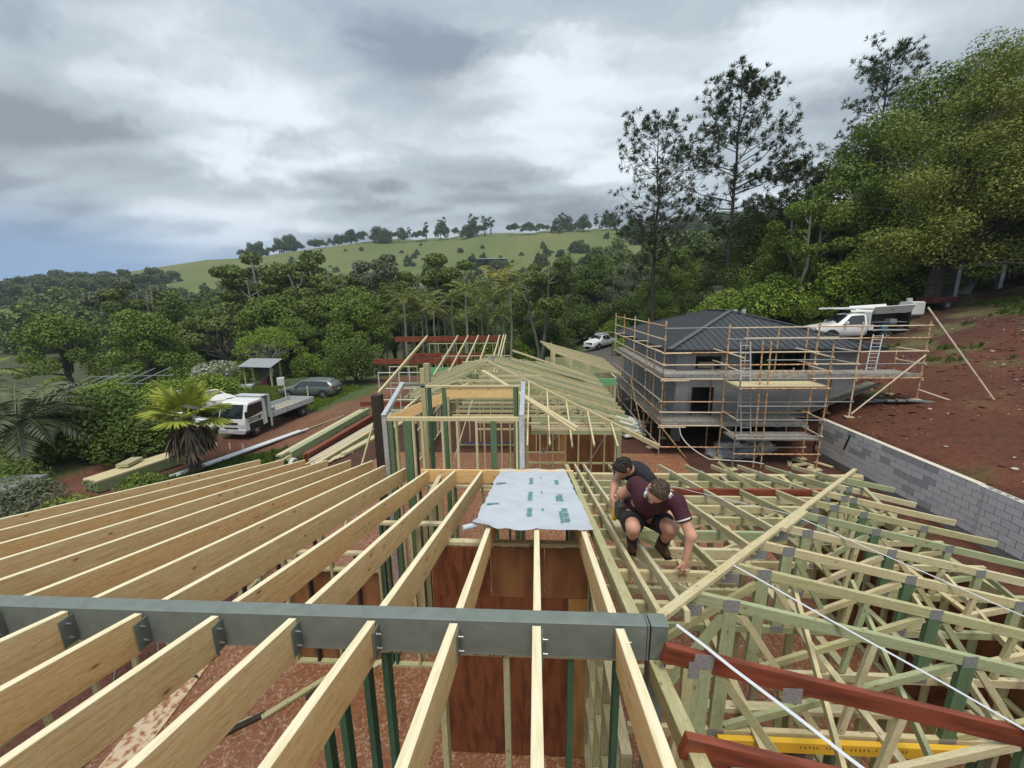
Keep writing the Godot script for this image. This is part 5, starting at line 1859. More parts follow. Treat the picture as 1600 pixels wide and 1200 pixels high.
func scatter(called: String, label: String, mat: String, count: int, s0: float, s1: float, rare: float) -> void:
	# loose lumps on the bank
	var mm := MultiMesh.new()
	mm.transform_format = MultiMesh.TRANSFORM_3D
	var st := MB.new()
	st.lathe(PackedVector2Array([Vector2(0.02, -0.4), Vector2(0.9, -0.25), Vector2(1.0, 0.1), Vector2(0.55, 0.5), Vector2(0.02, 0.6)]), Vector3.ZERO, 7)
	mm.mesh = st.mesh(mats[mat])
	mm.instance_count = count
	for i in count:
		var x := rr(12.4, 34.0)
		var zz := rr(-24.0, 0.0) - 0.2 * (x - 12.0)
		if gn.get_noise_2d(x * 4.0 + 50.0, zz * 4.0) < rr(-0.25, 0.15):
			zz -= 3.0
		var s := s0 + s1 * pow(rng.randf(), rare)
		mm.set_instance_transform(i, Transform3D(Basis.from_euler(Vector3(rr(-0.4, 0.4), rr(0, TAU), rr(-0.4, 0.4))).scaled(Vector3(s * rr(0.8, 1.8), s * 0.7, s)), Vector3(x, gh(x, zz) + s * 0.2, zz)))
	var mi := MultiMeshInstance3D.new()
	mi.name = called
	mi.multimesh = mm
	tag(mi, label, "stones")
	mi.set_meta("kind", "stuff")
	add_child(mi)


# ------------------------------------------------------------------ lumber and pipes in the yard
func stack(called: String, label: String, a: Vector3, b: Vector3, cols: int, rws: int, w: float, h: float, matn: Array, jig: float) -> void:
	var t := thing(called, label, "timber stack", (a + b) / 2)
	var d := (b - a).normalized()
	var r := d.cross(Vector3.UP).normalized()
	for j in rws:
		for i in cols:
			var o := r * ((i - (cols - 1) / 2.0) * (w + 0.004)) + Vector3(0, j * (h + 0.004) + h / 2 + 0.05, 0)
			var s := d * rr(-jig, jig)
			var sw := r * rr(-0.01, 0.01)
			wpart(t, "plank", T2(a + o + s, b + o + s + sw, w, h), mats[("pine_pale" if j == rws - 1 else "h3_pack") if called == "packed_stack" else matn[(i * 3 + j * 5 + rng.randi() % 2) % matn.size()]])
	for q in [0.12, 0.5, 0.88]:
		var p := a.lerp(b, q)
		wpart(t, "bearer", T2(p - r * (cols * w / 2 + 0.06) + Vector3(0, 0.025, 0), p + r * (cols * w / 2 + 0.06) + Vector3(0, 0.025, 0), 0.07, 0.05), mats["pine_grey"])


func on(x: float, z: float, up := 0.0) -> Vector3:
	return Vector3(x, gh(x, z) + up, z)


func build_yard() -> void:
	var oy := -0.25
	stack("timber_stack", "tall stack of greenish treated pine lengths beside the dirt track", Vector3(-11.9, gh(-11.9, -17.4), -17.4), Vector3(-11.2, gh(-11.2, -25.0), -25.0), 5, 6, 0.10, 0.085, ["pine_olive", "pine", "pine_green"], 0.35)
	stack("red_beam_stack", "pile of long red laminated beams between the pine stacks", Vector3(-10.55, gh(-10.5, -16.8) + 0.05, -16.8), Vector3(-9.6, gh(-9.6, -24.6) + 0.05, -24.6), 3, 2, 0.09, 0.20, ["red_lvl", "red_edge", "red_lvl"], 0.2)
	stack("mixed_stack", "low pile of mixed orange and green lengths nearest the old dark post", Vector3(-9.95, gh(-9.9, -16.4) + 0.03, -16.4), Vector3(-8.6, gh(-8.6, -24.0) + 0.03, -24.0), 8, 2, 0.09, 0.05, ["lvl_warm", "h3_green", "pine_grey", "pine_pale", "h3_green", "zinc_light"], 0.8)
	stack("batten_stack", "loose pile of pale battens right of the green lengths", Vector3(-8.95, gh(-8.9, -16.6) + 0.02, -16.6), Vector3(-7.3, gh(-7.3, -22.8) + 0.02, -22.8), 5, 2, 0.07, 0.045, ["pine_pale", "pine_olive", "pine_grey"], 0.6)
	for i in 5:
		var q := on(-12.9 + 0.17 * i, -16.0 - 0.3 * i, 0.06)
		var e := on(-12.45 + 0.2 * i, -19.8 + 0.4 * i, 0.06)
		solo("loose_length", "%s loose pine length from the left, lying before the treated pine stack" % nth(i), "timber", T2(q, e, 0.09, 0.045), mats[["pine_pale", "pine", "pine_olive"][i % 3]], "loose lengths before the stack")
	var cl := thing("chain_coil", "white coil of strap hung on the near end of the red beams", "coil", on(-11.0, -16.5))
	for i in 3:
		var pts := PackedVector3Array()
		for j in 17:
			var a := TAU * j / 16
			pts.append(Vector3(0.05 * i, 0.28 + 0.22 * sin(a) * (1 - 0.1 * i), 0.26 * cos(a)))
		var m := MB.new()
		m.rope(pts, 0.03, 6)
		part(cl, "loop", m, mats["rope_white"])
	# the packed stack at left
	stack("packed_stack", "long wrapped pack of pine with pale top and green side at left", on(-18.6, -14.6), on(-17.6, -18.2), 10, 7, 0.09, 0.07, ["pine_pale", "pine_green", "pine_pale"], 0.04)
	var bx := BX(on(-18.45, -16.2, 0.60), Vector3(0.5, 0.14, 0.9), 0.0, 0.2)
	solo("timber_bundle", "small greenish bundle lying on top of the wrapped pine pack", "bundle", bx, mats["pine_grey"])
	for i in 4:
		var a := on(-16.5 + 0.17 * i, -15.6 - 0.2 * i, 0.10 + 0.05 * (i % 2))
		var b := on(-14.35 + 0.15 * i, -22.2 - 0.2 * i, 0.10 + 0.05 * (i % 2))
		solo("drain_pipe", "%s long white pipe from the left, lying in the grass before the truck" % nth(i), "pipe", TB(a, b, 0.065, 8), mats["pvc"], "white pipes before the truck")
	solo("ground_rail", "thin pale rail lying in the grass beyond the white pipes", "rail", T2(on(-14.2, -22.8, 0.05), on(-13.3, -26.2, 0.05), 0.09, 0.05), mats["pine_grey"])
	for i in 3:
		solo("survey_peg", "%s white-topped peg from the left, standing near the truck's front wheel" % nth(i), "peg", BX(on(-17.4 + 0.9 * i, -19.9 + 0.2 * i), Vector3(0.05, 0.35, 0.05)), mats["white_dull"], "white pegs near the truck")


# ------------------------------------------------------------------ vehicles
func wheel(t: Node3D, at: Vector3, r: float, w: float, spokes := 5) -> void:
	var m := MB.new()
	m.lathe(PackedVector2Array([Vector2(r * 0.60, -w / 2), Vector2(r * 0.92, -w / 2), Vector2(r, -w * 0.3), Vector2(r, w * 0.3), Vector2(r * 0.92, w / 2), Vector2(r * 0.60, w / 2)]), Vector3.ZERO, 20)
	m.turn(Basis(Vector3.RIGHT, PI / 2))
	m.shift(at)
	var o := part(t, "wheel", m, mats["tyre"])
	var s := 1.0 if at.z > 0 else -1.0
	var h := MB.new()
	h.lathe(PackedVector2Array([Vector2(0.01, -0.02), Vector2(r * 0.62, -0.02), Vector2(r * 0.62, 0.01), Vector2(r * 0.52, 0.0), Vector2(r * 0.2, 0.012), Vector2(0.01, 0.02)]), Vector3.ZERO, 16)
	h.turn(Basis(Vector3.RIGHT, PI / 2 * s))
	h.shift(at + Vector3(0, 0, s * w * 0.46))
	part(o, "rim", h, mats["rim"])
	for i in spokes:
		var a := TAU * i / spokes
		var b := MB.new()
		b.bar(at + Vector3(0, 0, s * (w * 0.46 + 0.012)), at + Vector3(cos(a) * r * 0.55, sin(a) * r * 0.55, s * (w * 0.46 + 0.006)), 0.05, 0.02, Vector3(0, 0, 1))
		part(o, "spoke", b, mats["rim"])


func pane(t: Node3D, called: String, p: Array, mat := "glass_dark") -> void:   # a slightly proud sheet, corners counter-clockwise from outside
	var m := MB.new()
	var nn: Vector3 = (p[1] - p[0]).cross(p[2] - p[0]).normalized()
	var top := PackedVector3Array()
	for q in p:
		top.append(q + nn * 0.006)
	m.poly(top)
	for i in p.size():
		var j := (i + 1) % p.size()
		m.face(p[i] - nn * 0.01, p[j] - nn * 0.01, top[j], top[i])
	part(t, called, m, mats[mat])


# a body whose stations give: x, floor, sill-to-shoulder height, half width below, half width at the shoulder, top, half width at the top
func car_body(st: Array) -> MB:
	var rings := []
	for s in st:
		var x: float = s[0]
		var r := PackedVector3Array()
		var y0: float = s[1]
		var ys: float = s[2]
		var yt: float = s[5]
		var w0: float = s[3]
		var w1: float = s[4]
		var wt: float = s[6]
		var half := [Vector2(w0 * 0.82, y0), Vector2(w0, y0 + 0.10), Vector2(w1, lerpf(y0, ys, 0.55)), Vector2(w1 * 0.985, ys), Vector2(lerpf(w1, wt, 0.55), lerpf(ys, yt, 0.55)), Vector2(wt, yt - 0.03), Vector2(wt * 0.8, yt), Vector2(0.0, yt + 0.012)]
		for q in half:
			r.append(Vector3(x, q.y, q.x))
		for i in range(half.size() - 2, -1, -1):
			r.append(Vector3(x, half[i].y, -half[i].x))
		rings.append(r)
	var m := MB.new()
	m.loft(rings, true, true)
	fix_out(m)
	return m


func fix_out(m: MB) -> void:   # make a closed skin face outward
	var vol := 0.0
	for i in range(0, m.f.size(), 3):
		vol += m.v[m.f[i]].dot(m.v[m.f[i + 2]].cross(m.v[m.f[i + 1]]))
	if vol < 0:
		for i in range(0, m.f.size(), 3):
			var k := m.f[i + 1]
			m.f[i + 1] = m.f[i + 2]
			m.f[i + 2] = k
	# normals from the faces, averaged on shared corners
	var acc := {}
	for i in range(0, m.f.size(), 3):
		var nn := (m.v[m.f[i + 2]] - m.v[m.f[i]]).cross(m.v[m.f[i + 1]] - m.v[m.f[i]])
		for k in 3:
			var key := m.v[m.f[i + k]].snapped(Vector3(0.001, 0.001, 0.001))
			acc[key] = acc.get(key, Vector3.ZERO) + nn
	for i in m.v.size():
		m.n[i] = acc[m.v[i].snapped(Vector3(0.001, 0.001, 0.001))].normalized()


func build_vehicles() -> void:
	tipper()
	wagon()
	ute("white_ute", "white dual cab ute parked by the bushes beside the gravel road", Vector3(8.3, gh(8.3, -52.5) + 0.02, -52.5), deg_to_rad(228), false)
	ute("service_ute", "silver white service ute with raised canopy panels parked behind the dark roof", Vector3(20.2, gh(20.2, -27.3) - 0.02, -27.3), PI - 0.06, true)
	boat()
	hidden_car()
	# the dark tray at the left edge
	var t := thing("flat_trailer", "dark flat trailer deck showing at the left edge beyond the rafters", "trailer", on(-22.4, -13.4), 0.12)
	part(t, "deck", BX(Vector3(0, 0.72, 0), Vector3(4.2, 0.12, 2.0), 0.01), mats["zinc"])
	part(t, "side_rail", BX(Vector3(0, 0.60, 1.0), Vector3(4.2, 0.14, 0.05)), mats["black_plastic"])
	part(t, "axle_box", BX(Vector3(0, 0.3, 0), Vector3(3.2, 0.3, 1.5)), mats["black_plastic"])
	for s in [-1, 1]:
		for q in [-0.45, 0.45]:
			wheel(t, Vector3(q, 0.33, 0.85 * s), 0.33, 0.2)


func tipper() -> void:
	# forward is +x in the truck's own axes
	var t := thing("tray_truck", "white cab-over truck with an open grey tray and dropped sides on the dirt track", "truck", Vector3(-17.1, -0.97, -24.2), deg_to_rad(-90) - 0.11)
	t.position.y = gh(-17.0, -24.0) + 0.02
	var hw := 0.88
	# cab
	var cab := MB.new()
	var pr := PackedVector2Array([Vector2(1.30, 0.52), Vector2(2.98, 0.42), Vector2(3.06, 0.62), Vector2(3.06, 0.98), Vector2(3.02, 1.22), Vector2(2.72, 2.04), Vector2(2.55, 2.16), Vector2(1.45, 2.20), Vector2(1.32, 2.10)])
	cab.outline(pr, hw, 0.10, 0.07)
	fix_flat(cab)
	var c := part(t, "cab", cab, mats["car_white"])
	pane(c, "windscreen", [Vector3(3.018, 1.25, 0.76), Vector3(3.018, 1.25, -0.76), Vector3(2.735, 2.02, -0.70), Vector3(2.735, 2.02, 0.70)])
	for s in [-1.0, 1.0]:
		var z: float = hw * s
		var w := [Vector3(1.62, 1.38, z), Vector3(2.82, 1.22, z), Vector3(2.88, 1.30, z), Vector3(2.62, 1.98, z), Vector3(1.62, 2.0, z)]
		if s < 0:
			w.reverse()
		pane(c, "side_window", w)
		part(c, "door_seam", BX(Vector3(1.58, 0.65, z), Vector3(0.012, 1.4, 0.012)), mats["black_plastic"])
		part(c, "door_handle", BX(Vector3(1.80, 1.18, z + 0.012 * s), Vector3(0.16, 0.04, 0.03)), mats["black_plastic"])
		part(c, "mirror", BX(Vector3(3.02, 1.32, z + 0.20 * s), Vector3(0.10, 0.36, 0.16), 0.02), mats["black_plastic"])
		part(c, "mirror_arm", TB(Vector3(2.88, 1.65, z), Vector3(3.02, 1.62, z + 0.2 * s), 0.015, 6), mats["black_plastic"])
		part(c, "headlight", BX(Vector3(3.035, 0.72, 0.68 * s), Vector3(0.07, 0.22, 0.30), 0.02), mats["lamp_clear"])
		part(c, "step", BX(Vector3(2.75, 0.40, z - 0.02 * s), Vector3(0.5, 0.12, 0.1)), mats["black_plastic"])
		part(c, "wheel_arch", BX(Vector3(2.2, 0.50, z - 0.045 * s), Vector3(1.0, 0.42, 0.12), 0.03), mats["black_plastic"])
	part(c, "sign_panel", BX(Vector3(2.30, 0.98, -hw - 0.006), Vector3(0.95, 0.22, 0.006)), mats["print_ink"])
	for i in 3:
		part(c, "sign_stripe", BX(Vector3(2.22 + 0.03 * i, 1.01 + 0.055 * i, -hw - 0.0105), Vector3(0.62 - 0.05 * i, 0.022, 0.005)), mats["white_dull"])
	part(c, "sign_emblem", TB(Vector3(2.69, 1.09, -hw - 0.014), Vector3(2.69, 1.09, -hw - 0.004), 0.07, 12), mats["white_dull"])
	part(c, "grille", BX(Vector3(3.06, 0.92, 0), Vector3(0.05, 0.12, 0.9), 0.015), mats["black_plastic"])
	part(c, "grille", BX(Vector3(3.07, 0.68, 0), Vector3(0.05, 0.07, 0.9), 0.015), mats["black_plastic"])
	part(c, "bumper", BX(Vector3(3.04, 0.38, 0), Vector3(0.16, 0.22, 1.74), 0.04), mats["zinc_light"])
	part(c, "number_plate", BX(Vector3(3.13, 0.45, 0), Vector3(0.012, 0.10, 0.36)), mats["white_dull"])
	part(c, "wiper", T2(Vector3(3.03, 1.28, 0.1), Vector3(2.93, 1.52, 0.55), 0.02, 0.015), mats["black_plastic"])
	part(c, "badge", TB(Vector3(3.045, 1.12, 0), Vector3(3.06, 1.12, 0), 0.05, 8), mats["rim"])
	# chassis and tray
	part(t, "chassis", BX(Vector3(-0.4, 0.48, 0), Vector3(5.2, 0.22, 0.75)), mats["black_plastic"])
	part(t, "fuel_tank", BX(Vector3(0.45, 0.40, 0.62), Vector3(0.7, 0.32, 0.35), 0.05), mats["zinc"])
	part(t, "mud_guard", BX(Vector3(-1.85, 0.60, 0), Vector3(1.1, 0.08, 1.75)), mats["black_plastic"])
	var tr := part(t, "tray_floor", BX(Vector3(-0.95, 0.84, 0), Vector3(4.05, 0.07, 1.86)), mats["zinc"])
	for i in 6:
		part(tr, "floor_board", BX(Vector3(-0.95, 0.911, -0.74 + 0.296 * i), Vector3(3.98, 0.018, 0.28)), mats["scaf_plank"])
	for s in [-1.0, 1.0]:
		for j in 3:
			part(t, "side_slat", BX(Vector3(-0.95, 0.80 + 0.125 * j, 0.95 * s), Vector3(4.05, 0.115, 0.035), 0.008), mats["zinc_light"])
		for x in [-2.9, -1.6, -0.3, 0.95]:
			part(t, "side_latch", BX(Vector3(x, 0.80, 0.978 * s), Vector3(0.05, 0.36, 0.02)), mats["zinc"])
	for j in 3:
		part(t, "tail_slat", BX(Vector3(-2.99, 0.80 + 0.125 * j, 0), Vector3(0.035, 0.115, 1.86), 0.008), mats["zinc_light"])
	var hb := part(t, "headboard", BX(Vector3(1.10, 0.85, 0), Vector3(0.06, 1.40, 1.86), 0.01), mats["zinc_light"])
	for s in [-1.0, 1.0]:
		part(hb, "headboard_post", BX(Vector3(1.10, 0.30, 0.95 * s), Vector3(0.10, 1.98, 0.06)), mats["zinc_light"])
	part(hb, "headboard_shelf", BX(Vector3(1.35, 2.24, 0), Vector3(0.55, 0.05, 1.86)), mats["zinc_light"])
	part(t, "tool_box", BX(Vector3(0.75, 0.935, -0.45), Vector3(0.5, 0.40, 0.65), 0.02), mats["zinc"])
	for s in [-1.0, 1.0]:
		part(t, "rear_stanchion", BX(Vector3(-2.55, 0.85, 0.88 * s), Vector3(0.05, 1.15, 0.05)), mats["white_dull"])
		part(t, "tail_light", BX(Vector3(-2.98, 0.62, 0.72 * s), Vector3(0.04, 0.10, 0.26)), mats["lamp_red"])
		wheel(t, Vector3(2.2, 0.38, 0.76 * s), 0.38, 0.22)
		wheel(t, Vector3(-1.85, 0.38, 0.74 * s), 0.38, 0.34)
	part(t, "load_plank", BX(Vector3(-1.0, 0.93, -0.3), Vector3(1.8, 0.03, 0.2), 0.0, 0.1), mats["pine_grey"])
	part(t, "load_block", BX(Vector3(0.2, 0.93, -0.1), Vector3(0.3, 0.07, 0.22), 0.0, 0.3), mats["pine_pale"])


func fix_flat(m: MB) -> void:   # a flat-shaded closed skin, turned outward
	var vol := 0.0
	for i in range(0, m.f.size(), 3):
		vol += m.v[m.f[i]].dot(m.v[m.f[i + 2]].cross(m.v[m.f[i + 1]]))
	if vol < 0:
		for i in range(0, m.f.size(), 3):
			var k := m.f[i + 1]
			m.f[i + 1] = m.f[i + 2]
			m.f[i + 2] = k
		for i in m.n.size():
			m.n[i] = -m.n[i]


func wagon() -> void:
	var t := thing("station_wagon", "sage grey station wagon parked beside the round dark tree", "car", Vector3(-18.9, gh(-18.9, -32.1) + 0.01, -32.1), PI + 0.02)
	var b := car_body([[-2.36, 0.42, 0.80, 0.62, 0.70, 0.92, 0.58], [-2.30, 0.30, 0.92, 0.80, 0.84, 1.00, 0.66], [-2.12, 0.24, 0.96, 0.86, 0.89, 1.30, 0.60], [-1.75, 0.22, 0.96, 0.88, 0.90, 1.47, 0.60], [-0.9, 0.20, 0.95, 0.89, 0.91, 1.53, 0.60], [0.1, 0.20, 0.93, 0.89, 0.91, 1.52, 0.60], [0.55, 0.20, 0.92, 0.89, 0.91, 1.42, 0.60], [1.25, 0.20, 0.90, 0.88, 0.90, 0.99, 0.70], [1.9, 0.22, 0.82, 0.87, 0.88, 0.86, 0.68], [2.25, 0.26, 0.70, 0.82, 0.82, 0.74, 0.60], [2.40, 0.34, 0.58, 0.60, 0.62, 0.62, 0.45]])
	var o := part(t, "body", b, mats["car_sage"])
	for s in [-1.0, 1.0]:
		var wins := [[Vector2(-2.02, 0.99), Vector2(-1.25, 0.99), Vector2(-1.25, 1.40), Vector2(-1.80, 1.36)], [Vector2(-1.20, 0.99), Vector2(-0.28, 0.98), Vector2(-0.28, 1.43), Vector2(-1.20, 1.41)], [Vector2(-0.22, 0.98), Vector2(0.92, 0.97), Vector2(0.36, 1.40), Vector2(-0.22, 1.43)]]
		for w in wins:
			var p := []
			for q in w:
				p.append(Vector3(q.x, q.y, s * lerpf(0.895, 0.715, (q.y - 0.95) / 0.5)))
			if s < 0:
				p.reverse()
			pane(o, "side_window", p)
		part(o, "roof_rail", T2(Vector3(-1.8, 1.55, 0.55 * s), Vector3(0.3, 1.56, 0.55 * s), 0.03, 0.03), mats["black_plastic"])
		part(o, "mirror", BX(Vector3(0.75, 0.98, 0.98 * s), Vector3(0.12, 0.12, 0.18), 0.03), mats["car_sage"])
		part(o, "headlight", BX(Vector3(2.18, 0.60, 0.66 * s), Vector3(0.25, 0.12, 0.26), 0.04), mats["lamp_clear"])
		part(o, "tail_light", BX(Vector3(-2.20, 0.84, 0.76 * s), Vector3(0.26, 0.16, 0.20), 0.03), mats["lamp_red"])
		part(o, "door_seam", BX(Vector3(-0.25, 0.32, 0.905 * s), Vector3(0.014, 0.62, 0.012)), mats["black_plastic"])
		part(o, "door_seam", BX(Vector3(0.86, 0.32, 0.900 * s), Vector3(0.014, 0.60, 0.012)), mats["black_plastic"])
		for x in [-0.95, 0.05]:
			part(o, "door_handle", BX(Vector3(x, 0.82, 0.915 * s), Vector3(0.16, 0.03, 0.02)), mats["rim"])
		for x in [-1.42, 1.45]:
			var m := MB.new()
			m.tube(Vector3(x, 0.34, s * 0.80), Vector3(x, 0.34, s * 0.912), 0.40, 18)
			part(o, "wheel_arch", m, mats["black_plastic"])
			wheel(t, Vector3(x, 0.33, s * 0.82), 0.33, 0.22)
	pane(o, "windscreen", [Vector3(1.20, 1.02, 0.66), Vector3(1.20, 1.02, -0.66), Vector3(0.60, 1.41, -0.57), Vector3(0.60, 1.41, 0.57)])
	pane(o, "rear_window", [Vector3(-2.235, 1.03, -0.62), Vector3(-2.235, 1.03, 0.62), Vector3(-2.02, 1.38, 0.56), Vector3(-2.02, 1.38, -0.56)])
	part(o, "number_plate", BX(Vector3(-2.375, 0.62, 0), Vector3(0.012, 0.12, 0.36)), mats["white_dull"])
	part(o, "bumper", BX(Vector3(-2.33, 0.34, 0), Vector3(0.12, 0.16, 1.4), 0.04), mats["black_plastic"])


func ute(called: String, label: String, at: Vector3, turn: float, service: bool) -> void:
	var t := thing(called, label, "ute", at, turn)
	var b: MB
	if service:
		b = car_body([[-0.42, 0.5, 1.1, 0.80, 0.86, 1.76, 0.62], [-0.30, 0.42, 1.12, 0.88, 0.92, 1.80, 0.64], [0.25, 0.40, 1.12, 0.89, 0.92, 1.82, 0.64], [0.62, 0.40, 1.10, 0.89, 0.92, 1.74, 0.64], [1.30, 0.40, 1.08, 0.89, 0.92, 1.20, 0.74], [2.05, 0.42, 1.02, 0.89, 0.91, 1.08, 0.72], [2.45, 0.46, 0.92, 0.86, 0.86, 0.98, 0.64], [2.62, 0.52, 0.80, 0.66, 0.68, 0.84, 0.5]])
	else:
		b = car_body([[-1.02, 0.5, 1.1, 0.82, 0.88, 1.72, 0.60], [-0.90, 0.42, 1.12, 0.88, 0.92, 1.78, 0.64], [0.15, 0.40, 1.12, 0.89, 0.92, 1.82, 0.64], [0.62, 0.40, 1.10, 0.89, 0.92, 1.74, 0.64], [1.30, 0.40, 1.08, 0.89, 0.92, 1.20, 0.74], [2.05, 0.42, 1.02, 0.89, 0.91, 1.08, 0.72], [2.45, 0.46, 0.92, 0.86, 0.86, 0.98, 0.64], [2.62, 0.52, 0.80, 0.66, 0.68, 0.84, 0.5]])
	var o := part(t, "cab", b, mats["car_white"])
	for s in [-1.0, 1.0]:
		var wins := [[Vector2(-0.20, 1.16), Vector2(1.05, 1.14), Vector2(0.55, 1.68), Vector2(-0.20, 1.72)]]
		if not service:
			wins = [[Vector2(-0.85, 1.17), Vector2(-0.02, 1.16), Vector2(-0.02, 1.72), Vector2(-0.72, 1.68)], [Vector2(0.05, 1.16), Vector2(1.05, 1.14), Vector2(0.55, 1.68), Vector2(0.05, 1.72)]]
		for w in wins:
			var p := []
			for q in w:
				p.append(Vector3(q.x, q.y, s * lerpf(0.910, 0.725, (q.y - 1.12) / 0.6)))
			if s < 0:
				p.reverse()
			pane(o, "side_window", p)
		part(o, "mirror", BX(Vector3(0.92, 1.16, 1.02 * s), Vector3(0.12, 0.2, 0.22), 0.03), mats["white_paint"])
		part(o, "headlight", BX(Vector3(2.42, 0.80, 0.70 * s), Vector3(0.22, 0.16, 0.26), 0.04), mats["lamp_clear"])
		part(o, "door_handle", BX(Vector3(0.05, 1.02, 0.925 * s), Vector3(0.16, 0.03, 0.02)), mats["black_plastic"])
		part(o, "door_seam", BX(Vector3(-0.26, 0.52, 0.915 * s), Vector3(0.014, 0.62, 0.012)), mats["black_plastic"])
		for x in [-1.50, 1.62]:
			var m := MB.new()
			m.tube(Vector3(x, 0.40, s * 0.78), Vector3(x, 0.40, s * 0.918), 0.46, 18)
			if x > 0:
				part(o, "wheel_arch", m, mats["black_plastic"])
			wheel(t, Vector3(x, 0.39, s * 0.80), 0.39, 0.25)
	pane(o, "windscreen", [Vector3(1.24, 1.24, 0.70), Vector3(1.24, 1.24, -0.70), Vector3(0.68, 1.73, -0.60), Vector3(0.68, 1.73, 0.60)])
	part(o, "grille", BX(Vector3(2.58, 0.66, 0), Vector3(0.08, 0.26, 1.0), 0.03), mats["black_plastic"])
	part(o, "bumper", BX(Vector3(2.52, 0.42, 0), Vector3(0.24, 0.22, 1.6), 0.06), mats["white_paint"])
	part(t, "chassis", BX(Vector3(-0.6, 0.42, 0), Vector3(3.6, 0.2, 0.9)), mats["black_plastic"])
	if service:
		# canopy box open on both sides, its lids swung up
		part(t, "canopy_floor", BX(Vector3(-1.55, 0.78, 0), Vector3(2.25, 0.06, 1.8)), mats["zinc_light"])
		part(t, "canopy_roof", BX(Vector3(-1.55, 1.84, 0), Vector3(2.25, 0.05, 1.1)), mats["white_paint"])
		part(t, "canopy_front", BX(Vector3(-0.46, 0.80, 0), Vector3(0.05, 1.08, 1.8), 0.01), mats["white_paint"])
		part(t, "canopy_back", BX(Vector3(-2.65, 0.80, 0), Vector3(0.05, 1.08, 1.8), 0.01), mats["black_plastic"])
		part(t, "canopy_divider", BX(Vector3(-1.55, 0.80, 0), Vector3(2.2, 1.03, 0.04)), mats["black_plastic"])
		for s in [-1.0, 1.0]:
			var l := MB.new()
			l.bar(Vector3(-2.65, 2.06 + 0.06, 1.0 * s), Vector3(-0.46, 2.0, 1.0 * s), 0.04, 0.55, Vector3(0, 0.82, 0.57 * s))
			var lid := part(t, "canopy_lid", l, mats["white_paint"])
			part(lid, "lid_lock", TB(Vector3(-1.5, 2.06, 1.02 * s), Vector3(-1.5, 2.08, 1.05 * s), 0.05, 8), mats["black_plastic"])
			for x in [-2.55, -0.55]:
				part(t, "gas_strut", TB(Vector3(x, 1.3, 0.88 * s), Vector3(x, 1.95, 1.05 * s), 0.015, 6), mats["black_plastic"])
			for i in 5:
				part(t, "tool_case", BX(Vector3(-2.3 + 0.42 * i, 0.845 + 0.3 * (i % 2), 0.5 * s), Vector3(0.36, 0.26 + 0.06 * (i % 3), 0.5), 0.02), mats[["black_plastic", "zinc", "tarp_blue", "black_plastic", "white_dull"][i]])
			part(t, "shelf", BX(Vector3(-1.55, 1.27, 0.45 * s), Vector3(2.2, 0.03, 0.8)), mats["zinc"])
		for x in [-2.3, -0.8, 0.3]:
			part(t, "rack_bar", BX(Vector3(x, 2.02, 0), Vector3(0.05, 0.05, 1.3)), mats["zinc"])
		var rk := part(t, "rack_load", BX(Vector3(0.1, 2.08, -0.2), Vector3(2.6, 0.05, 0.5)), mats["white_dull"])
		part(rk, "load_pipe", TB(Vector3(-1.2, 2.15, 0.1), Vector3(2.0, 2.12, 0.1), 0.05, 8), mats["pvc"])
		for s in [-1.0, 1.0]:
			part(t, "tail_hoop", TB(Vector3(-2.75, 0.8, 0.7 * s), Vector3(-2.75, 1.55, 0.7 * s), 0.03, 6), mats["scaf_pale"])
	else:
		part(t, "tub_floor", BX(Vector3(-1.85, 0.60, 0), Vector3(1.65, 0.06, 1.7)), mats["white_paint"])
		for s in [-1.0, 1.0]:
			part(t, "tub_side", BX(Vector3(-1.85, 0.55, 0.86 * s), Vector3(1.68, 0.58, 0.08), 0.03), mats["car_white"])
			part(t, "rack_post", BX(Vector3(-2.55, 1.1, 0.8 * s), Vector3(0.05, 0.8, 0.05)), mats["white_paint"])
		part(t, "tailgate", BX(Vector3(-2.68, 0.55, 0), Vector3(0.08, 0.58, 1.7), 0.02), mats["car_white"])
		part(t, "rack_bar", BX(Vector3(-2.55, 1.88, 0), Vector3(0.05, 0.05, 1.65)), mats["white_paint"])
		part(t, "roof_rack", BX(Vector3(-0.2, 1.88, 0), Vector3(1.3, 0.05, 1.2)), mats["zinc_light"])


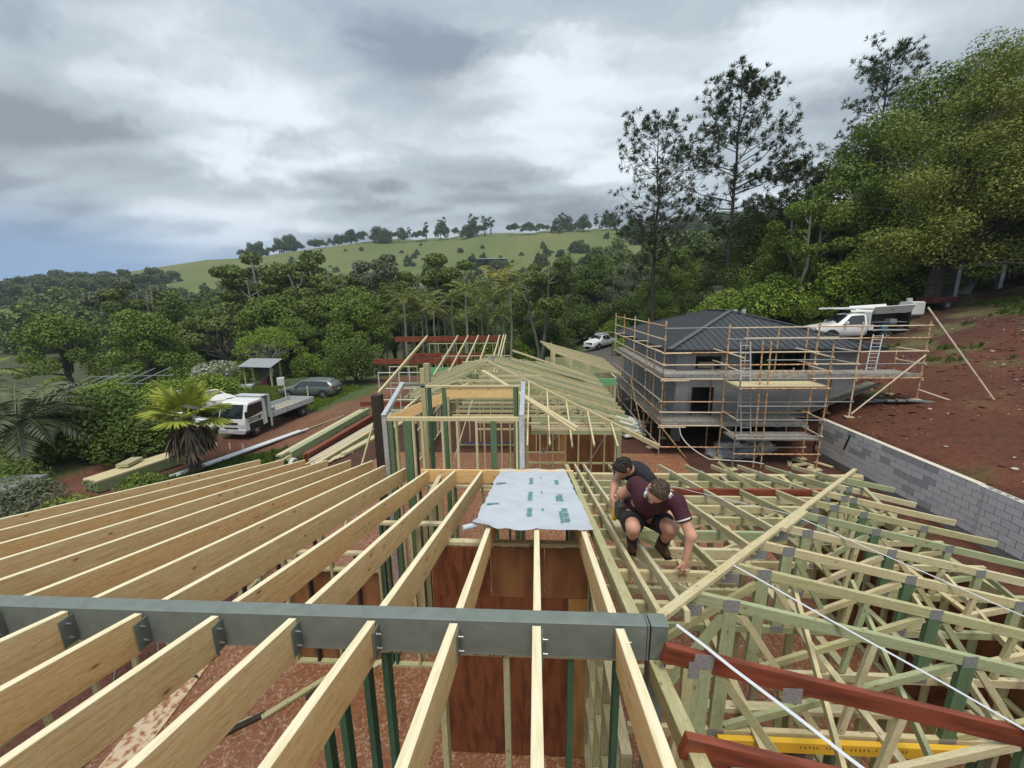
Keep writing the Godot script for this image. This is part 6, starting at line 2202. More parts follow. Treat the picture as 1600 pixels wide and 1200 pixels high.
func boat() -> void:
	# a white boat on a trailer, behind the truck
	var t := thing("trailer_boat", "white boat on a trailer parked between the fan palm and the truck's far side", "boat", Vector3(-22.6, gh(-22.6, -25.6), -25.6), deg_to_rad(-20))
	var rings := []
	for i in 13:
		var q := i / 12.0
		var x := lerpf(-3.0, 3.2, q)
		var w := 1.12 * (1.0 - pow(maxf(0.0, (q - 0.45) / 0.55), 2.2)) + 0.02
		var keel := 0.55 + 0.55 * pow(maxf(0.0, (q - 0.6) / 0.4), 2.0)
		var sheer := 1.42 + 0.22 * q
		var r := PackedVector3Array()
		for p in [Vector2(0, keel), Vector2(w * 0.7, keel + 0.24), Vector2(w * 0.95, keel + 0.42), Vector2(w, sheer), Vector2(w * 0.88, sheer + 0.02), Vector2(w * 0.80, sheer - 0.05), Vector2(w * 0.72, keel + 0.42), Vector2(0, keel + 0.36)]:
			r.append(Vector3(x, p.y, p.x))
		for p in [Vector2(w * 0.72, keel + 0.42), Vector2(w * 0.80, sheer - 0.05), Vector2(w * 0.88, sheer + 0.02), Vector2(w, sheer), Vector2(w * 0.95, keel + 0.42), Vector2(w * 0.7, keel + 0.24)]:
			r.append(Vector3(x, p.y, -p.x))
		rings.append(r)
	var m := MB.new()
	m.loft(rings)
	fix_out(m)
	var h := part(t, "hull", m, mats["white_paint"])
	part(h, "stripe", BX(Vector3(-0.9, 1.18, 1.118), Vector3(3.6, 0.08, 0.012)), mats["zinc"])
	var cv := MB.new()
	cv.outline(PackedVector2Array([Vector2(-0.3, 1.44), Vector2(2.2, 1.56), Vector2(1.1, 1.70), Vector2(0.3, 1.92), Vector2(0.05, 1.92)]), 0.78, 0.1, 0.14)
	fix_flat(cv)
	var cb := part(t, "cabin", cv, mats["white_dull"])
	pane(cb, "windscreen", [Vector3(1.06, 1.715, 0.6), Vector3(1.06, 1.715, -0.6), Vector3(0.36, 1.91, -0.55), Vector3(0.36, 1.91, 0.55)])
	part(t, "cover", T2(Vector3(-2.9, 1.46, 0), Vector3(-0.2, 1.50, 0), 1.7, 0.05), mats["black_plastic"])
	part(t, "outboard_motor", BX(Vector3(-3.2, 0.9, 0), Vector3(0.4, 0.8, 0.4), 0.08), mats["zinc"])
	part(t, "rail", TB(Vector3(-3.0, 1.62, 0.9), Vector3(-0.4, 1.9, 0.9), 0.02, 6), mats["rim"])
	part(t, "trailer_beam", BX(Vector3(0.6, 0.42, 0), Vector3(7.0, 0.1, 0.16)), mats["zinc"])
	part(t, "trailer_cross", BX(Vector3(-1.2, 0.42, 0), Vector3(0.1, 0.1, 2.1)), mats["zinc"])
	for s in [-1.0, 1.0]:
		wheel(t, Vector3(-1.2, 0.32, 1.05 * s), 0.32, 0.2)


func hidden_car() -> void:
	var t := thing("white_hatchback", "white car half hidden behind the fan palm", "car", Vector3(-21.2, gh(-21.2, -21.5) + 0.01, -21.5), deg_to_rad(20))
	var b := car_body([[-2.05, 0.40, 0.82, 0.70, 0.76, 0.95, 0.58], [-1.95, 0.26, 0.92, 0.82, 0.84, 1.10, 0.60], [-1.55, 0.22, 0.94, 0.84, 0.86, 1.42, 0.56], [-0.6, 0.20, 0.93, 0.85, 0.87, 1.50, 0.57], [0.3, 0.20, 0.92, 0.85, 0.87, 1.44, 0.57], [1.1, 0.20, 0.90, 0.84, 0.86, 1.0, 0.68], [1.75, 0.24, 0.78, 0.82, 0.82, 0.84, 0.62], [2.0, 0.34, 0.6, 0.6, 0.62, 0.66, 0.45]])
	var o := part(t, "body", b, mats["car_white"])
	for s in [-1.0, 1.0]:
		var p := [Vector3(-1.5, 0.98, 0.865 * s), Vector3(0.8, 0.96, 0.865 * s), Vector3(0.25, 1.36, 0.70 * s), Vector3(-1.3, 1.36, 0.70 * s)]
		if s < 0:
			p.reverse()
		pane(o, "side_window", p)
		part(o, "headlight", BX(Vector3(1.72, 0.62, 0.6 * s), Vector3(0.2, 0.12, 0.24), 0.03), mats["lamp_clear"])
		for x in [-1.25, 1.25]:
			wheel(t, Vector3(x, 0.31, s * 0.78), 0.31, 0.2)
	pane(o, "windscreen", [Vector3(1.04, 1.03, 0.62), Vector3(1.04, 1.03, -0.62), Vector3(0.38, 1.42, -0.53), Vector3(0.38, 1.42, 0.53)])


# ------------------------------------------------------------------ sheds and far buildings
func build_sheds() -> void:
	# open carport with a sloping sheet roof
	var t := thing("carport", "small open lean-to with a pale sheet roof beside the bushes", "carport", on(-26.6, -37.0))
	for q in [[-28.4, -37.2, 1.95], [-25.4, -36.7, 1.95], [-28.8, -38.9, 2.3], [-25.7, -38.6, 2.3]]:
		var p := on(q[0], q[1])
		wpart(t, "post", T2(p, p + Vector3(0, q[2], 0), 0.13, 0.13, Vector3.RIGHT), mats["pine_grey"])
	var y := gh(-26.6, -37.0)
	var rf := MB.new()
	rf.bar(Vector3(-29.3, y + 2.45, -36.9), Vector3(-24.6, y + 2.40, -36.2), 0.001, 0.001)
	var roof := MB.new()
	var A := Vector3(-28.7, y + 1.95, -36.8)
	var B := Vector3(-25.1, y + 1.92, -36.3)
	var C := Vector3(-25.5, y + 2.4, -38.9)
	var D := Vector3(-29.1, y + 2.42, -39.2)
	roof.face(A, B, C, D)
	roof.face(D + Vector3(0, -0.03, 0), C + Vector3(0, -0.03, 0), B + Vector3(0, -0.03, 0), A + Vector3(0, -0.03, 0))
	roof.face(A + Vector3(0, -0.03, 0), B + Vector3(0, -0.03, 0), B, A)
	var rp := wpart(t, "roof", roof, mats["zinc"])
	for i in 9:
		var q := (i + 0.5) / 9.0
		wpart(rp, "roof_rib", T2(A.lerp(B, q) + Vector3(0, 0.02, 0), D.lerp(C, q) + Vector3(0, 0.02, 0), 0.05, 0.03), mats["zinc_light"])
	for i in 3:
		var p := on(-26.4 + 0.75 * i, -37.3)
		solo("storage_crate", "%s crate from the left, under the lean-to roof" % nth(i), "crate", BX(p, Vector3(0.62, 0.75 + 0.2 * (i % 2), 0.6), 0.02, 0.2 * i), mats[["red_paint", "black_plastic", "white_dull"][i]], "crates under the lean-to")
	solo("stone_slab", "pale stone slab pile in front of the lean-to's left post", "slab", BX(on(-26.9, -35.3), Vector3(1.1, 0.45, 0.8), 0.06, 0.3), mats["render_light"])
	# white open shed left of the rear wing
	var s := thing("white_shed", "small white open-fronted shed left of the red beams", "shed", on(-20.6, -48.2))
	var b := s.position
	for q in [[-1.0, 0.0], [1.0, 0.0]]:
		part(s, "side_wall", BX(Vector3(q[0], 0, q[1]), Vector3(0.12, 2.5, 2.2)), mats["white_dull"])
	part(s, "back_wall", BX(Vector3(0, 0, -1.1), Vector3(2.1, 2.5, 0.1)), mats["white_dull"])
	part(s, "roof", BX(Vector3(0, 2.5, 0), Vector3(2.5, 0.16, 2.8), 0.03), mats["white_dull"])
	part(s, "counter", BX(Vector3(0, 0, 0.4), Vector3(1.7, 0.9, 0.5)), mats["dark_timber"])
	# a shed among the trees at the far right
	var r := thing("steel_shed", "open grey steel shed under the big trees at the far right", "shed", Vector3(33.0, gh(33.0, -33.0) - 0.1, -33.0), 0.0)
	for q in [[-1.55, 0.0], [1.5, 0.0]]:
		part(r, "front_post", T2(Vector3(q[0], -0.3, q[1]), Vector3(q[0], 2.7, q[1]), 0.28, 0.28, Vector3.RIGHT), mats["zinc"])
	part(r, "lintel", BX(Vector3(0, 2.15, 0.02), Vector3(2.8, 0.55, 0.12)), mats["roof_rib"])
	part(r, "lintel_edge", BX(Vector3(0, 2.10, 0.05), Vector3(2.8, 0.06, 0.16)), mats["zinc_light"])
	var g := MB.new()
	g.tri(Vector3(-1.8, 2.7, 0.1), Vector3(1.8, 2.7, 0.1), Vector3(0, 3.15, 0.1))
	g.face(Vector3(-1.9, 2.68, 0.15), Vector3(0, 3.17, 0.15), Vector3(0, 3.17, -5.0), Vector3(-1.9, 2.68, -5.0))
	g.face(Vector3(0, 3.17, 0.15), Vector3(1.9, 2.68, 0.15), Vector3(1.9, 2.68, -5.0), Vector3(0, 3.17, -5.0))
	for i in range(0, g.f.size()):
		pass
	part(r, "roof", g, mats["zinc_roof"] if mats.has("zinc_roof") else mats["zinc"])
	part(r, "side_wall", BX(Vector3(-1.6, -0.3, -2.5), Vector3(0.08, 3.0, 4.9)), mats["zinc"])
	part(r, "back_wall", BX(Vector3(1.0, -0.3, -5.0), Vector3(5.5, 3.0, 0.08)), mats["roof_dark"])
	part(r, "side_bay_roof", BX(Vector3(3.1, 2.5, -2.4), Vector3(2.6, 0.08, 5.0)), mats["zinc"])
	part(r, "side_bay_post", T2(Vector3(4.2, -0.3, 0), Vector3(4.2, 2.5, 0), 0.15, 0.15, Vector3.RIGHT), mats["dark_timber"])
	solo("grey_barrow", "tilted grey sheet leaning inside the open steel shed", "sheet", T2(Vector3(32.6, gh(32.6, -33.8) + 0.1, -33.6), Vector3(33.6, gh(32.6, -33.8) + 1.2, -34.3), 0.9, 0.06), mats["zinc"])
	solo("red_tub", "dark red tub half hidden at the right side of the steel shed", "tub", BX(Vector3(35.8, gh(35.8, -32.5), -32.5), Vector3(0.9, 0.7, 0.7), 0.05), mats["red_paint"])
	# white tank and dark red trailer on the slope
	var w := thing("white_tank", "white plastic tank tilted on the grass before the steel shed", "tank", Vector3(25.6, gh(25.6, -29.5) + 0.25, -29.5), 0.3)
	part(w, "body", BX(Vector3.ZERO, Vector3(1.15, 0.95, 0.8), 0.10), mats["white_paint"])
	part(w, "neck", TB(Vector3(-0.3, 0.9, 0), Vector3(-0.35, 1.15, 0), 0.16, 10), mats["white_dull"])
	part(w, "stand", BX(Vector3(0, -0.35, 0), Vector3(0.9, 0.36, 0.6)), mats["dark_timber"])
	var rt := thing("red_trailer", "dark red box trailer on the grass right of the white tank", "trailer", Vector3(28.0, gh(28.0, -30.5), -30.5), 0.1)
	part(rt, "tub", BX(Vector3(0, 0.45, 0), Vector3(1.7, 0.45, 1.2), 0.03), mats["red_paint"])
	part(rt, "drawbar", BX(Vector3(-1.6, 0.42, 0), Vector3(1.2, 0.08, 0.1)), mats["black_plastic"])
	for q in [-1.0, 1.0]:
		wheel(rt, Vector3(0, 0.32, 0.75 * q), 0.32, 0.18)
	# house roof with a solar panel among the trees
	var h := thing("tree_house", "pale roofed house with a dark solar panel, showing among trees at left", "house", Vector3(-53.0, gh(-53.0, -78.0), -78.0), 0.3)
	part(h, "wall", BX(Vector3(0, 0, 0), Vector3(9, 3.2, 6)), mats["render_light"])
	var hr := MB.new()
	var y3 := 3.2
	hr.face(Vector3(-5, y3, 3.4), Vector3(5, y3, 3.4), Vector3(5, y3 + 1.5, 0), Vector3(-5, y3 + 1.5, 0))
	hr.face(Vector3(5, y3, -3.4), Vector3(-5, y3, -3.4), Vector3(-5, y3 + 1.5, 0), Vector3(5, y3 + 1.5, 0))
	hr.tri(Vector3(5, y3, 3.4), Vector3(5, y3, -3.4), Vector3(5, y3 + 1.5, 0))
	hr.tri(Vector3(-5, y3, -3.4), Vector3(-5, y3, 3.4), Vector3(-5, y3 + 1.5, 0))
	var ho := part(h, "roof", hr, mats["white_dull"])
	part(ho, "solar_panel", T2(Vector3(-2.4, y3 + 0.85, 1.75), Vector3(2.0, y3 + 0.85, 1.75), 2.4, 0.06, Vector3(0, 3.4, 1.5)), mats["solar"])
	# sheds on the pasture
	var f := thing("hill_shed", "long low open shed on the pasture of the far hill", "shed", Vector3(-38.0, gh(-38.0, -330.0), -330.0), 0.05)
	part(f, "roof", BX(Vector3(0, 4.0, 0), Vector3(32, 0.5, 10)), mats["zinc_light"])
	part(f, "back_wall", BX(Vector3(0, 0, -4), Vector3(32, 4, 0.4)), mats["zinc"])
	for i in 6:
		part(f, "post", BX(Vector3(-15.5 + 6.2 * i, 0, 4.4), Vector3(0.5, 4, 0.5)), mats["dark_timber"])
	part(f, "closed_bay", BX(Vector3(-19.5, 0, 0), Vector3(7, 3.0, 8)), mats["zinc"])
	# bare greenhouse frames at left
	var gr := thing("garden_shelter", "bare pale tube frame of a garden shelter among the bushes at left", "frame", on(-36.0, -30.5))
	for i in 6:
		var x := -39.0 + 1.5 * i
		var p := on(x, -29.4)
		wpart(gr, "post", TB(p, p + Vector3(0, 2.1, 0), 0.03, 6), mats["zinc"])
		wpart(gr, "rafter", TB(p + Vector3(0, 2.1, 0), p + Vector3(0.3, 2.9, -3.0), 0.028, 6), mats["zinc"])
	for q in [[2.1, 0.0], [2.5, -1.5], [2.9, -3.0]]:
		var p0 := on(-39.0, -29.4) + Vector3(0.1 * q[1] * -1, q[0], q[1])
		wpart(gr, "purlin", TB(p0, p0 + Vector3(7.5, 0.1, 0), 0.028, 6), mats["zinc"])
	for i in 3:
		var p := on(-31.5 + 1.2 * i, -27.5 - 0.8 * i, 1.3)
		solo("leaning_sheet", "%s pale sheet of metal from the left, lying on the hedge behind the fan palm" % nth(i), "sheet", T2(p, p + Vector3(2.2, 0.5, -0.6), 0.4, 0.04), mats["zinc_light"], "metal sheets on the hedge")


# ------------------------------------------------------------------ people
# A body is a field: tapered capsules joined smoothly, meshed as surface nets.
# bone: [a, b, radius at a, radius at b]; cut: [point, normal, reach] takes off what lies beyond the plane near that point
func figure(bones: Array, h: float, blend: float, cuts := [], lumpy := 0.0, into: MB = null) -> MB:
	var lo := Vector3(1e9, 1e9, 1e9)
	var hi := -lo
	for b in bones:
		var r := Vector3.ONE * (maxf(b[2], b[3]) + 3.0 * blend + 2.0 * h)
		lo = lo.min((b[0] as Vector3).min(b[1]) - r)
		hi = hi.max((b[0] as Vector3).max(b[1]) + r)
	var nx := int((hi.x - lo.x) / h) + 2
	var ny := int((hi.y - lo.y) / h) + 2
	var nz := int((hi.z - lo.z) / h) + 2
	var f := PackedFloat32Array()
	f.resize(nx * ny * nz)
	var k := 1.0 / blend
	for b in bones:
		var a: Vector3 = b[0]
		var e: Vector3 = b[1]
		var ra: float = b[2]
		var rb: float = b[3]
		var m := maxf(ra, rb) + 2.5 * blend + h
		var p0 := ((a.min(e) - Vector3.ONE * m - lo) / h).floor()
		var p1_ := ((a.max(e) + Vector3.ONE * m - lo) / h).ceil()
		var ab := e - a
		var l2 := maxf(ab.length_squared(), 1e-9)
		for z in range(maxi(int(p0.z), 0), mini(int(p1_.z), nz - 1) + 1):
			for y in range(maxi(int(p0.y), 0), mini(int(p1_.y), ny - 1) + 1):
				var row := (z * ny + y) * nx
				for x in range(maxi(int(p0.x), 0), mini(int(p1_.x), nx - 1) + 1):
					var p := lo + Vector3(x, y, z) * h - a
					var t := clampf(p.dot(ab) / l2, 0.0, 1.0)
					var d := (p - ab * t).length() - lerpf(ra, rb, t)
					if d < m:
						f[row + x] += exp(-k * d)
	for i in f.size():
		f[i] = -blend * log(maxf(f[i], 1e-5))
	if cuts.size() or lumpy > 0:
		for z in nz:
			for y in ny:
				for x in nx:
					var i := (z * ny + y) * nx + x
					if f[i] > 0.06:
						continue
					var p := lo + Vector3(x, y, z) * h
					if lumpy > 0:
						f[i] += lumpy * (gn.get_noise_3d(p.x * 900, p.y * 900, p.z * 900) + 0.4 * gn.get_noise_3d(p.x * 2100, p.y * 2100, p.z * 2100))
					for c in cuts:
						if (p - c[0]).length() < c[2]:
							f[i] = maxf(f[i], (p - c[0]).dot(c[1]))
	# surface nets
	var m := into if into else MB.new()
	var ids := {}
	var offs := [0, 1, nx, nx + 1, nx * ny, nx * ny + 1, nx * ny + nx, nx * ny + nx + 1]
	var corner := [Vector3(0, 0, 0), Vector3(1, 0, 0), Vector3(0, 1, 0), Vector3(1, 1, 0), Vector3(0, 0, 1), Vector3(1, 0, 1), Vector3(0, 1, 1), Vector3(1, 1, 1)]
	var edges := [[0, 1], [2, 3], [4, 5], [6, 7], [0, 2], [1, 3], [4, 6], [5, 7], [0, 4], [1, 5], [2, 6], [3, 7]]
	for z in nz - 1:
		for y in ny - 1:
			for x in nx - 1:
				var i := (z * ny + y) * nx + x
				var inside := 0
				for c in 8:
					if f[i + offs[c]] < 0:
						inside += 1
				if inside == 0 or inside == 8:
					continue
				var s := Vector3.ZERO
				var n := 0
				for e in edges:
					var d0 := f[i + offs[e[0]]]
					var d1 := f[i + offs[e[1]]]
					if (d0 < 0) != (d1 < 0):
						s += corner[e[0]].lerp(corner[e[1]], d0 / (d0 - d1))
						n += 1
				var g := Vector3(f[i + 1] - f[i] + f[i + nx + 1] - f[i + nx] + f[i + offs[5]] - f[i + offs[4]] + f[i + offs[7]] - f[i + offs[6]], f[i + nx] - f[i] + f[i + nx + 1] - f[i + 1] + f[i + offs[6]] - f[i + offs[4]] + f[i + offs[7]] - f[i + offs[5]], f[i + offs[4]] - f[i] + f[i + offs[5]] - f[i + 1] + f[i + offs[6]] - f[i + nx] + f[i + offs[7]] - f[i + nx + 1])
				ids[i] = m.v.size()
				var p := lo + (Vector3(x, y, z) + s / n) * h
				m.v.append(p)
				m.n.append(g.normalized())
				m.u.append(Vector2(p.x, p.y))
	for i in ids:
		var x: int = i % nx
		var y: int = (i / nx) % ny
		var z: int = i / (nx * ny)
		if x == 0 or y == 0 or z == 0:
			continue
		var a := f[i] < 0
		for e in [[1, nx, nx * ny], [nx, nx * ny, 1], [nx * ny, 1, nx]]:
			if a == (f[i + e[0]] < 0):
				continue
			var q: int = i - e[1]
			var r: int = i - e[2]
			var s: int = i - e[1] - e[2]
			if not (ids.has(q) and ids.has(r) and ids.has(s)):
				continue
			if a:
				m.f.append_array(PackedInt32Array([ids[i], ids[s], ids[q], ids[i], ids[r], ids[s]]))
			else:
				m.f.append_array(PackedInt32Array([ids[i], ids[q], ids[s], ids[i], ids[s], ids[r]]))
	return m


# a hand: wrist, direction of the fingers, direction its back faces, curl; +1 thumb on the right of the fingers seen from the back
func hand(into: MB, w: Vector3, d: Vector3, back: Vector3, curl: float, side: float) -> void:
	d = d.normalized()
	back = (back - d * back.dot(d)).normalized()
	var s := d.cross(back).normalized() * side
	var pal := []
	pal.append([w - d * 0.01, w + d * 0.02, 0.024, 0.024])
	for i in 4:
		var o := s * (0.030 - 0.020 * i)
		pal.append([w + d * 0.015 + o * 0.7, w + d * 0.085 + o, 0.017, 0.013])
	var len := [0.072, 0.080, 0.074, 0.058]
	for i in 4:
		var p := w + d * 0.085 + s * (0.032 - 0.0215 * i)
		var dd := d
		for j in 3:
			dd = (dd - back * curl * (0.45 + 0.1 * i)).normalized()
			var q: Vector3 = p + dd * len[i] * [0.45, 0.32, 0.25][j]
			pal.append([p, q, 0.0098 - 0.0008 * j, 0.009 - 0.001 * j])
			p = q
	var p := w + d * 0.025 + s * 0.032
	var dd := (d * 0.75 + s * 0.7 - back * 0.25).normalized()
	for j in 2:
		var q: Vector3 = p + dd * [0.045, 0.034][j]
		pal.append([p, q, 0.0125 - 0.002 * j, 0.0105 - 0.0015 * j])
		p = q
		dd = (dd - back * 0.4 * curl + d * 0.3).normalized()
	figure(pal, 0.004, 0.0035, [], 0.0, into)


# a head: middle of the skull, direction of the crown, direction of the face
func head(into: MB, c: Vector3, u: Vector3, fd: Vector3) -> void:
	u = u.normalized()
	fd = (fd - u * fd.dot(u)).normalized()
	var s := u.cross(fd)
	var b := []
	b.append([c + u * 0.025 - fd * 0.022, c + u * 0.025 + fd * 0.022, 0.086, 0.082])
	b.append([c + u * 0.03 + s * 0.012, c + u * 0.03 - s * 0.012, 0.080, 0.080])
	b.append([c - u * 0.03 + fd * 0.03, c - u * 0.075 + fd * 0.055, 0.062, 0.040])      # jaw
	b.append([c - u * 0.045 + fd * 0.01, c - u * 0.13 - fd * 0.02, 0.058, 0.056])       # neck
	b.append([c + u * 0.012 + fd * 0.088, c - u * 0.026 + fd * 0.108, 0.010, 0.015])     # nose
	b.append([c + u * 0.028 + fd * 0.084 + s * 0.034, c + u * 0.028 + fd * 0.088 - s * 0.034, 0.013, 0.013])   # brow
	b.append([c - u * 0.062 + fd * 0.094 + s * 0.014, c - u * 0.062 + fd * 0.094 - s * 0.014, 0.010, 0.010])    # lips
	for q in [-1.0, 1.0]:
		b.append([c + u * 0.018 + s * 0.086 * q - fd * 0.008, c - u * 0.032 + s * 0.080 * q, 0.014, 0.010])     # ears
		b.append([c - u * 0.03 + s * 0.045 * q + fd * 0.055, c - u * 0.02 + s * 0.05 * q + fd * 0.045, 0.022, 0.020])   # cheeks
	figure(b, 0.006, 0.008, [], 0.0, into)


func eyes(t: Node3D, c: Vector3, u: Vector3, fd: Vector3) -> void:
	u = u.normalized()
	fd = (fd - u * fd.dot(u)).normalized()
	var s := u.cross(fd)
	for q in [-1.0, 1.0]:
		var m := MB.new()
		var p: Vector3 = c + u * 0.006 + fd * 0.078 + s * 0.032 * q
		m.lathe(PackedVector2Array([Vector2(0.001, -0.012), Vector2(0.009, -0.008), Vector2(0.012, 0.0), Vector2(0.009, 0.008), Vector2(0.001, 0.012)]), p, 8)
		wpart(t, "eye", m, mats["lamp_clear"])
		wpart(t, "eyebrow", TB(c + u * 0.033 + fd * 0.093 + s * 0.018 * q, c + u * 0.030 + fd * 0.082 + s * 0.048 * q, 0.006, 6), mats["hair_brown"])


func build_workers() -> void:
	front_worker()
	rear_worker()


func front_worker() -> void:
	var t := thing("person", "person with brown curly hair and maroon polo shirt, crouching on the trusses and reaching down", "person", Vector3(1.2, 3.84, -4.1))
	var P := Vector3(1.15, 4.30, -4.27)
	var C := Vector3(1.20, 4.58, -3.98)
	var N := Vector3(1.215, 4.72, -3.81)
	var H := Vector3(1.165, 4.815, -3.68)
	var sr := Vector3(1.395, 4.655, -3.80)
	var sl := Vector3(1.075, 4.70, -4.08)
	var er := Vector3(1.50, 4.385, -3.64)
	var wr := Vector3(1.45, 4.125, -3.60)
	var el := Vector3(0.955, 4.515, -4.24)
	var wl := Vector3(0.93, 4.31, -4.40)
	var hr := Vector3(1.25, 4.26, -4.25)
	var hl := Vector3(1.06, 4.26, -4.23)
	var kr := Vector3(1.39, 4.33, -3.86)
	var kl := Vector3(1.00, 4.33, -3.86)
	var ar := Vector3(1.40, 3.96, -4.15)
	var al := Vector3(1.09, 3.95, -4.23)
	var u := Vector3(0.10, 0.66, 0.74)
	var fd := Vector3(-0.55, -0.62, 0.50)
	var torso := [[P + Vector3(-0.05, 0, 0), P + Vector3(0.05, 0, 0), 0.135, 0.135], [P, C, 0.13, 0.13], [C + Vector3(-0.055, 0, -0.02), C + Vector3(0.075, 0, 0.02), 0.112, 0.112], [C, N, 0.12, 0.075], [C + Vector3(-0.05, 0.05, 0), sl, 0.10, 0.065], [C + Vector3(0.05, 0.05, 0.02), sr, 0.10, 0.065], [N, H - u.normalized() * 0.07, 0.065, 0.058]]
	var arms := [[sr, er, 0.062, 0.048], [er, wr, 0.047, 0.029], [sl, el, 0.060, 0.048], [el, wl, 0.046, 0.029]]
	var legs := [[hr, kr, 0.098, 0.066], [kr, kr.lerp(ar, 0.35), 0.062, 0.062], [kr.lerp(ar, 0.3), ar, 0.062, 0.042], [hl, kl, 0.098, 0.066], [kl, kl.lerp(al, 0.35), 0.062, 0.062], [kl.lerp(al, 0.3), al, 0.062, 0.042]]
	var body := figure(torso + arms + legs, 0.013, 0.018)
	head(body, H, u, fd)
	hand(body, wr, Vector3(-0.08, -1, 0.12), Vector3(0.35, 0.1, 1), 0.55, 1.0)
	hand(body, wl, Vector3(0.02, -0.75, -0.5), Vector3(-0.6, 0.5, 0.2), 0.9, -1.0)
	wpart(t, "body", body, mats["skin"])
	eyes(t, H, u, fd)
	# polo shirt
	var sh := []
	for b in torso.slice(0, 6):
		sh.append([b[0], b[1], b[2] + 0.016, b[3] + 0.016])
	sh.append([sr, sr.lerp(er, 0.75), 0.082, 0.078])
	sh.append([sl, sl.lerp(el, 0.55), 0.080, 0.076])
	var cr := sr.lerp(er, 0.60)
	var cl := sl.lerp(el, 0.34)
	var nk := (H - N).normalized()
	var cuts := [[cr, (er - sr).normalized(), 0.19], [cl, (el - sl).normalized(), 0.20], [N + nk * 0.03, nk, 0.13], [P + (P - C).normalized() * 0.07, (P - C).normalized(), 0.26]]
	wpart(t, "polo_shirt", figure(sh, 0.012, 0.016, cuts, 0.006), mats["shirt_maroon"])
	# cuff bands
	for q in [[cr, (er - sr).normalized(), 0.074], [cl, (el - sl).normalized(), 0.072]]:
		var m := MB.new()
		m.tube(q[0] - q[1] * 0.030, q[0] - q[1] * 0.016, q[2] + 0.007, 20, q[2] + 0.006)
		wpart(t, "cuff_stripe", m, mats["white_dull"])
	var collar := MB.new()
	var pts := PackedVector3Array()
	var ns := nk.cross(Vector3.RIGHT).normalized()
	var nr := ns.cross(nk)
	for i in 15:
		var a := TAU * i / 14
		pts.append(N + nk * 0.035 + (nr * cos(a) + ns * sin(a)) * 0.078)
	collar.rope(pts, 0.014, 6)
	wpart(t, "collar", collar, mats["shirt_maroon"])
	# shorts
	var so := [[P + Vector3(-0.05, 0, 0), P + Vector3(0.05, 0, 0), 0.150, 0.150], [P, P.lerp(C, 0.25), 0.148, 0.140], [hr, hr.lerp(kr, 0.95), 0.128, 0.116], [hl, hl.lerp(kl, 0.95), 0.128, 0.116]]
	cuts = [[hr.lerp(kr, 0.76), (kr - hr).normalized(), 0.20], [hl.lerp(kl, 0.76), (kl - hl).normalized(), 0.20], [P.lerp(C, 0.22), (C - P).normalized(), 0.22]]
	wpart(t, "shorts", figure(so, 0.013, 0.016, cuts, 0.006), mats["cloth_black"])
	# boots
	for q in [[ar, Vector3(0.03, 0, 0.15), kr], [al, Vector3(-0.03, 0, 0.15), kl]]:
		var a: Vector3 = q[0]
		var o: Vector3 = q[1]
		var fl := a.y - 0.065
		var bb := [[a, a.lerp(q[2], 0.30), 0.058, 0.066], [a - Vector3(0, 0.045, 0) - o * 0.3, a - Vector3(0, 0.055, 0) + o * 0.8, 0.046, 0.040], [a, a - Vector3(0, 0.04, 0) + o * 0.45, 0.05, 0.046]]
		var ct := [[a.lerp(q[2], 0.26), (q[2] - a).normalized(), 0.12], [Vector3(a.x, fl - 0.025, a.z), Vector3.DOWN, 0.3]]
		var bt := wpart(t, "boot", figure(bb, 0.009, 0.010, ct, 0.003), mats["boot"])
		var sole := MB.new()
		sole.bar(Vector3(a.x, fl - 0.022, a.z) - o * 0.55, Vector3(a.x, fl - 0.022, a.z) + o * 1.05, 0.088, 0.022, Vector3.UP, 0.006)
		wpart(bt, "sole", sole, mats["black_plastic"])
		var sock := MB.new()
		var s0 := a.lerp(q[2], 0.24)
		sock.tube(s0, a.lerp(q[2], 0.33), 0.066, 16, 0.064)
		wpart(bt, "sock", sock, mats["cloth_navy"])
	# hair and beard
	var un := u.normalized()
	var fn := (fd - un * fd.dot(un)).normalized()
	var sn := un.cross(fn)
	var hb := [[H + un * 0.035 - fn * 0.03, H + un * 0.045 + fn * 0.022, 0.092, 0.086], [H + un * 0.0 - fn * 0.035, H - un * 0.045 - fn * 0.045, 0.082, 0.064], [H + un * 0.085 + fn * 0.03, H + un * 0.080 - fn * 0.03, 0.040, 0.045]]
	var hcut := [[H + fn * 0.052 + un * 0.02, (fn - un * 0.55).normalized(), 0.2]]
	wpart(t, "hair", figure(hb, 0.007, 0.010, hcut, 0.022), mats["hair_brown"])
	var be := []
	for q in [-1.0, 1.0]:
		be.append([H - un * 0.030 + sn * q * 0.068 + fn * 0.012, H - un * 0.078 + sn * q * 0.036 + fn * 0.062, 0.014, 0.020])
	be.append([H - un * 0.086 + sn * 0.03 + fn * 0.068, H - un * 0.086 - sn * 0.03 + fn * 0.068, 0.026, 0.026])
	be.append([H - un * 0.045 + sn * 0.022 + fn * 0.098, H - un * 0.045 - sn * 0.022 + fn * 0.098, 0.008, 0.008])
	wpart(t, "beard", figure(be, 0.006, 0.006, [], 0.008), mats["hair_brown"])
	# ear muffs round the neck
	var em := MB.new()
	pts = PackedVector3Array()
	for i in 13:
		var a := lerpf(-0.15, PI + 0.15, i / 12.0)
		pts.append(N + nk * 0.02 + Vector3(0.105 * cos(a), 0.03, -0.02) + Vector3(0, 0.5, -0.8) * 0.10 * sin(a) * 0.6)
	em.rope(pts, 0.014, 6)
	var eo := wpart(t, "ear_muff_band", em, mats["zinc"])
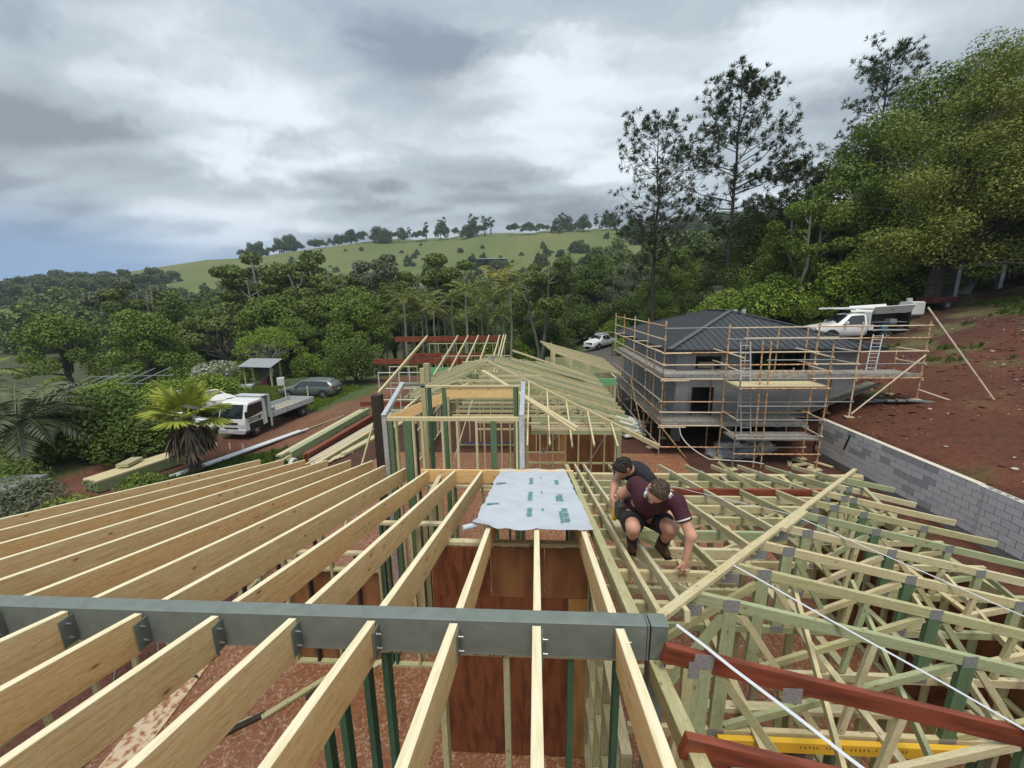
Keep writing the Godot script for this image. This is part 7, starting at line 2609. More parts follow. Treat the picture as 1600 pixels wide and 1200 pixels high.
	for q in [[pts[0], Vector3(0.5, -0.2, 0.8)], [pts[-1], Vector3(-0.5, -0.2, 0.8)]]:
		var dd: Vector3 = q[1].normalized()
		var m := MB.new()
		m.tube(q[0] - dd * 0.005 + Vector3(0, -0.02, 0.02), q[0] + dd * 0.032 + Vector3(0, -0.02, 0.02), 0.036, 14, 0.028)
		wpart(eo, "ear_cup", m, mats["white_paint"])
	# tool belt with pouches
	var ax := (C - P).normalized()
	var b0 := P.lerp(C, 0.10)
	var bs := ax.cross(Vector3.RIGHT).normalized()
	var brt := bs.cross(ax)
	pts = PackedVector3Array()
	for i in 21:
		var a := TAU * i / 20
		pts.append(b0 + brt * cos(a) * 0.205 + bs * sin(a) * 0.168)
	var bm := MB.new()
	bm.rope(pts, 0.022, 6)
	var belt := wpart(t, "tool_belt", bm, mats["leather"])
	for q in [[Vector3(0.94, 4.24, -4.22), 0.10], [Vector3(0.97, 4.25, -4.34), 0.09], [Vector3(1.36, 4.22, -4.30), 0.10]]:
		wpart(belt, "pouch", BX(q[0], Vector3(0.09, 0.17, q[1]), 0.02, 0.2), mats["leather"])
	for i in 4:
		var p := Vector3(0.93 + 0.028 * i, 4.36, -4.22 - 0.03 * i)
		wpart(belt, "hand_tool", TB(p, p + Vector3(rr(-0.03, 0.03), 0.14, rr(-0.02, 0.03)), 0.010, 6), mats[["bolt", "zinc_light", "black_plastic", "bolt"][i]])
	# the nail gun he holds
	var g := thing("nail_gun", "yellow and black nail gun held against the double timbers", "tool", Vector3(0.95, 4.12, -4.45))
	wpart(g, "barrel", T2(Vector3(0.93, 4.05, -4.50), Vector3(0.945, 4.25, -4.46), 0.06, 0.06, Vector3.RIGHT, 0.015), mats["yellow_timber"])
	wpart(g, "head_cap", T2(Vector3(0.97, 4.25, -4.46), Vector3(0.975, 4.285, -4.452), 0.075, 0.075, Vector3.RIGHT, 0.02), mats["black_plastic"])
	wpart(g, "handle", T2(Vector3(0.96, 4.21, -4.46), Vector3(1.09, 4.20, -4.36), 0.04, 0.045, Vector3.UP, 0.012), mats["black_plastic"])
	wpart(g, "battery", BX(Vector3(1.11, 4.15, -4.34), Vector3(0.07, 0.10, 0.09), 0.015), mats["zinc"])
	wpart(g, "magazine", T2(Vector3(0.955, 4.08, -4.49), Vector3(1.10, 4.12, -4.37), 0.025, 0.04, Vector3.UP), mats["black_plastic"])
	solo("nail_strip", "small pale offcut held in the crouching person's lower hand", "offcut", BX(Vector3(1.455, 4.0, -3.62), Vector3(0.04, 0.05, 0.09), 0.004, 0.4), mats["pine_pale"])


func rear_worker() -> void:
	var t := thing("person", "person with dark curly hair and black shirt, bent over behind the maroon shirted person", "person", Vector3(1.4, 3.75, -5.1))
	var P := Vector3(1.52, 4.12, -5.28)
	var C := Vector3(1.30, 4.42, -5.02)
	var N := Vector3(1.18, 4.53, -4.88)
	var H := Vector3(1.075, 4.60, -4.75)
	var u := Vector3(-0.5, 0.62, 0.45)
	var fd := Vector3(-0.45, -0.75, 0.35)
	var sl := Vector3(1.10, 4.44, -4.99)
	var sr := Vector3(1.40, 4.45, -4.78)
	var el := Vector3(0.97, 4.36, -4.76)
	var wl := Vector3(0.915, 4.28, -4.58)
	var er := Vector3(1.40, 4.18, -4.66)
	var wr := Vector3(1.22, 4.08, -4.58)
	var hl := Vector3(1.43, 4.08, -5.28)
	var hr := Vector3(1.62, 4.08, -5.22)
	var kl := Vector3(1.14, 3.86, -5.02)
	var kr := Vector3(1.74, 3.87, -4.92)
	var al := Vector3(1.18, 3.77, -5.42)
	var ar := Vector3(1.76, 3.78, -5.32)
	var torso := [[P + Vector3(-0.05, 0, -0.03), P + Vector3(0.05, 0, 0.03), 0.13, 0.13], [P, C, 0.125, 0.125], [C + Vector3(-0.06, 0, -0.06), C + Vector3(0.06, 0, 0.06), 0.11, 0.11], [C, N, 0.11, 0.07], [C, sl, 0.10, 0.065], [C, sr, 0.10, 0.065], [N, H - u.normalized() * 0.06, 0.06, 0.056]]
	var arms := [[sl, el, 0.056, 0.045], [el, wl, 0.043, 0.028], [sr, er, 0.056, 0.046], [er, wr, 0.044, 0.028]]
	var legs := [[hl, kl, 0.09, 0.06], [kl, al, 0.058, 0.042], [hr, kr, 0.09, 0.06], [kr, ar, 0.058, 0.042]]
	var body := figure(torso + arms + legs, 0.015, 0.018)
	head(body, H, u, fd)
	hand(body, wl, Vector3(0.1, -0.6, 0.5), Vector3(-0.7, 0.5, 0.1), 0.7, 1.0)
	hand(body, wr, Vector3(-0.6, -0.5, 0.4), Vector3(0, 0.8, 0.5), 0.6, 1.0)
	wpart(t, "body", body, mats["skin_tan"])
	eyes(t, H, u, fd)
	var sh := []
	for b in torso.slice(0, 6):
		sh.append([b[0], b[1], b[2] + 0.016, b[3] + 0.016])
	sh.append([sl, sl.lerp(el, 0.5), 0.076, 0.07])
	sh.append([sr, sr.lerp(er, 0.8), 0.076, 0.07])
	var nk := (H - N).normalized()
	wpart(t, "shirt", figure(sh, 0.013, 0.016, [[sl.lerp(el, 0.30), (el - sl).normalized(), 0.12], [sr.lerp(er, 0.6), (er - sr).normalized(), 0.12], [N + nk * 0.02, nk, 0.11]], 0.006), mats["cloth_navy"])
	var so := [[P, P.lerp(C, 0.3), 0.148, 0.140], [hl, hl.lerp(kl, 0.9), 0.112, 0.095], [hr, hr.lerp(kr, 0.9), 0.112, 0.095]]
	wpart(t, "shorts", figure(so, 0.014, 0.016, [[hl.lerp(kl, 0.7), (kl - hl).normalized(), 0.18], [hr.lerp(kr, 0.7), (kr - hr).normalized(), 0.18]], 0.006), mats["cloth_black"])
	for q in [[al, Vector3(0.0, 0, -0.14)], [ar, Vector3(0.0, 0, -0.14)]]:
		var a: Vector3 = q[0]
		wpart(t, "boot", figure([[a, a + Vector3(0, 0.05, 0.06), 0.055, 0.06], [a, a + q[1] + Vector3(0, -0.01, 0), 0.05, 0.042]], 0.010, 0.01), mats["boot"])
	var un := u.normalized()
	var fn := (fd - un * fd.dot(un)).normalized()
	var hb := [[H + un * 0.03 - fn * 0.03, H + un * 0.05 + fn * 0.03, 0.096, 0.090], [H - fn * 0.035, H - un * 0.045 - fn * 0.05, 0.086, 0.066], [H + un * 0.09 + fn * 0.02, H + un * 0.09 - fn * 0.04, 0.045, 0.05]]
	wpart(t, "hair", figure(hb, 0.008, 0.010, [[H + fn * 0.06 + un * 0.02, (fn - un * 0.5).normalized(), 0.2]], 0.028), mats["hair_dark"])


# ------------------------------------------------------------------ leaves and trees
# leaf-sized folded diamonds spread through clumps: clump = [middle, radii]
func leaves(m: MB, clumps: Array, count: int, size: float, narrow: float, droop: float, shell := 0.5) -> void:
	var w := PackedFloat32Array()
	var total := 0.0
	for c in clumps:
		total += c[1].x * c[1].z + c[1].x * c[1].y
		w.append(total)
	for i in count:
		var pick := rng.randf() * total
		var k := w.bsearch(pick)
		var c: Array = clumps[mini(k, clumps.size() - 1)]
		var d := Vector3(rng.randfn(), rng.randfn(), rng.randfn()).normalized()
		var r := lerpf(shell, 1.06, sqrt(rng.randf()))
		var p: Vector3 = c[0] + d * r * c[1]
		var n := (d * 0.55 + Vector3(rng.randfn(), rng.randfn() + 0.9, rng.randfn()) * 0.5).normalized()
		var a := n.cross(Vector3(rng.randfn(), rng.randfn(), rng.randfn())).normalized()
		a = (a + Vector3(0, -droop, 0)).normalized()
		one_leaf(m, p, a, n, size * rr(0.65, 1.35), narrow)


func one_leaf(m: MB, p: Vector3, a: Vector3, n: Vector3, s: float, narrow: float) -> void:
	var b := a.cross(n).normalized()
	var nn := b.cross(a)
	var k := m.v.size()
	m.v.append(p - a * s * 0.5)
	m.v.append(p + b * s * narrow * 0.5 + nn * s * 0.06)
	m.v.append(p + a * s * 0.5)
	m.v.append(p - b * s * narrow * 0.5 + nn * s * 0.06)
	for q in 4:
		m.n.append(nn)
		m.u.append(Vector2.ZERO)
	var t := 0.62 + 0.76 * rng.randf()
	var col := Color(t * (0.9 + 0.2 * rng.randf()), t, t * (0.85 + 0.3 * rng.randf()))
	m.c.append(col)
	m.c.append(col)
	m.c.append(col)
	m.c.append(col)
	m.f.append(k)
	m.f.append(k + 2)
	m.f.append(k + 1)
	m.f.append(k)
	m.f.append(k + 3)
	m.f.append(k + 2)


func limb(m: MB, a: Vector3, b: Vector3, r0: float, r1: float, bend := 0.12, seg := 5) -> PackedVector3Array:
	var pts := PackedVector3Array([a])
	var L := (b - a).length()
	for i in range(1, seg + 1):
		var q := float(i) / seg
		var o := Vector3(rng.randfn(), rng.randfn() * 0.5, rng.randfn()) * bend * L * 0.25 * sin(q * PI)
		pts.append(a.lerp(b, q) + (o if i < seg else Vector3.ZERO))
	for i in seg:
		m.tube(pts[i], pts[i + 1], lerpf(r0, r1, float(i) / seg), 7, lerpf(r0, r1, float(i + 1) / seg), false)
	return pts


# a broad-leaved tree: forked trunk, limbs into the crown, clumps of leaves
# kind: round, tall (gum), wide (spreading), bush
func broadleaf(called: String, kind: String, h: float, w: float, n_leaf: int, leaf_s: float, leaf_mat: String, bark := "bark", seed_ := 1) -> Node3D:
	rng.seed = seed_ * 7919 + 13
	var t := Node3D.new()
	t.name = called
	var tr := MB.new()
	var cl := []
	match kind:
		"round":
			var base := h * 0.30
			limb(tr, Vector3.ZERO, Vector3(rr(-.3, .3), h * 0.55, rr(-.3, .3)), h * 0.028, h * 0.016)
			for i in 22:
				var a := TAU * i * 0.382
				var q := sqrt((i + 0.5) / 22.0)
				var y := base + (h * 0.62) * (1.0 - q * q) * rr(0.75, 1.1) + h * 0.02
				var c := Vector3(cos(a) * w * 0.40 * q, y, sin(a) * w * 0.40 * q)
				var r := w * rr(0.10, 0.19)
				cl.append([c, Vector3(r, r * rr(0.6, 0.9), r)])
				if i % 2 == 0:
					limb(tr, Vector3(0, h * rr(0.25, 0.5), 0), c, h * 0.011, h * 0.004, 0.2, 4)
		"tall":
			var lean := Vector3(rr(-.04, .04) * h, 0, rr(-.04, .04) * h)
			var nf := 3
			for k in nf:
				var a := TAU * k / nf + rr(-.4, .4)
				var top := lean + Vector3(cos(a) * w * 0.22, h * rr(0.72, 0.9), sin(a) * w * 0.22)
				var pts := limb(tr, Vector3(0, 0, 0) + Vector3(cos(a), 0, sin(a)) * h * 0.008, top, h * 0.016, h * 0.006, 0.10, 6)
				for i in 6:
					var b := pts[3 + i % 3]
					var aa := rr(0, TAU)
					var c := b + Vector3(cos(aa) * w * rr(0.12, 0.30), h * rr(0.02, 0.20), sin(aa) * w * rr(0.12, 0.30))
					limb(tr, b, c, h * 0.005, h * 0.002, 0.2, 3)
					var r := w * rr(0.09, 0.16)
					cl.append([c, Vector3(r, r * rr(0.55, 0.8), r)])
		"wide":
			limb(tr, Vector3.ZERO, Vector3(0, h * 0.35, 0), h * 0.035, h * 0.026)
			for i in 26:
				var a := TAU * i * 0.382
				var q := sqrt((i + 0.5) / 26.0)
				var c := Vector3(cos(a) * w * 0.46 * q, h * (0.86 - 0.30 * q * q) + rr(-.05, .06) * h, sin(a) * w * 0.46 * q)
				var r := w * rr(0.07, 0.12)
				cl.append([c, Vector3(r * 1.25, r * rr(0.35, 0.55), r * 1.25)])
				limb(tr, Vector3(0, h * rr(0.28, 0.42), 0), c - Vector3(0, r * 0.3, 0), h * 0.012, h * 0.003, 0.25, 4)
		"bush":
			for i in 16:
				var a := TAU * i * 0.382
				var q := sqrt((i + 0.5) / 16.0)
				var c := Vector3(cos(a) * w * 0.38 * q, h * (0.22 + 0.52 * (1.0 - q * q)) * rr(0.8, 1.1), sin(a) * w * 0.38 * q)
				var r := w * rr(0.13, 0.20)
				cl.append([c, Vector3(r, minf(r * 0.85, h * 0.3), r)])
			for i in 5:
				limb(tr, Vector3(rr(-.1, .1) * w, 0, rr(-.1, .1) * w), cl[i * 3][0], h * 0.02, h * 0.008, 0.2, 3)
	var lv := MB.new()
	leaves(lv, cl, n_leaf, leaf_s, 0.55, 0.25)
	part(t, "trunk", tr, mats[bark])
	part(t, "crown", lv, mats[leaf_mat])
	return t


# a tall pine: straight trunk, rising whorled branches that end in needle tufts
func pine(called: String, h: float, bare: float, w: float, seed_: int, mat: String, dens := 1.0) -> Node3D:
	rng.seed = seed_
	var t := Node3D.new()
	t.name = called
	var tr := MB.new()
	var nd := MB.new()
	var top := Vector3(rr(-.02, .02) * h, h, rr(-.02, .02) * h)
	var r0 := h * 0.013
	var spine := limb(tr, Vector3(0, -0.3, 0), top, r0, 0.03, 0.02, 9)
	var at := func(y: float) -> Vector3:
		var q := clampf(y / h, 0.0, 0.999) * 9.0
		return spine[int(q)].lerp(spine[int(q) + 1], q - int(q))
	var y := h * bare
	while y < h * 0.985:
		var q := (y / h - bare) / (1.0 - bare)
		var reach := w * 0.5 * lin([0.0, 0.2, 0.5, 0.8, 1.0], [0.62, 0.95, 1.0, 0.66, 0.16], q)
		for b in (1 if q < 0.12 else 2):
			var a := rr(0, TAU)
			var L := reach * rr(0.55, 1.1)
			var p: Vector3 = at.call(y)
			var rise := lerpf(0.12, 1.0, q)
			var e := p + Vector3(cos(a) * L, L * rise * rr(0.7, 1.2) + L * 0.10, sin(a) * L)
			var mid := p.lerp(e, 0.55) - Vector3(0, L * 0.10, 0)
			tr.tube(p, mid, h * 0.0035 * (1.2 - q), 5, h * 0.0022 * (1.2 - q), false)
			tr.tube(mid, e, h * 0.0022 * (1.2 - q), 5, 0.012, false)
			var nt := int((8 + 10 * L / (w * 0.5)) * dens)
			for k in nt:
				var s := sqrt(rr(0.10, 1.0))
				var c := (p.lerp(mid, s / 0.55) if s < 0.55 else mid.lerp(e, (s - 0.55) / 0.45))
				var o := Vector3(rng.randfn(), rng.randfn() * 0.35 + 0.2, rng.randfn()) * L * 0.15
				if k == 0:
					c = e
					o = Vector3.ZERO
				tr.tube(c, c + o, 0.018, 4, 0.010, false)
				tuft(nd, c + o, (o + (e - p).normalized() * 0.4 + Vector3(0, 0.35, 0)).normalized(), rr(0.45, 0.68))
		y += h * rr(0.016, 0.030)
	part(t, "trunk", tr, mats["bark"])
	part(t, "needles", nd, mats[mat])
	return t


func tuft(m: MB, p: Vector3, d: Vector3, L: float) -> void:
	for i in 16:
		var a := (d * 0.8 + Vector3(rng.randfn(), rng.randfn(), rng.randfn()) * 0.55).normalized()
		var n := a.cross(Vector3(rng.randfn(), rng.randfn(), rng.randfn())).normalized()
		one_leaf(m, p + a * L * 0.45, a, n, L * rr(0.7, 1.1), 0.12)


# a feather frond from p: outward direction, length, how far it sags
func frond(m: MB, p: Vector3, out: Vector3, L: float, rise: float, sag: float, n := 26, leaflet := 0.45) -> void:
	var prev := p
	var side := out.cross(Vector3.UP).normalized()
	for i in range(1, n + 1):
		var q := float(i) / n
		var c := p + out * L * q * (1.0 - 0.15 * q * sag) + Vector3(0, L * (rise * q - sag * q * q), 0)
		var d := (c - prev).normalized()
		var up := side.cross(d).normalized()
		m.bar(prev, c, 0.05 * (1.1 - q), 0.03 * (1.1 - q), up)
		while m.c.size() < m.v.size():
			m.c.append(Color(1.15, 1.05, 0.8))
		if i > 2:
			var l := leaflet * L * 0.5 * sin(clampf(q * 0.92 + 0.10, 0, 1) * PI) + 0.06
			for s in [-1.0, 1.0]:
				var a: Vector3 = (side * s * 0.85 + d * 0.55 + Vector3(0, -0.30 - 0.2 * rng.randf(), 0) + up * 0.25 * rng.randf()).normalized()
				one_leaf(m, c + a * l * 0.5, a, (up + side * s * 0.3).normalized(), l * rr(0.85, 1.1), 0.13)
		prev = c


func feather_palm(called: String, h: float, fl: float, count: int, seed_: int, mat: String, each := false) -> Node3D:
	rng.seed = seed_
	var t := Node3D.new()
	t.name = called
	var tr := MB.new()
	limb(tr, Vector3.ZERO, Vector3(0, h, 0), 0.16, 0.11, 0.03, 5)
	tr.tube(Vector3(0, h, 0), Vector3(0, h + 0.8, 0), 0.13, 8, 0.06)
	part(t, "trunk", tr, mats["bark_pale"])
	var all := MB.new()
	for i in count:
		var a := TAU * i * 0.382
		var q := float(i) / count
		var m := MB.new() if each else all
		frond(m, Vector3(0, h + 0.7, 0), Vector3(cos(a), 0, sin(a)), fl * rr(0.85, 1.1), lerpf(1.25, 0.25, q), rr(0.6, 0.95), 20 if not each else 34)
		if each:
			part(t, "frond", m, mats[mat])
	if not each:
		part(t, "crown", all, mats[mat])
	return t


func stand(t: Node3D, label: String, category: String, at: Vector3, turn := 0.0, group := "", size := Vector3.ONE) -> Node3D:
	t.name = numbered(t.name)
	t.position = at
	t.rotation.y = turn
	t.scale = size
	tag(t, label, category, group)
	add_child(t)
	return t


func fan_palm() -> void:
	rng.seed = 77
	var base := on(-15.75, -16.6)
	var t := thing("fan_palm", "short fan palm with bright green fans over a skirt of dead leaves", "palm tree", base)
	var h := 2.75
	var tr := MB.new()
	tr.tube(Vector3(0, -0.2, 0), Vector3(0.05, h, 0), 0.27, 12, 0.20)
	part(t, "trunk", tr, mats["bark"])
	for i in 14:
		var a := TAU * i * 0.382
		var q := i / 13.0
		var m := MB.new()
		var el := lerpf(1.30, -0.15, q)
		var out := Vector3(cos(a) * cos(el), sin(el), sin(a) * cos(el))
		var pl := rr(0.75, 1.05)
		var p := Vector3(0.05, h, 0)
		var c := p + out * pl
		m.tube(p, c, 0.022, 5, 0.014)
		while m.c.size() < m.v.size():
			m.c.append(Color(1.1, 1.0, 0.9))
		var side := out.cross(Vector3.UP).normalized()
		var up := side.cross(out).normalized()
		var ns := 26
		for j in ns:
			var b := lerpf(-1.95, 1.95, j / (ns - 1.0))
			var dd := (out * cos(b) + side * sin(b) - up * 0.10 + Vector3(0, -0.10, 0)).normalized()
			var L := rr(0.92, 1.12) * (1.0 - 0.12 * absf(b))
			var fold := (up + side.rotated(out, 0) * (0.55 if j % 2 else -0.55)).normalized()
			one_leaf(m, c + dd * L * 0.5, dd, fold, L, 0.15)
		part(t, "fan", m, mats["frond_fan"])
	for i in 26:
		var a := TAU * i * 0.382
		var m := MB.new()
		var p := Vector3(0.05, h - 0.1 - 0.03 * i, 0)
		var out := Vector3(cos(a), 0, sin(a))
		var c := p + out * rr(0.35, 0.65) + Vector3(0, -0.2, 0)
		m.tube(p, c, 0.018, 5, 0.012)
		while m.c.size() < m.v.size():
			m.c.append(Color(1, 0.9, 0.8))
		for j in 16:
			var dd := (Vector3(0, -1, 0) + out * rr(0.0, 0.5) + out.cross(Vector3.UP) * rr(-0.55, 0.55)).normalized()
			var L := rr(0.75, 1.15)
			one_leaf(m, c + dd * L * 0.5, dd, (out + Vector3(rr(-.6, .6), 0.1, rr(-.6, .6))).normalized(), L, 0.10)
		part(t, "dead_fan", m, mats["frond_dry"])


func build_plants() -> void:
	fan_palm()
	# two big feather palms at the left edge
	stand(feather_palm("date_palm", 1.7, 3.6, 26, 5, "leaf_grey", true), "large dull green feather palm filling the left edge above the dark trailer deck", "palm tree", on(-24.0, -16.6), 0.4)
	stand(feather_palm("date_palm", 2.6, 3.6, 26, 9, "frond", true), "second feather palm, farther back at the left edge, with lighter tips", "palm tree", on(-34.0, -21.0), 1.4)
	# hedge bushes behind the fan palm
	var hb := broadleaf("hedge_bush", "bush", 2.7, 5.2, 9000, 0.17, "leaf_dark", "bark", 3)
	var b0 := broadleaf("garden_bush", "bush", 2.2, 4.2, 8000, 0.15, "leaf_bright", "bark", 4)
	stand(hb, "big dark clipped bush left of the fan palm", "bush", on(-23.5, -19.6), 0.3, "dark hedge bushes", Vector3(1.25, 1.3, 1.2))
	dup(hb, on(-20.3, -18.9), 1.9, Vector3(0.9, 0.95, 0.9), "dark clipped bush just behind the wrapped pine pack, beside the fan palm")
	dup(hb, on(-27.5, -21.5), 2.6, Vector3(1.2, 1.2, 1.2), "dark clipped bush at the hedge's left end, next to the feather palm")
	stand(b0, "bright green rounded bush behind the dark hedge, left one of three", "bush", on(-32.5, -27.5), 0.0, "bright rounded bushes", Vector3(1.3, 1.3, 1.2))
	dup(b0, on(-28.6, -28.8), 2.0, Vector3(1.15, 1.1, 1.1), "bright green rounded bush in the middle of the three behind the fan palm")
	dup(b0, on(-26.5, -30.6), 4.0, Vector3(1.2, 1.15, 1.1), "bright green rounded bush right of the fan palm's head, below the lean-to")
	var wt := broadleaf("round_tree", "bush", 5.2, 6.4, 14000, 0.18, "leaf_dark", "bark", 6)
	stand(wt, "dense round dark tree directly behind the sage station wagon", "tree", on(-18.0, -38.5), 0.5)
	var fl := broadleaf("flowering_shrub", "bush", 2.8, 5.0, 5000, 0.16, "leaf_mid", "bark", 8)
	var bl := MB.new()
	rng.seed = 12
	leaves(bl, [[Vector3(0, 1.9, 0), Vector3(2.0, 0.8, 2.0)], [Vector3(0.9, 1.4, 0.8), Vector3(1.1, 0.7, 1.1)], [Vector3(-1.0, 1.3, 0.6), Vector3(1.1, 0.7, 1.1)]], 1400, 0.22, 0.7, 0.0, 0.9)
	part(fl, "blossom", bl, mats["blossom"])
	stand(fl, "pale flowering shrub left of the lean-to shed", "bush", on(-34.0, -40.5), 0.0)
	var um := broadleaf("umbrella_tree", "wide", 7.2, 9.5, 5200, 0.22, "leaf_bright", "bark_pale", 10)
	stand(um, "slender flat-topped light green tree with a pale trunk behind the lean-to", "tree", on(-31.0, -45.0), 0.8, "", Vector3(0.72, 0.95, 0.72))
	# low growth by the wrapped pine pack and along the pipes
	rng.seed = 40
	var sp := MB.new()
	for q in [[-19.6, -13.0, 1.5, 0.9], [-17.6, -12.9, 1.0, 0.5], [-22.0, -14.2, 1.6, 1.2], [-16.3, -14.6, 0.9, 0.6]]:
		var m := MB.new()
		var c := on(q[0], q[1])
		leaves(m, [[c + Vector3(0, q[3] * 0.4, 0), Vector3(q[2], q[3], q[2] * 0.8)]], 3200, 0.16, 0.28, -0.2, 0.2)
		solo("weed_clump", ["leafy grey green weeds at the wrapped pine pack's left end", "bright grassy weeds in front of the wrapped pine pack", "tall weeds above the dark trailer deck", "small weeds between the pine pack and the fan palm"][[-19.6, -17.6, -22.0, -16.3].find(q[0])], "weeds", m, mats[["leaf_grey", "leaf_lime", "leaf_mid", "leaf_mid"][[-19.6, -17.6, -22.0, -16.3].find(q[0])]], "weeds by the pine pack")
	grass()
	big_right_trees()


func grass() -> void:
	rng.seed = 99
	var tu := MB.new()
	for i in 12:
		var a := Vector3(rng.randfn() * 0.35, 1, rng.randfn() * 0.35).normalized()
		one_leaf(tu, Vector3(rr(-.06, .06), 0.10, rr(-.06, .06)), a, Vector3(rng.randfn(), 0.2, rng.randfn()).normalized(), 0.24, 0.07)
	var zones := [["verge_grass", "grass and low weeds on the verge along the white pipes", Rect2(-17.5, -27.0, 7.0, 14.0), 5200, "grass_blade"], ["lawn_grass", "patch of green lawn between the truck and the station wagon", Rect2(-30.0, -36.0, 14.0, 16.0), 6500, "leaf_bright"], ["road_grass", "bright green grass on the verge of the gravel road", Rect2(6.5, -52.0, 9.0, 18.0), 5200, "leaf_bright"], ["bank_grass", "patches of grass creeping over the top of the red bank", Rect2(17.0, -36.0, 22.0, 18.0), 9000, "grass_blade"]]
	for zn in zones:
		var mm := MultiMesh.new()
		mm.transform_format = MultiMesh.TRANSFORM_3D
		mm.mesh = tu.mesh(mats[zn[4]])
		var ts := []
		var r: Rect2 = zn[2]
		for i in zn[3]:
			var x := rr(r.position.x, r.end.x)
			var z := rr(r.position.y, r.end.y)
			var c := ground_color(x, z)
			if c.g < c.r * 0.95:
				continue
			var s := rr(0.5, 1.5) * (1.8 if zn[0] == "road_grass" else 1.0)
			ts.append(Transform3D(Basis(Vector3.UP, rr(0, TAU)).scaled(Vector3(s, s * rr(0.6, 1.3), s)), Vector3(x, gh(x, z) - 0.02, z)))
		mm.instance_count = ts.size()
		for i in ts.size():
			mm.set_instance_transform(i, ts[i])
		var mi := MultiMeshInstance3D.new()
		mi.name = zn[0]
		mi.multimesh = mm
		tag(mi, zn[1], "grass")
		mi.set_meta("kind", "stuff")
		add_child(mi)


func big_right_trees() -> void:
	# the two tall pines and the one behind the forest
	stand(pine("tall_pine", 22.5, 0.28, 13.0, 101, "needle", 0.9), "tall open pine on the left of the pair behind the scaffolded house", "pine tree", Vector3(13.2, gh(13.2, -47.0), -47.0))
	stand(pine("tall_pine", 24.6, 0.28, 11.0, 202, "needle_blue", 1.2), "tallest and densest pine, on the right of the pair behind the scaffolded house", "pine tree", Vector3(21.0, gh(21.0, -47.0), -47.0))
	stand(pine("tall_pine", 26.0, 0.40, 11.0, 303, "needle"), "pine whose top rises above the rounded forest at right", "pine tree", Vector3(41.2, gh(41.2, -56.0), -56.0))
	stand(pine("tall_pine", 14.5, 0.20, 8.5, 404, "needle"), "shorter pine between the tallest pine and the dense forest", "pine tree", Vector3(27.0, gh(27.0, -46.5), -46.5))
	# the spreading yellow-green tree at the right edge
	rng.seed = 555
	var t := Node3D.new()
	t.name = "spreading_tree"
	var tr := MB.new()
	var cl := []
	limb(tr, Vector3(0, -0.5, 0), Vector3(0.3, 3.0, 0), 0.55, 0.42, 0.05)
	for i in 54:
		var a := TAU * i * 0.382
		var q := sqrt((i + 0.5) / 54.0)
		var c := Vector3(4.5 + cos(a) * 8.5 * q, 15.5 - 12.8 * q * q + rr(-1.6, 1.4) + 3.6 * q * maxf(0.0, cos(a)), sin(a) * 8.0 * q)
		var pts := limb(tr, Vector3(0.3, rr(2.4, 4.5), 0), c, 0.13, 0.03, 0.22, 5)
		for k in 3:
			var e: Vector3 = pts[3 + k % 3] + Vector3(rng.randfn(), rng.randfn() * 0.5, rng.randfn()) * 1.5
			limb(tr, pts[2 + k], e, 0.05, 0.015, 0.3, 3)
			cl.append([e + Vector3(0, rr(-0.6, 0.4), 0), Vector3(rr(0.9, 2.0), rr(0.6, 1.7), rr(0.9, 2.0))])
	var lv := MB.new()
	leaves(lv, cl, 150000, 0.20, 0.40, 0.15, 0.08)
	part(t, "trunk", tr, mats["bark"])
	part(t, "crown", lv, mats["leaf_lime"])
	stand(t, "huge spreading yellow-green tree with pale bare limbs at the right edge", "tree", Vector3(28.5, gh(28.5, -31.0), -31.5))
	var o := dup(t, Vector3(41.0, gh(41.0, -37.0), -37.0), 0.4, Vector3(1.0, 1.35, 1.0), "taller yellow-green tree leaning in over the steel shed at the right edge")
	# dense dark rounded trees beyond it
	var d := broadleaf("dense_tree", "round", 17.0, 13.0, 30000, 0.24, "leaf_mid", "bark", 21)
	stand(d, "large dense rounded tree left of the yellow-green spreading tree", "tree", Vector3(31.5, gh(31.5, -42.0), -42.0), 0.0, "dense rounded trees at right")
	dup(d, Vector3(40.0, gh(40.0, -45.0), -45.0), 1.2, Vector3(1.15, 1.25, 1.15), "tallest dense rounded tree, behind the spreading tree")
	dup(d, Vector3(50.0, gh(50.0, -44.0), -44.0), 2.9, Vector3(1.2, 1.35, 1.2), "dense rounded tree above the steel shed, rightmost of its kind")
	dup(d, Vector3(24.5, gh(24.5, -50.0), -50.0), 4.1, Vector3(0.75, 0.72, 0.75), "dense rounded tree between the two tall pines' trunks and the forest")
	dup(d, Vector3(36.0, gh(36.0, -38.5), -38.5), 5.0, Vector3(0.8, 0.62, 0.8), "low dense rounded tree filling the shade left of the steel shed")
	dup(d, Vector3(45.0, gh(45.0, -38.0), -38.0), 0.6, Vector3(0.9, 0.75, 0.9), "low dense rounded tree filling the shade behind the steel shed's right bay")
	dup(d, Vector3(28.0, gh(28.0, -38.5), -38.5), 3.4, Vector3(0.7, 0.6, 0.7), "low dense rounded tree right behind the service ute's canopy")
	# dark slender growth below them
	var u := broadleaf("under_tree", "tall", 11.0, 7.0, 9000, 0.22, "leaf_mid", "bark_pale", 31)
	stand(u, "slim leafy tree behind the service ute, first of the row from the left", "tree", Vector3(23.0, gh(23, -37.5), -37.5), 0.0, "slim trees behind the service ute")
	dup(u, Vector3(26.5, gh(26.5, -39.0), -39.0), 1.0, Vector3(1, 1.1, 1), "slim leafy tree behind the raised canopy lids of the service ute")
	dup(u, Vector3(31.0, gh(31, -36.5), -36.5), 2.0, Vector3(1, 1.0, 1), "slim leafy tree left of the steel shed, in deep shade")
	dup(u, Vector3(37.5, gh(37.5, -39.5), -39.5), 3.0, Vector3(1.2, 1.2, 1.2), "slim leafy tree right behind the steel shed")


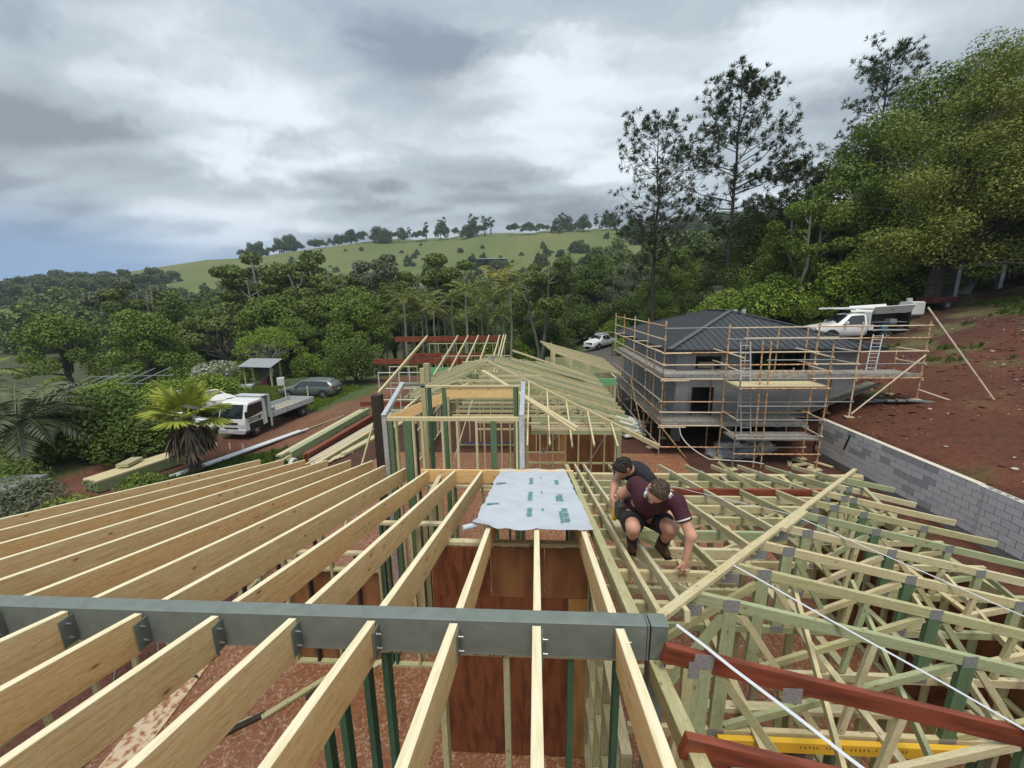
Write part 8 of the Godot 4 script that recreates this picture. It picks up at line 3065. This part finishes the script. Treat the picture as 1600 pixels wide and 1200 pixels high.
# ------------------------------------------------------------------ the forest and the far hill
func far_tree(called: String, seed_: int, h: float, w: float, n: int, leaf_s: float, mat: String) -> Node3D:
	rng.seed = seed_
	var t := Node3D.new()
	t.name = called
	var tr := MB.new()
	tr.tube(Vector3(0, -0.5, 0), Vector3(0, h * 0.5, 0), h * 0.03, 6, h * 0.015, false)
	part(t, "trunk", tr, mats["bark"])
	var cl := []
	for i in 15:
		var a := TAU * i * 0.382
		var q := sqrt((i + 0.5) / 15.0)
		var r := w * rr(0.09, 0.20)
		cl.append([Vector3(cos(a) * w * 0.42 * q, h * (0.18 + 0.56 * (1 - q * q) * rr(0.6, 1.15)), sin(a) * w * 0.42 * q), Vector3(r * rr(0.9, 1.3), r, r * rr(0.9, 1.3))])
	var lv := MB.new()
	leaves(lv, cl, n, leaf_s, 0.7, 0.1)
	part(t, "crown", lv, mats[mat])
	return t


func plant_zone(protos: Array, looks: Array, where: String, group: String, spots: Array, sink := 0.1) -> void:
	# spots: [kind, x, z, size, turn]; labels count from the left as seen from the site
	spots.sort_custom(func(a, b): return a[1] / a[2] > b[1] / b[2])
	var counts := {}
	var first := {}
	for s in spots:
		var k: int = s[0]
		var i: int = counts.get(k, 0)
		counts[k] = i + 1
		var label := "%s, %s from the left %s" % [looks[k], nth(i), where]
		var at := Vector3(s[1], gh(s[1], s[2]) - sink * s[3], s[2])
		var o: Node3D
		if protos[k].get_parent() == null:
			o = stand(protos[k], label, "tree", at, s[4], group, Vector3(1, 1, 1) * s[3])
		else:
			o = dup(protos[k], at, s[4], Vector3(1, 1, 1) * s[3], label)
		o.set_meta("group", group)


# woods too far off to count: one mass of trees
func far_wood(called: String, label: String, proto: Node3D, count: int, seed_: int, spot: Callable) -> void:
	rng.seed = seed_
	for ch in proto.get_children():
		if ch.name != "crown":
			continue
		var mm := MultiMesh.new()
		mm.transform_format = MultiMesh.TRANSFORM_3D
		mm.mesh = (ch as MeshInstance3D).mesh
		var ts := []
		while ts.size() < count:
			var p: Vector2 = spot.call()
			var s := rr(0.7, 1.25)
			ts.append(Transform3D(Basis(Vector3.UP, rr(0, TAU)).scaled(Vector3(s * rr(0.9, 1.2), s, s * rr(0.9, 1.2))), Vector3(p.x, gh(p.x, p.y) - 0.8, p.y)))
		mm.instance_count = count
		for i in count:
			mm.set_instance_transform(i, ts[i])
		var mi := MultiMeshInstance3D.new()
		mi.name = numbered(called)
		mi.multimesh = mm
		tag(mi, label, "woods")
		mi.set_meta("kind", "stuff")
		add_child(mi)


func build_forest() -> void:
	rng.seed = 2024
	var g := broadleaf("gum_tree", "tall", 20.0, 13.0, 12000, 0.40, "leaf_olive", "bark_pale", 51)
	var g2 := broadleaf("gum_tree", "tall", 21.0, 12.0, 11000, 0.40, "leaf_grey", "bark_pale", 52)
	var r := broadleaf("rainforest_tree", "round", 14.0, 12.0, 11000, 0.36, "leaf_dark", "bark", 53)
	var r2 := broadleaf("rainforest_tree", "round", 14.5, 11.5, 11000, 0.36, "leaf_mid", "bark", 54)
	var w := broadleaf("flat_topped_tree", "wide", 14.0, 14.0, 9000, 0.36, "leaf_olive", "bark_pale", 55)
	var b := broadleaf("forest_bush", "bush", 4.5, 6.0, 5500, 0.24, "leaf_mid", "bark", 56)
	var b2 := broadleaf("forest_bush", "bush", 4.0, 5.0, 5000, 0.22, "leaf_bright", "bark", 57)
	var looks := ["olive gum tree with pale limbs", "tall grey-green gum tree", "rounded dark rainforest tree", "rounded mid-green tree", "flat-topped olive tree", "mid-green forest bush", "bright green bush"]
	# left valley
	rng.seed = 31
	var spots := []
	for i in 22:   # front row of bushes and small trees
		var x := -70.0 + 3.2 * i + rr(-1.5, 1.5)
		var z := rr(-46.0, -60.0) + 0.18 * (x + 70.0) * -0.1
		if x > -14.0 and z > -52.0:
			z -= 8.0
		spots.append([[5, 6, 5, 3][i % 4], x, z, rr(0.8, 1.25) * (0.75 if i % 4 == 3 else 1.0), rr(0, TAU)])
	for i in 110:
		var q := i / 110.0
		var z := lerpf(-58.0, -185.0, pow(q, 1.1)) + rr(-4, 4)
		var x := rr(-1.15, 0.12) * -z + 6.0
		var k: int = [2, 0, 3, 4, 2, 0, 1, 2, 3, 0][i % 10]
		spots.append([k, x, z, rr(0.75, 1.15) * lerpf(1.0, 0.72, ss(70.0, 150.0, -z)), rr(0, TAU)])
	for q in [[0, -49.0, -66.0, 1.15], [0, -44.5, -68.0, 1.28], [1, -47.0, -72.0, 1.1], [0, -64.0, -66.0, 1.0], [4, -38.0, -66.0, 1.2], [4, -28.0, -70.0, 1.2], [0, -22.0, -76.0, 1.1], [2, -34.0, -62.0, 0.9]]:
		spots.append([q[0], q[1], q[2], q[3], rr(0, TAU)])
	plant_zone([g, g2, r, r2, w, b, b2], looks, "in the valley", "trees of the valley forest", spots)
	# middle, behind the new house
	var m := broadleaf("mango_tree", "bush", 7.0, 9.0, 13000, 0.26, "leaf_dark", "bark", 61)
	var m2 := broadleaf("leafy_tree", "round", 10.0, 9.0, 12000, 0.26, "leaf_mid", "bark", 62)
	var m3 := broadleaf("olive_tree", "round", 10.5, 8.5, 9000, 0.26, "leaf_grey", "bark", 63)
	var m4 := broadleaf("light_bush", "bush", 4.2, 5.5, 7000, 0.2, "leaf_bright", "bark", 64)
	rng.seed = 71
	spots = []
	for q in [[0, 1.5, -60.0, 1.0], [0, 7.0, -65.0, 1.0], [0, 12.0, -62.0, 0.95], [1, -8.0, -66.0, 0.9], [1, 3.0, -74.0, 0.95], [2, 9.0, -78.0, 1.0], [2, 13.5, -72.0, 0.9], [1, -3.5, -80.0, 1.0], [0, 16.5, -55.0, 0.7], [3, 11.0, -56.5, 0.9], [3, 20.0, -42.5, 0.9], [3, 16.0, -41.0, 0.8], [0, 18.5, -50.0, 0.65], [1, 17.5, -58.0, 0.9], [2, 27.0, -60.0, 1.0], [1, 22.0, -64.0, 1.0], [0, 24.0, -41.0, 0.7], [3, 12.5, -40.0, 0.75], [1, 14.5, -48.5, 0.55], [2, 30.0, -52.0, 1.1], [0, -12.0, -62.0, 0.8], [1, -15.0, -70.0, 0.85], [3, -9.5, -53.0, 0.7], [3, 23.5, -36.0, 0.7], [0, 28.0, -38.5, 0.6], [3, 33.0, -38.0, 0.7], [3, 9.5, -44.5, 0.5], [3, 26.0, -35.5, 1.2], [3, 29.5, -36.2, 1.3], [3, 21.0, -38.0, 1.3], [3, 18.0, -40.5, 1.2], [1, 24.0, -43.0, 0.8], [1, 29.0, -41.0, 0.75], [3, 33.0, -36.6, 1.1], [3, 38.5, -36.0, 1.0]]:
		spots.append([q[0], q[1], q[2], q[3], rr(0, TAU)])
	for i in 20:
		var z := rr(-75.0, -150.0)
		spots.append([[1, 2, 0, 1][i % 4], rr(0.02, 0.75) * -z, z, rr(0.9, 1.35), rr(0, TAU)])
	plant_zone([m, m2, m3, m4], ["broad dark tree", "rounded leafy tree", "grey-green tree", "light green bush"], "behind the new houses", "trees behind the new houses", spots)
	# palms in the middle
	var p := feather_palm("bangalow_palm", 8.2, 3.1, 15, 81, "frond")
	rng.seed = 82
	var ps := []
	for i in 24:
		var x := -21.5 + 0.80 * i + rr(-0.4, 0.4)
		ps.append([0, x, -49.0 - rr(0.0, 8.0), rr(0.7, 1.15), rr(0, TAU)])
	plant_zone([p], ["slender feather palm"], "behind the red beams", "palms behind the red beams", ps)
	stand(feather_palm("big_palm", 11.0, 3.8, 13, 91, "frond_yellow"), "taller palm with a yellowing frond at the right side of the palm clump", "palm tree", on(-4.6, -53.0))
	# the far hill: lone trees on the pasture and dark clumps on the skyline
	var f1 := far_tree("hill_tree", 111, 13.0, 13.0, 2600, 0.85, "leaf_far")
	var f2 := far_tree("hill_tree", 112, 15.0, 10.0, 2200, 0.85, "leaf_dark")
	var f3 := far_tree("hill_tree", 113, 9.0, 9.0, 1500, 0.75, "leaf_olive")
	rng.seed = 121
	spots = []
	for q in [[-40, -330], [-52, -322], [-48, -315], [-22, -318], [-28, -300], [10, -330], [18, -322], [32, -335], [40, -325], [52, -330], [-120, -310], [-135, -305], [-90, -330], [-78, -300], [-66, -270], [-8, -280], [6, -300], [-105, -345], [-160, -330], [-185, -300], [66, -320], [80, -345], [-34, -262], [-58, -250], [-100, -255], [-130, -262], [-155, -250], [-190, -255], [-215, -280], [-240, -320]]:
		spots.append([rng.randi() % 3, q[0] + rr(-3, 3), q[1], rr(0.65, 1.05), rr(0, TAU)])
	for i in 44:   # scattered small ones
		var x := rr(-230.0, 70.0)
		spots.append([rng.randi() % 3, x, rr(-240.0, -430.0), rr(0.25, 0.6), rr(0, TAU)])
	for i in 34:   # a broken hedgerow across the slope
		spots.append([rng.randi() % 3, -250.0 + 9.6 * i + rr(-4, 4), -268.0 + 12.0 * sin(i * 0.5) + rr(-7, 7), rr(0.35, 0.8), rr(0, TAU)])
	plant_zone([f1, f2, f3], ["dark round tree", "upright dark tree", "small olive tree"], "on the far pasture", "trees on the far hill", spots, 1.8)
	var s1 := far_tree("skyline_tree", 131, 17.0, 15.0, 2600, 1.0, "leaf_far")
	var s2 := broadleaf("skyline_gum", "tall", 20.0, 11.0, 1500, 0.9, "leaf_far", "bark", 132)
	rng.seed = 141
	spots = []
	for c in [[-205, 10, 0, 1.0], [-122, 26, 1, 1.0], [-160, 14, 0, 1.15], [-84, 22, 1, 1.25], [-60, 14, 1, 1.2], [35, 30, 1, 1.15], [60, 30, 0, 1.1], [-275, 12, 0, 1.3], [-312, 10, 0, 1.2]]:
		for i in 5:
			spots.append([c[2] if i % 4 else 0, c[0] + rr(-1, 1) * c[1], -452.0 + rr(-8, 8), c[3] * rr(0.6, 0.95), rr(0, TAU)])
	for i in 22:
		spots.append([0, -330.0 + 20.0 * i + rr(-8, 8), -456.0, rr(0.25, 0.5), rr(0, TAU)])
	var wood := far_tree("wood", 151, 15.0, 14.0, 2200, 1.0, "leaf_far")
	var wood2 := far_tree("wood", 152, 14.0, 12.0, 2200, 0.9, "leaf_dark")
	var wood3 := far_tree("wood", 153, 15.0, 13.0, 2200, 0.9, "leaf_olive")
	# the foot of the hill, thinning out upward, and the falling left end of the ridge
	var foot := func() -> Vector2:
		var z := -lerpf(120.0, 220.0, pow(rng.randf(), 1.4))
		return Vector2(rr(-1.35, 1.1) * -z, z)
	var left := func() -> Vector2:
		var q := rng.randf()
		return Vector2(lerpf(-660.0, -300.0, q) + rr(-25, 25), -lerpf(rr(190.0, 440.0), rr(230.0, 330.0), q))
	var right := func() -> Vector2:
		return Vector2(rr(75.0, 460.0), rr(-200.0, -445.0))
	var scrub := func() -> Vector2:
		return Vector2(rr(-345.0, 75.0), -455.0 + rr(-6, 6))
	var low := far_tree("scrub", 154, 5.5, 8.0, 900, 0.8, "leaf_dark")
	far_wood("skyline_scrub", "low dark scrub along the crest of the far hill", low, 60, 165, scrub)
	far_wood("hill_foot_woods", "mixed dark woods along the foot of the far hill", wood2, 170, 161, foot)
	far_wood("hill_foot_woods", "olive toned woods mixed in along the foot of the far hill", wood3, 130, 162, foot)
	far_wood("ridge_woods", "dark woods covering the falling left end of the ridge", wood, 260, 163, left)
	far_wood("slope_woods", "dark woods on the hillside behind the two tall pines", wood, 240, 164, right)
	plant_zone([s1, s2], ["dark rounded tree", "tall thin gum"], "along the far skyline", "trees on the skyline", spots, 3.6)
